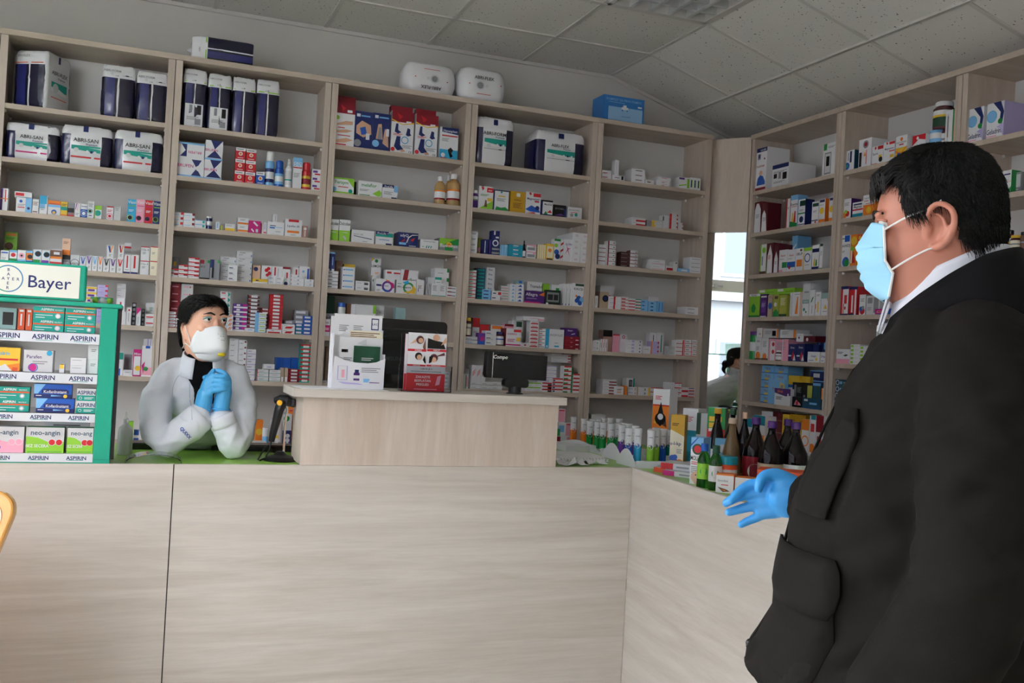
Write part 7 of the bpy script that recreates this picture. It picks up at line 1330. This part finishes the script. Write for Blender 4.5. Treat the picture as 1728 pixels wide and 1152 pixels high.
# left hand hanging at his side
def open_hand(mb, W, K, nrm, tips, rad):
    pass
limb(b, [(.075, .283, .83), (.085, .28, .79)], [.032, .03], mp)
for i, (df, dz) in enumerate(((.028, -.09), (.012, -.105), (-.006, -.10), (-.022, -.082))): limb(b, [(.085+df*.6, .28, .785), (.088+df, .272, .785+dz*.55), (.086+df, .262, .785+dz)], [.0105, .0095, .0075], mp, 10, 3)
limb(b, [(.1, .272, .81), (.118, .262, .785), (.122, .255, .755)], [.012, .0105, .009], mp, 10, 3)
fuse('body', b, .0033, M_skm, man, 2)
for s in (1, -1):
    q = mp(.0865, s*.034, 1.637); b = MB(); ball(b, q, .0125); e_ = b.build('eye', M_eyew, man, smooth=True)
    b = MB(); ball(b, mp(.0955, s*.0345, 1.637), (.0045, .0045, .0055)); b.build('iris', M_iris, e_, smooth=True)
    b = MB(); limb(b, [(.093, s*.02, 1.6415), (.0975, s*.034, 1.6455), (.086, s*.047, 1.6415)], [.0028, .0034, .0024], mp, 8, 3); b.build('eyelid', M_skm, man, smooth=True)
    b = MB(); limb(b, [(.1055, s*.014, 1.6545), (.1045, s*.030, 1.6575), (.092, s*.048, 1.6535)], [.0028, .0038, .002], mp, 8, 3); b.build('eyebrow', M_hair, man, smooth=True)
ZHM = [(-.2, 1.585), (-.09, 1.587), (-.04, 1.594), (-.022, 1.607), (-.016, 1.640), (-.008, 1.664), (.026, 1.660), (.031, 1.643), (.050, 1.641), (.060, 1.655), (.067, 1.675), (.074, 1.700), (.2, 1.706)]
hair_cap('hair', HM, .011, lambda f, l: interp(ZHM, f), mp, M_hair, man, 2.4, 3, .018, .0022)
b = MB(); rnd = random.Random(5)
for i in range(170):
    l = rnd.uniform(-.055, .062); L_ = rnd.uniform(.012, .034); z = 1.718+rnd.uniform(-.012, .012); k_ = (abs(l)/.07)**2*.03; b.tube([mp(.075-k_, l, z+.010), mp(.100-k_, l+.002, z+.004), mp(.114-k_, l+.004, z-L_*.45), mp(.112-k_, l+.006, z-L_)], [.0022, .002, .0014, .0002], 5)
b.build('fringe', M_hair, man, smooth=True)
# surgical mask
F0 = [(1.515, .086), (1.527, .104), (1.541, .117), (1.574, .128), (1.606, .130), (1.628, .118), (1.643, .109)]
def mk(u, v):
    z = v; a = abs(u); f0 = interp(F0, z); fe = interp([(1.515, .076), (1.556, .070), (1.572, .083), (1.643, .088)], z)
    pl = .0022*math.sin((z-1.53)/.0085*PI)*(1-a**2) if 1.53 < z < 1.61 else 0
    f = f0-(f0-fe)*a**2.1+pl; l = u*(.056+.011*interp([(1.515, 0), (1.58, 1), (1.643, .6)], z))
    return mp(f, l, z-(.010*a*a if z > 1.6 else 0))
mo_ = shell('face_mask', mk, [i/14-1 for i in range(29)], [1.515+.128*j/32 for j in range(33)], M_mask, man, .0012)
for s in (1, -1):
    b = MB(); b.tube([mk(s*.99, v) for v in (1.518, 1.535, 1.555, 1.575, 1.6, 1.625, 1.64)], .0022, 6); b.build('binding', M_lip, mo_)
    for P_ in ([mk(s*.98, 1.634), mp(.055, s*.0795, 1.643), mp(.024, s*.084, 1.655), mp(.006, s*.088, 1.668)], [mk(s*.98, 1.56), mp(.05, s*.079, 1.576), mp(.022, s*.080, 1.592), mp(.008, s*.082, 1.594)]):
        o_, r_ = smooth_path(P_, [.0016]*len(P_), 4); b = MB(); b.tube(o_, r_, 6); b.build('ear_loop', M_lip, mo_)
# shirt collar and jacket collar
def ringshell(name, parent, m, zt, zb, af, al, f0, flare, thick, gap=0.0, n=56, fn=None):
    fn = fn or mp; A = [gap+(2*PI-2*gap)*i/n for i in range(n+1)]
    def g(a, t):
        f = f0+(af+flare*(1-t))*math.cos(a); l = (al+flare*(1-t))*math.sin(a); return fn(f, l, zb(f)+(zt(f)-zb(f))*t)
    return shell(name, g, A, [0, .15, .35, .6, .85, 1], m, parent, thick)
ZS = [(-.12, 1.612), (-.06, 1.602), (.065, 1.536), (.1, 1.52)]
sc_ = ringshell('shirt_collar', man, M_shirt, lambda f: interp(ZS, f), lambda f: interp(ZS, f)-.062, .080, .074, -.016, .010, .003, .13)
b = MB(); q = [(.066, .016, 1.534), (.074, .046, 1.515), (.086, .038, 1.462), (.082, .010, 1.478)]
for s in (1, -1): b.poly([mp(f+.004, s*l, z) for f, l, z in q])
o = b.build('collar_leaf', M_shirt, sc_); m_ = o.modifiers.new('t', 'SOLIDIFY'); m_.thickness = .003
b = MB(); loft(b, [(1.36, .125, 0, .09), (1.44, .095, -.02, .075), (1.50, .068, -.03, .05)], 20, mp); fuse('shirt_front', b, .008, M_shirt, man, 2)
JC = [(-.2, 1.600), (-.10, 1.596), (-.06, 1.580), (-.017, 1.550), (.024, 1.517), (.066, 1.478), (.12, 1.44)]
ringshell('jacket_collar', man, M_coll, lambda f: interp(JC, f), lambda f: interp(JC, f)-.105, .086, .088, -.022, .060, .012, .22)
# jacket
b = MB()
TR = [(.865, .235, -.215, .262), (.892, .262, -.212, .262), (.915, .274, -.208, .262), (.957, .245, -.20, .256), (1.0, .228, -.20, .252), (1.053, .227, -.205, .252), (1.116, .217, -.21, .250), (1.185, .204, -.215, .246), (1.235, .188, -.22, .242), (1.29, .168, -.222, .238), (1.36, .140, -.22, .232), (1.406, .118, -.212, .222), (1.45, .094, -.20, .195), (1.485, .070, -.175, .145), (1.515, .045, -.145, .09)]
loft(b, dense(TR, 2), 56, mp, .86)
limb(b, [(-.055, .13, 1.435), (-.06, .205, 1.37), (-.055, .260, 1.28), (-.055, .285, 1.18), (-.035, .292, 1.09), (.005, .292, 1.0), (.045, .288, .92), (.070, .285, .855)], [.078, .088, .086, .083, .080, .076, .070, .064], mp, 24)
limb(b, [(-.05, -.165, 1.435), (-.05, -.235, 1.37), (-.02, -.295, 1.26), (.02, -.325, 1.18), (.10, -.345, 1.145), (.185, -.36, 1.13), (.215, -.365, 1.127)], [.078, .085, .08, .075, .066, .054, .050], mp, 24)
def wr(co):
    d = co-MC; f, l, z = d.dot(MF), d.dot(ML), co.z
    w = .0075*NZ.noise(Vector((f*7+z*5, l*7, z*15-f*8)))+.0035*NZ.noise(Vector((f*16, l*16, z*30+f*14)))
    w += .0042*(1-2.2*abs(NZ.noise(Vector((f*6+z*9+2, l*6, z*13-f*9)))))
    if l > .2: w += .009*NZ.noise(Vector((f*6+3, l*5, z*22+f*16)))
    return w
jk = fuse('jacket', b, .0062, M_jack, man, 5, wr)
# chest flap, hip pocket flap, seams and snap button of the jacket
def jac_f(l, z):
    z_, fr, bk, w = None, interp([(a, b_) for a, b_, *_ in TR], z), interp([(a, c_) for a, b_, c_, *_ in TR], z), interp([(a, d) for a, b_, c_, d in TR], z)
    f0 = bk+(fr-bk)*.46; s_ = min(.999, abs(l)/w)**(1/.86); return f0+(fr-f0)*max(0, 1-s_*s_)**(.43)
def patch(name, poly_l_z, off, th, m=M_jack):
    """a cloth panel lying on the left front of the jacket: rows of (z, l_outer, l_inner)"""
    rows = poly_l_z; nv = 9; V = []; b = MB()
    for (z, l0, l1) in rows:
        for j in range(nv):
            l = l0+(l1-l0)*j/(nv-1); f = jac_f(l, z); n_ = Vector((.7, l*3.0, 0)).normalized(); V.append(mp(f+off*n_.x, l+off*n_.y, z))
    b.raw(V, [(i*nv+j, (i+1)*nv+j, (i+1)*nv+j+1, i*nv+j+1) for i in range(len(rows)-1) for j in range(nv-1)]); o = b.build(name, m, jk, smooth=True); s = o.modifiers.new('t', 'SOLIDIFY'); s.thickness = th; s.offset = 0; return o
patch('chest_flap', [(1.34, .165, .150), (1.30, .185, .135), (1.26, .190, .120), (1.22, .188, .110), (1.185, .19, .108), (1.172, .19, .108)], .008, .005)
patch('pocket_flap', [(1.118, .215, .045), (1.10, .222, .040), (1.07, .226, .036), (1.045, .224, .050), (1.028, .218, .10)], .009, .005)
patch('hip_pocket', [(1.04, .222, .05), (1.0, .225, .04), (.95, .226, .04), (.905, .224, .05)], .006, .004)
patch('front_placket', [(1.40, .030, -.004), (1.30, .032, -.006), (1.2, .034, -.008), (1.1, .034, -.008), (1.0, .034, -.008), (.92, .034, -.008), (.885, .034, -.008)], .003, .004)
b = MB(); ball(b, mp(.268, .03, .925), .008); b.build('snap_button', M_shoe, jk, smooth=True)
# trousers and shoes
b = MB()
loft(b, [(.80, .11, -.16, .18), (.88, .16, -.17, .2), (.96, .16, -.17, .2)], 30, mp)
for s in (1, -1): limb(b, [(-.02, s*.095, .84), (-.01, s*.105, .48), (-.03, s*.115, .09)], [.105, .08, .075], mp)
fuse('trousers', b, .012, M_trou, man, 3)
for s in (1, -1):
    b = MB(); limb(b, [(-.09, s*.115, .05), (.0, s*.12, .05), (.10, s*.125, .036), (.17, s*.125, .032)], [.045, .046, .036, .026], mp); b2 = [mp(-.13, s*.12-.045, 0), mp(-.13, s*.12+.045, 0), mp(.2, s*.125+.05, 0), mp(.2, s*.125-.05, 0)]
    fuse('shoe', b, .008, M_shoe, man, 2)
# reaching right hand in a blue glove: palm to the camera, fingers spread
b = MB(); HL = -.372
def hp(f, dl, z): return mp(f, HL+dl, z)
limb(b, [(.222, 0, 1.128), (.245, 0, 1.127), (.268, 0, 1.125)], [.034, .033, .034], hp, 16, 3)
for (z0, z1) in ((1.160, 1.150), (1.140, 1.130), (1.118, 1.107), (1.098, 1.086)): limb(b, [(.245, 0, (z0+1.127)/2), (.275, -.002, z0-.002), (.31, 0, z1)], [.018, .0165, .0135], hp, 12, 3)
ball(b, (.262, .012, 1.15), (.026, .014, .018), hp); ball(b, (.258, .01, 1.105), (.026, .012, .022), hp)
for P_, r_ in (([(.305, 0, 1.149), (.336, .004, 1.143), (.358, .016, 1.124), (.370, .024, 1.108)], [.0125, .0115, .0105, .009]), ([(.308, -.002, 1.129), (.342, .0, 1.122), (.366, .010, 1.112), (.380, .018, 1.102)], [.0125, .0115, .0105, .009]), ([(.306, 0, 1.107), (.336, -.004, 1.096), (.360, -.002, 1.087), (.376, .004, 1.081)], [.012, .011, .010, .0085]), ([(.298, 0, 1.088), (.318, -.002, 1.076), (.336, 0, 1.066), (.349, .004, 1.058)], [.011, .010, .009, .0078])):
    limb(b, P_, r_, hp, 12, 4)
limb(b, [(.248, .006, 1.157), (.280, .012, 1.170), (.304, .022, 1.166), (.312, .030, 1.150), (.313, .034, 1.140)], [.017, .015, .0125, .0115, .009], hp, 12, 4)
gl = fuse('glove', b, .0032, M_glove, man, 2)
b = MB(); pts = [hp(.228, .034*math.cos(a), 1.127+.036*math.sin(a)) for a in [2*PI*i/20 for i in range(21)]]; b.tube(pts, .0035, 8); b.build('glove_cuff', M_glove, gl, smooth=True)

# ---------------------------------------------------------------- the pharmacist (woman)
wo = thing('person', 'person in pale grey coat and white respirator leaning on the counter, gloved hands clasped', 'person', (0, 0, 0))
WA = math.radians(27); WC = Vector((.945, -1.545, 0)); WFv = Vector((math.sin(WA), -math.cos(WA), 0)); WL = Vector((-WFv.y, WFv.x, 0))
ZP = 1.40; TI = math.radians(4)
def wp(f, l, z):
    dz = z-ZP; f2 = f*math.cos(TI)-dz*math.sin(TI); z2 = ZP+f*math.sin(TI)+dz*math.cos(TI); return WC+WFv*f2+WL*l+Vector((0, 0, z2))
HW = [(1.292, .06, -.05, .045), (1.305, .082, -.05, .050), (1.322, .090, -.062, .057), (1.345, .094, -.075, .064), (1.37, .094, -.085, .068), (1.40, .092, -.09, .071), (1.425, .089, -.092, .072), (1.45, .093, -.092, .072), (1.475, .092, -.088, .071), (1.50, .082, -.078, .065), (1.518, .062, -.06, .052), (1.53, .035, -.03, .03), (1.533, .012, -.01, .012)]
b = MB(); loft(b, dense(HW, 3), 44, wp, .95)
ball(b, (.096, 0, 1.405), (.016, .011, .022), wp); ball(b, (.091, 0, 1.43), (.009, .009, .02), wp); ball(b, (.066, .040, 1.41), (.018, .02, .016), wp); ball(b, (.066, -.040, 1.41), (.018, .02, .016), wp)
for s in (1, -1): ball(b, (.083, s*.032, 1.462), (.012, .022, .007), wp)
limb(b, [(.945, -1.52, 1.20), (.945, -1.535, 1.28), (.942, -1.548, 1.345)], [.07, .05, .046])
limb(b, [(.95, -1.12, .92), (.95, -1.28, 1.06), (.95, -1.46, 1.18)], [.12, .10, .09])
for s in (1, -1): limb(b, [(.95+s*.08, -1.10, .9), (.95+s*.09, -1.12, .48), (.95+s*.09, -1.08, .09)], [.075, .05, .035])
limb(b, [(.835, -1.51, 1.19), (.795, -1.60, 1.09), (.845, -1.69, .99), (.905, -1.70, 1.06), (.948, -1.70, 1.115)], [.04, .036, .032, .03, .0245])
limb(b, [(1.06, -1.51, 1.195), (1.097, -1.60, 1.09), (1.06, -1.70, .99), (1.028, -1.70, 1.06), (1.013, -1.695, 1.125)], [.04, .036, .032, .03, .0245])
for s in (1, -1):
    pts = [(.008, s*.070, 1.392), (.010, s*.074, 1.412), (.004, s*.078, 1.430), (-.008, s*.080, 1.436), (-.017, s*.080, 1.424), (-.018, s*.078, 1.406), (-.010, s*.074, 1.388), (-.002, s*.071, 1.376)]
    limb(b, pts, [.003, .0035, .004, .004, .004, .0045, .005, .0055], wp, 10, 3); ball(b, (-.005, s*.070, 1.406), (.013, .004, .024), wp)
fuse('body', b, .0033, M_skw, wo, 3)
for s in (1, -1):
    b = MB(); ball(b, wp(.0775, s*.0315, 1.446), .0125); e_ = b.build('eye', M_eyew, wo, smooth=True)
    b = MB(); ball(b, wp(.0872, s*.0315+.0018, 1.4475), (.0055, .0055, .0055)); b.build('iris', M_iris, e_, smooth=True)
    b = MB(); limb(b, [(.086, s*.016, 1.448), (.0905, s*.0315, 1.4555), (.080, s*.047, 1.449)], [.0028, .0038, .0024], wp, 8, 3); b.build('eyelid', M_shadow, wo, smooth=True)
    b = MB(); limb(b, [(.0855, s*.017, 1.4465), (.0905, s*.0315, 1.4525), (.0795, s*.0475, 1.447)], [.0009, .0013, .001], wp, 6, 3); b.build('lash_line', M_hair, wo, smooth=True)
    b = MB(); limb(b, [(.084, s*.018, 1.4405), (.088, s*.0315, 1.4375), (.0795, s*.045, 1.4425)], [.0022, .0026, .002], wp, 8, 3); b.build('lower_lid', M_skw, wo, smooth=True)
    b = MB(); limb(b, [(.0975, s*.012, 1.4650), (.0965, s*.028, 1.4715), (.086, s*.050, 1.4655)], [.0026, .003, .0012], wp, 8, 3); b.build('eyebrow', M_hair, wo, smooth=True)
ZHW = [(-.2, 1.36), (-.06, 1.365), (-.03, 1.385), (-.024, 1.425), (.0, 1.440), (.018, 1.432), (.030, 1.445), (.045, 1.470), (.062, 1.488), (.080, 1.499), (.2, 1.505)]
hair_cap('hair', HW, .010, lambda f, l: interp(ZHW, f)+(0 if f < .05 else -.0+abs(l)*-.1), wp, M_hair, wo, 1.4, 8, .024, .001, 0)
b = MB(); ball(b, wp(-.115, 0, 1.385), (.035, .04, .04)); limb(b, [(-.12, .0, 1.37), (-.135, .02, 1.33), (-.12, .03, 1.29)], [.025, .022, .008], wp); fuse('hair_bun', b, .006, M_hair, wo, 2)
# respirator
G0 = [(1.292, .070), (1.302, .094), (1.318, .116), (1.335, .136), (1.345, .139), (1.375, .130), (1.40, .120), (1.416, .110), (1.424, .100)]
def rk(u, v):
    a = abs(u); f0 = interp(G0, v); fe = interp([(1.292, .050), (1.34, .034), (1.36, .030), (1.40, .046), (1.424, .060)], v); f = f0-(f0-fe)*a**1.9; l = u*interp([(1.292, .052), (1.33, .067), (1.36, .0725), (1.40, .070), (1.424, .062)], v)
    return wp(f, l, v-(.020*a**1.5 if v > 1.38 else .02*a**1.5*(v-1.33)/.05 if v > 1.33 else 0)+(.012*a*a if v < 1.32 else 0))
ms = shell('respirator', rk, [i/12-1 for i in range(25)], [1.292+.132*j/26 for j in range(27)], M_maskw, wo, .0016)
b = MB(); ball(b, rk(.12, 1.320)+Vector((0, -.001, -.002)), (.017, .009, .008), rot=(WA, 'Z')); b.build('valve', M_val, ms, smooth=True)
b = MB(); b.tube([rk(u, 1.347) for u in [i/10-1 for i in range(21)]], .0011, 6); b.build('fold_seam', M_maskw, ms)
b = MB(); b.tube([rk(u, 1.415) for u in [i/10-1 for i in range(21)]], .0013, 6); b.build('nose_seam', M_maskw, ms)
p = MB()
for (uu, vv, w_) in ((.0, 1.394, .16), (.05, 1.386, .12), (.02, 1.378, .2), (.05, 1.371, .1)): p.poly([rk(uu+a_*w_, vv+d_)+WFv*.0022 for a_, d_ in ((-1, -.0014), (0, -.0014), (1, -.0014), (1, .0012), (0, .0012), (-1, .0012))], PAL['gy'])
p.build('print', M_card, ms)
for s in (1, -1):
    for P_ in ([rk(s*.99, 1.372), wp(.012, s*.0745, 1.405), wp(-.012, s*.079, 1.44), wp(-.06, s*.077, 1.455)], [rk(s*.99, 1.35), wp(.0, s*.0725, 1.36), wp(-.03, s*.062, 1.352), wp(-.06, s*.05, 1.345)]):
        o_, r_ = smooth_path(P_, [.0018]*4, 4); b = MB(); b.tube(o_, r_, 6); b.build('strap', M_lip, ms)
# turtleneck
b = MB(); limb(b, [(.948, -1.51, 1.16), (.950, -1.545, 1.23), (.948, -1.55, 1.29), (.945, -1.553, 1.325)], [.085, .068, .058, .054]); limb(b, [(.965, -1.545, 1.16), (.96, -1.565, 1.215), (.955, -1.57, 1.25)], [.05, .055, .05]); fuse('turtleneck', b, .006, M_turt, wo, 3)
# coat
b = MB()
def wring(pts):
    """torso rings along the leaning spine: (x, y, z, halfwidth, halfthick)"""
    n = len(b.v); seg = 40; P = [Vector(q[:3]) for q in pts]
    for i, q in enumerate(pts):
        t = (P[min(i+1, len(P)-1)]-P[max(i-1, 0)]).normalized(); side = Vector((1, 0, 0)); nn = side.cross(t).normalized()
        for k in range(seg):
            a = 2*PI*k/seg; ca, sa_ = math.cos(a), math.sin(a); b.v.append(tuple(P[i]+side*q[3]*math.copysign(abs(ca)**.85, ca)+nn*q[4]*math.copysign(abs(sa_)**.85, sa_)))
    for i in range(len(pts)-1):
        for k in range(seg): b.f.append((n+i*seg+k, n+i*seg+(k+1) % seg, n+(i+1)*seg+(k+1) % seg, n+(i+1)*seg+k)); b.c.append(None)
    b.f.append(tuple(n+k for k in range(seg))[::-1]); b.c.append(None); m_ = n+(len(pts)-1)*seg; b.f.append(tuple(m_+k for k in range(seg))); b.c.append(None)
wring([(.95, -1.05, .56, .20, .15), (.95, -1.06, .75, .205, .155), (.95, -1.10, .92, .195, .15), (.95, -1.24, 1.03, .17, .14), (.95, -1.40, 1.10, .172, .14), (.952, -1.48, 1.165, .172, .120), (.952, -1.515, 1.222, .16, .086), (.950, -1.515, 1.258, .125, .062), (.948, -1.515, 1.288, .085, .045)])
limb(b, [(.89, -1.51, 1.258), (.838, -1.51, 1.235), (.805, -1.545, 1.175), (.790, -1.60, 1.10), (.802, -1.655, 1.03), (.835, -1.69, .994)], [.046, .053, .056, .056, .053, .047])
limb(b, [(.832, -1.69, .998), (.865, -1.70, 1.025), (.905, -1.70, 1.06), (.932, -1.70, 1.085)], [.050, .052, .054, .052], None, 20)
limb(b, [(1.01, -1.51, 1.262), (1.062, -1.51, 1.242), (1.092, -1.545, 1.175), (1.100, -1.60, 1.10), (1.088, -1.66, 1.03), (1.06, -1.695, .993)], [.046, .053, .055, .054, .050, .046])
limb(b, [(1.065, -1.695, .997), (1.048, -1.70, 1.03), (1.03, -1.70, 1.065), (1.018, -1.70, 1.085)], [.048, .047, .046, .044], None, 20)
def rdg(a, b_, c_): return 1-2.2*abs(NZ.noise(Vector((a, b_, c_))))
def ww(co): return .0045*rdg(co.x*11+co.z*9, co.y*8, co.z*15-co.x*10)+.007*NZ.noise(Vector((co.x*9+co.z*6, co.y*9, co.z*16-co.x*12)))+.004*NZ.noise(Vector((co.x*22+co.z*18, co.y*22, co.z*34-co.x*20)))

coat = fuse('coat', b, .0055, M_coat, wo, 4, ww)
# cuffs, stand collar, placket, embroidered sleeve mark
def cuff(c0, c1, r0, r1):
    a = Vector(c0); d = (Vector(c1)-a); n_ = d.normalized(); x = n_.cross(Vector((0, 1, 0))).normalized(); y = n_.cross(x)
    return shell('cuff', lambda u, t: a+d*t+(x*math.cos(u)+y*math.sin(u))*(r0+(r1-r0)*t), [2*PI*i/28 for i in range(29)], [0, .3, .6, 1], M_coat, coat, .003)
cuff((.905, -1.70, 1.06), (.950, -1.70, 1.102), .052, .0525); cuff((1.03, -1.70, 1.065), (1.012, -1.70, 1.106), .0455, .0455)
def colr(side):
    A = [side*(.45+i*.155) for i in range(17)]
    def g(a, t): r = .068+.016*(1-t); return Vector((.948+r*1.05*math.sin(a), -1.542-r*math.cos(a)*1.05, 1.248+.076*t-.022*math.cos(a)+.012*(1-t)*0))
    return shell('stand_collar', g, A, [0, .3, .6, .85, 1], M_coat, coat, .005)
colr(1); colr(-1)
def flap(name, pts, y): b_ = MB(); b_.prism(pts, y, y+.006); o = b_.build(name, M_coat, coat, bevel=.002); return o
from mathutils.bvhtree import BVHTree
bv = BVHTree.FromPolygons([v.co.copy() for v in coat.data.vertices], [tuple(q.vertices) for q in coat.data.polygons])
p = MB(); ax = Vector((.74, 0, .67)); az = Vector((-.67, 0, .74)); oc = Vector((.893, -2.2, 1.043))
def stitch(a, z):
    q = oc-az*a+ax*z; h_ = bv.ray_cast(q, Vector((0, 1, 0)), 2.0)[0]; return (h_ or Vector((q.x, -1.75, q.z)))+Vector((0, -.0015, 0))
put_text(p, 'QUIXX', .12, .05, 0, 0, .24, hx('2a4fa8'), stitch, bold=.03)
p.build('embroidery', M_card, coat)
def on_coat(x, z): h_ = bv.ray_cast(Vector((x, -2.2, z)), Vector((0, 1, 0)), 2.0)[0]; return h_ if h_ else Vector((x, -1.6, z))
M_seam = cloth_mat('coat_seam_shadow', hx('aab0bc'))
for P_ in ([(.885, 1.262), (.862, 1.235), (.848, 1.20), (.846, 1.16)], [(1.012, 1.265), (1.03, 1.24), (1.043, 1.20), (1.046, 1.16)], [(.905, 1.245), (.905, 1.20), (.908, 1.15), (.912, 1.09)]):
    o_, r_ = smooth_path([on_coat(*q) for q in P_], [.0011]*4, 5); b = MB(); b.tube([on_coat(q.x, q.z) for q in o_], .0011, 6); b.build('seam', M_seam, coat)
# legs
b = MB()
for s in (1, -1): limb(b, [(.95+s*.085, -1.08, .7), (.95+s*.09, -1.10, .45), (.95+s*.09, -1.07, .08)], [.095, .07, .06])
fuse('trousers', b, .012, M_trou, wo, 3)
for s in (1, -1):
    b = MB(); limb(b, [(.95+s*.09, -1.03, .045), (.95+s*.09, -1.12, .045), (.95+s*.095, -1.22, .03)], [.04, .04, .028]); fuse('shoe', b, .008, M_shoe, wo, 2)
# clasped gloved hands
b = MB()
limb(b, [(.948, -1.70, 1.125), (.951, -1.702, 1.15), (.954, -1.706, 1.18)], [.0315, .030, .028], None, 16, 3)
for (z0, z1, x1) in ((1.195, 1.246, .978), (1.185, 1.230, .976), (1.175, 1.212, .974), (1.165, 1.193, .972)): limb(b, [(.950, -1.708, z0-.02), (.958, -1.716, (z0+z1)/2), (x1, -1.728, z1)], [.020, .018, .013], None, 12, 3)
for (za, zb_, xe) in ((1.248, 1.246, 1.026), (1.231, 1.231, 1.029), (1.2135, 1.217, 1.029), (1.195, 1.204, 1.022)): limb(b, [(.976, -1.727, za), (.997, -1.743, (za+zb_)/2+.001), (1.014, -1.744, zb_+.0005), (xe, -1.733, zb_)], [.0100, .0098, .0095, .0082], None, 12, 4)
limb(b, [(.955, -1.712, 1.215), (.968, -1.70, 1.246), (.980, -1.696, 1.266)], [.014, .0115, .0095], None, 12, 4)
g1 = fuse('glove', b, .0026, M_glove2, wo, 1)
b = MB()
limb(b, [(1.013, -1.695, 1.135), (1.016, -1.696, 1.16), (1.020, -1.698, 1.19), (1.020, -1.70, 1.222)], [.0305, .029, .029, .024], None, 16, 3)
limb(b, [(1.028, -1.70, 1.20), (1.030, -1.708, 1.235), (1.014, -1.705, 1.258), (.994, -1.70, 1.267)], [.018, .014, .0115, .0095], None, 12, 4)
for z in (1.24, 1.222, 1.204): limb(b, [(1.03, -1.695, z), (1.0, -1.683, z+.004), (.97, -1.682, z+.004), (.95, -1.692, z)], [.012, .011, .010, .0085], None, 12, 4)
g2 = fuse('glove', b, .0026, M_glove2, wo, 1)
for (c0, r, g_) in (((.9455, -1.70, 1.117), .0335, g1), ((1.0125, -1.695, 1.128), .032, g2)):
    b = MB(); b.tube([(c0[0]+r*math.cos(a), c0[1]+r*math.sin(a), c0[2]+(.35 if g_ is g1 else .05)*-r*math.cos(a)) for a in [2*PI*i/20 for i in range(21)]], .003, 8); b.build('glove_cuff', M_glove2, g_, smooth=True)

bpy.data.scenes.remove(TSC)
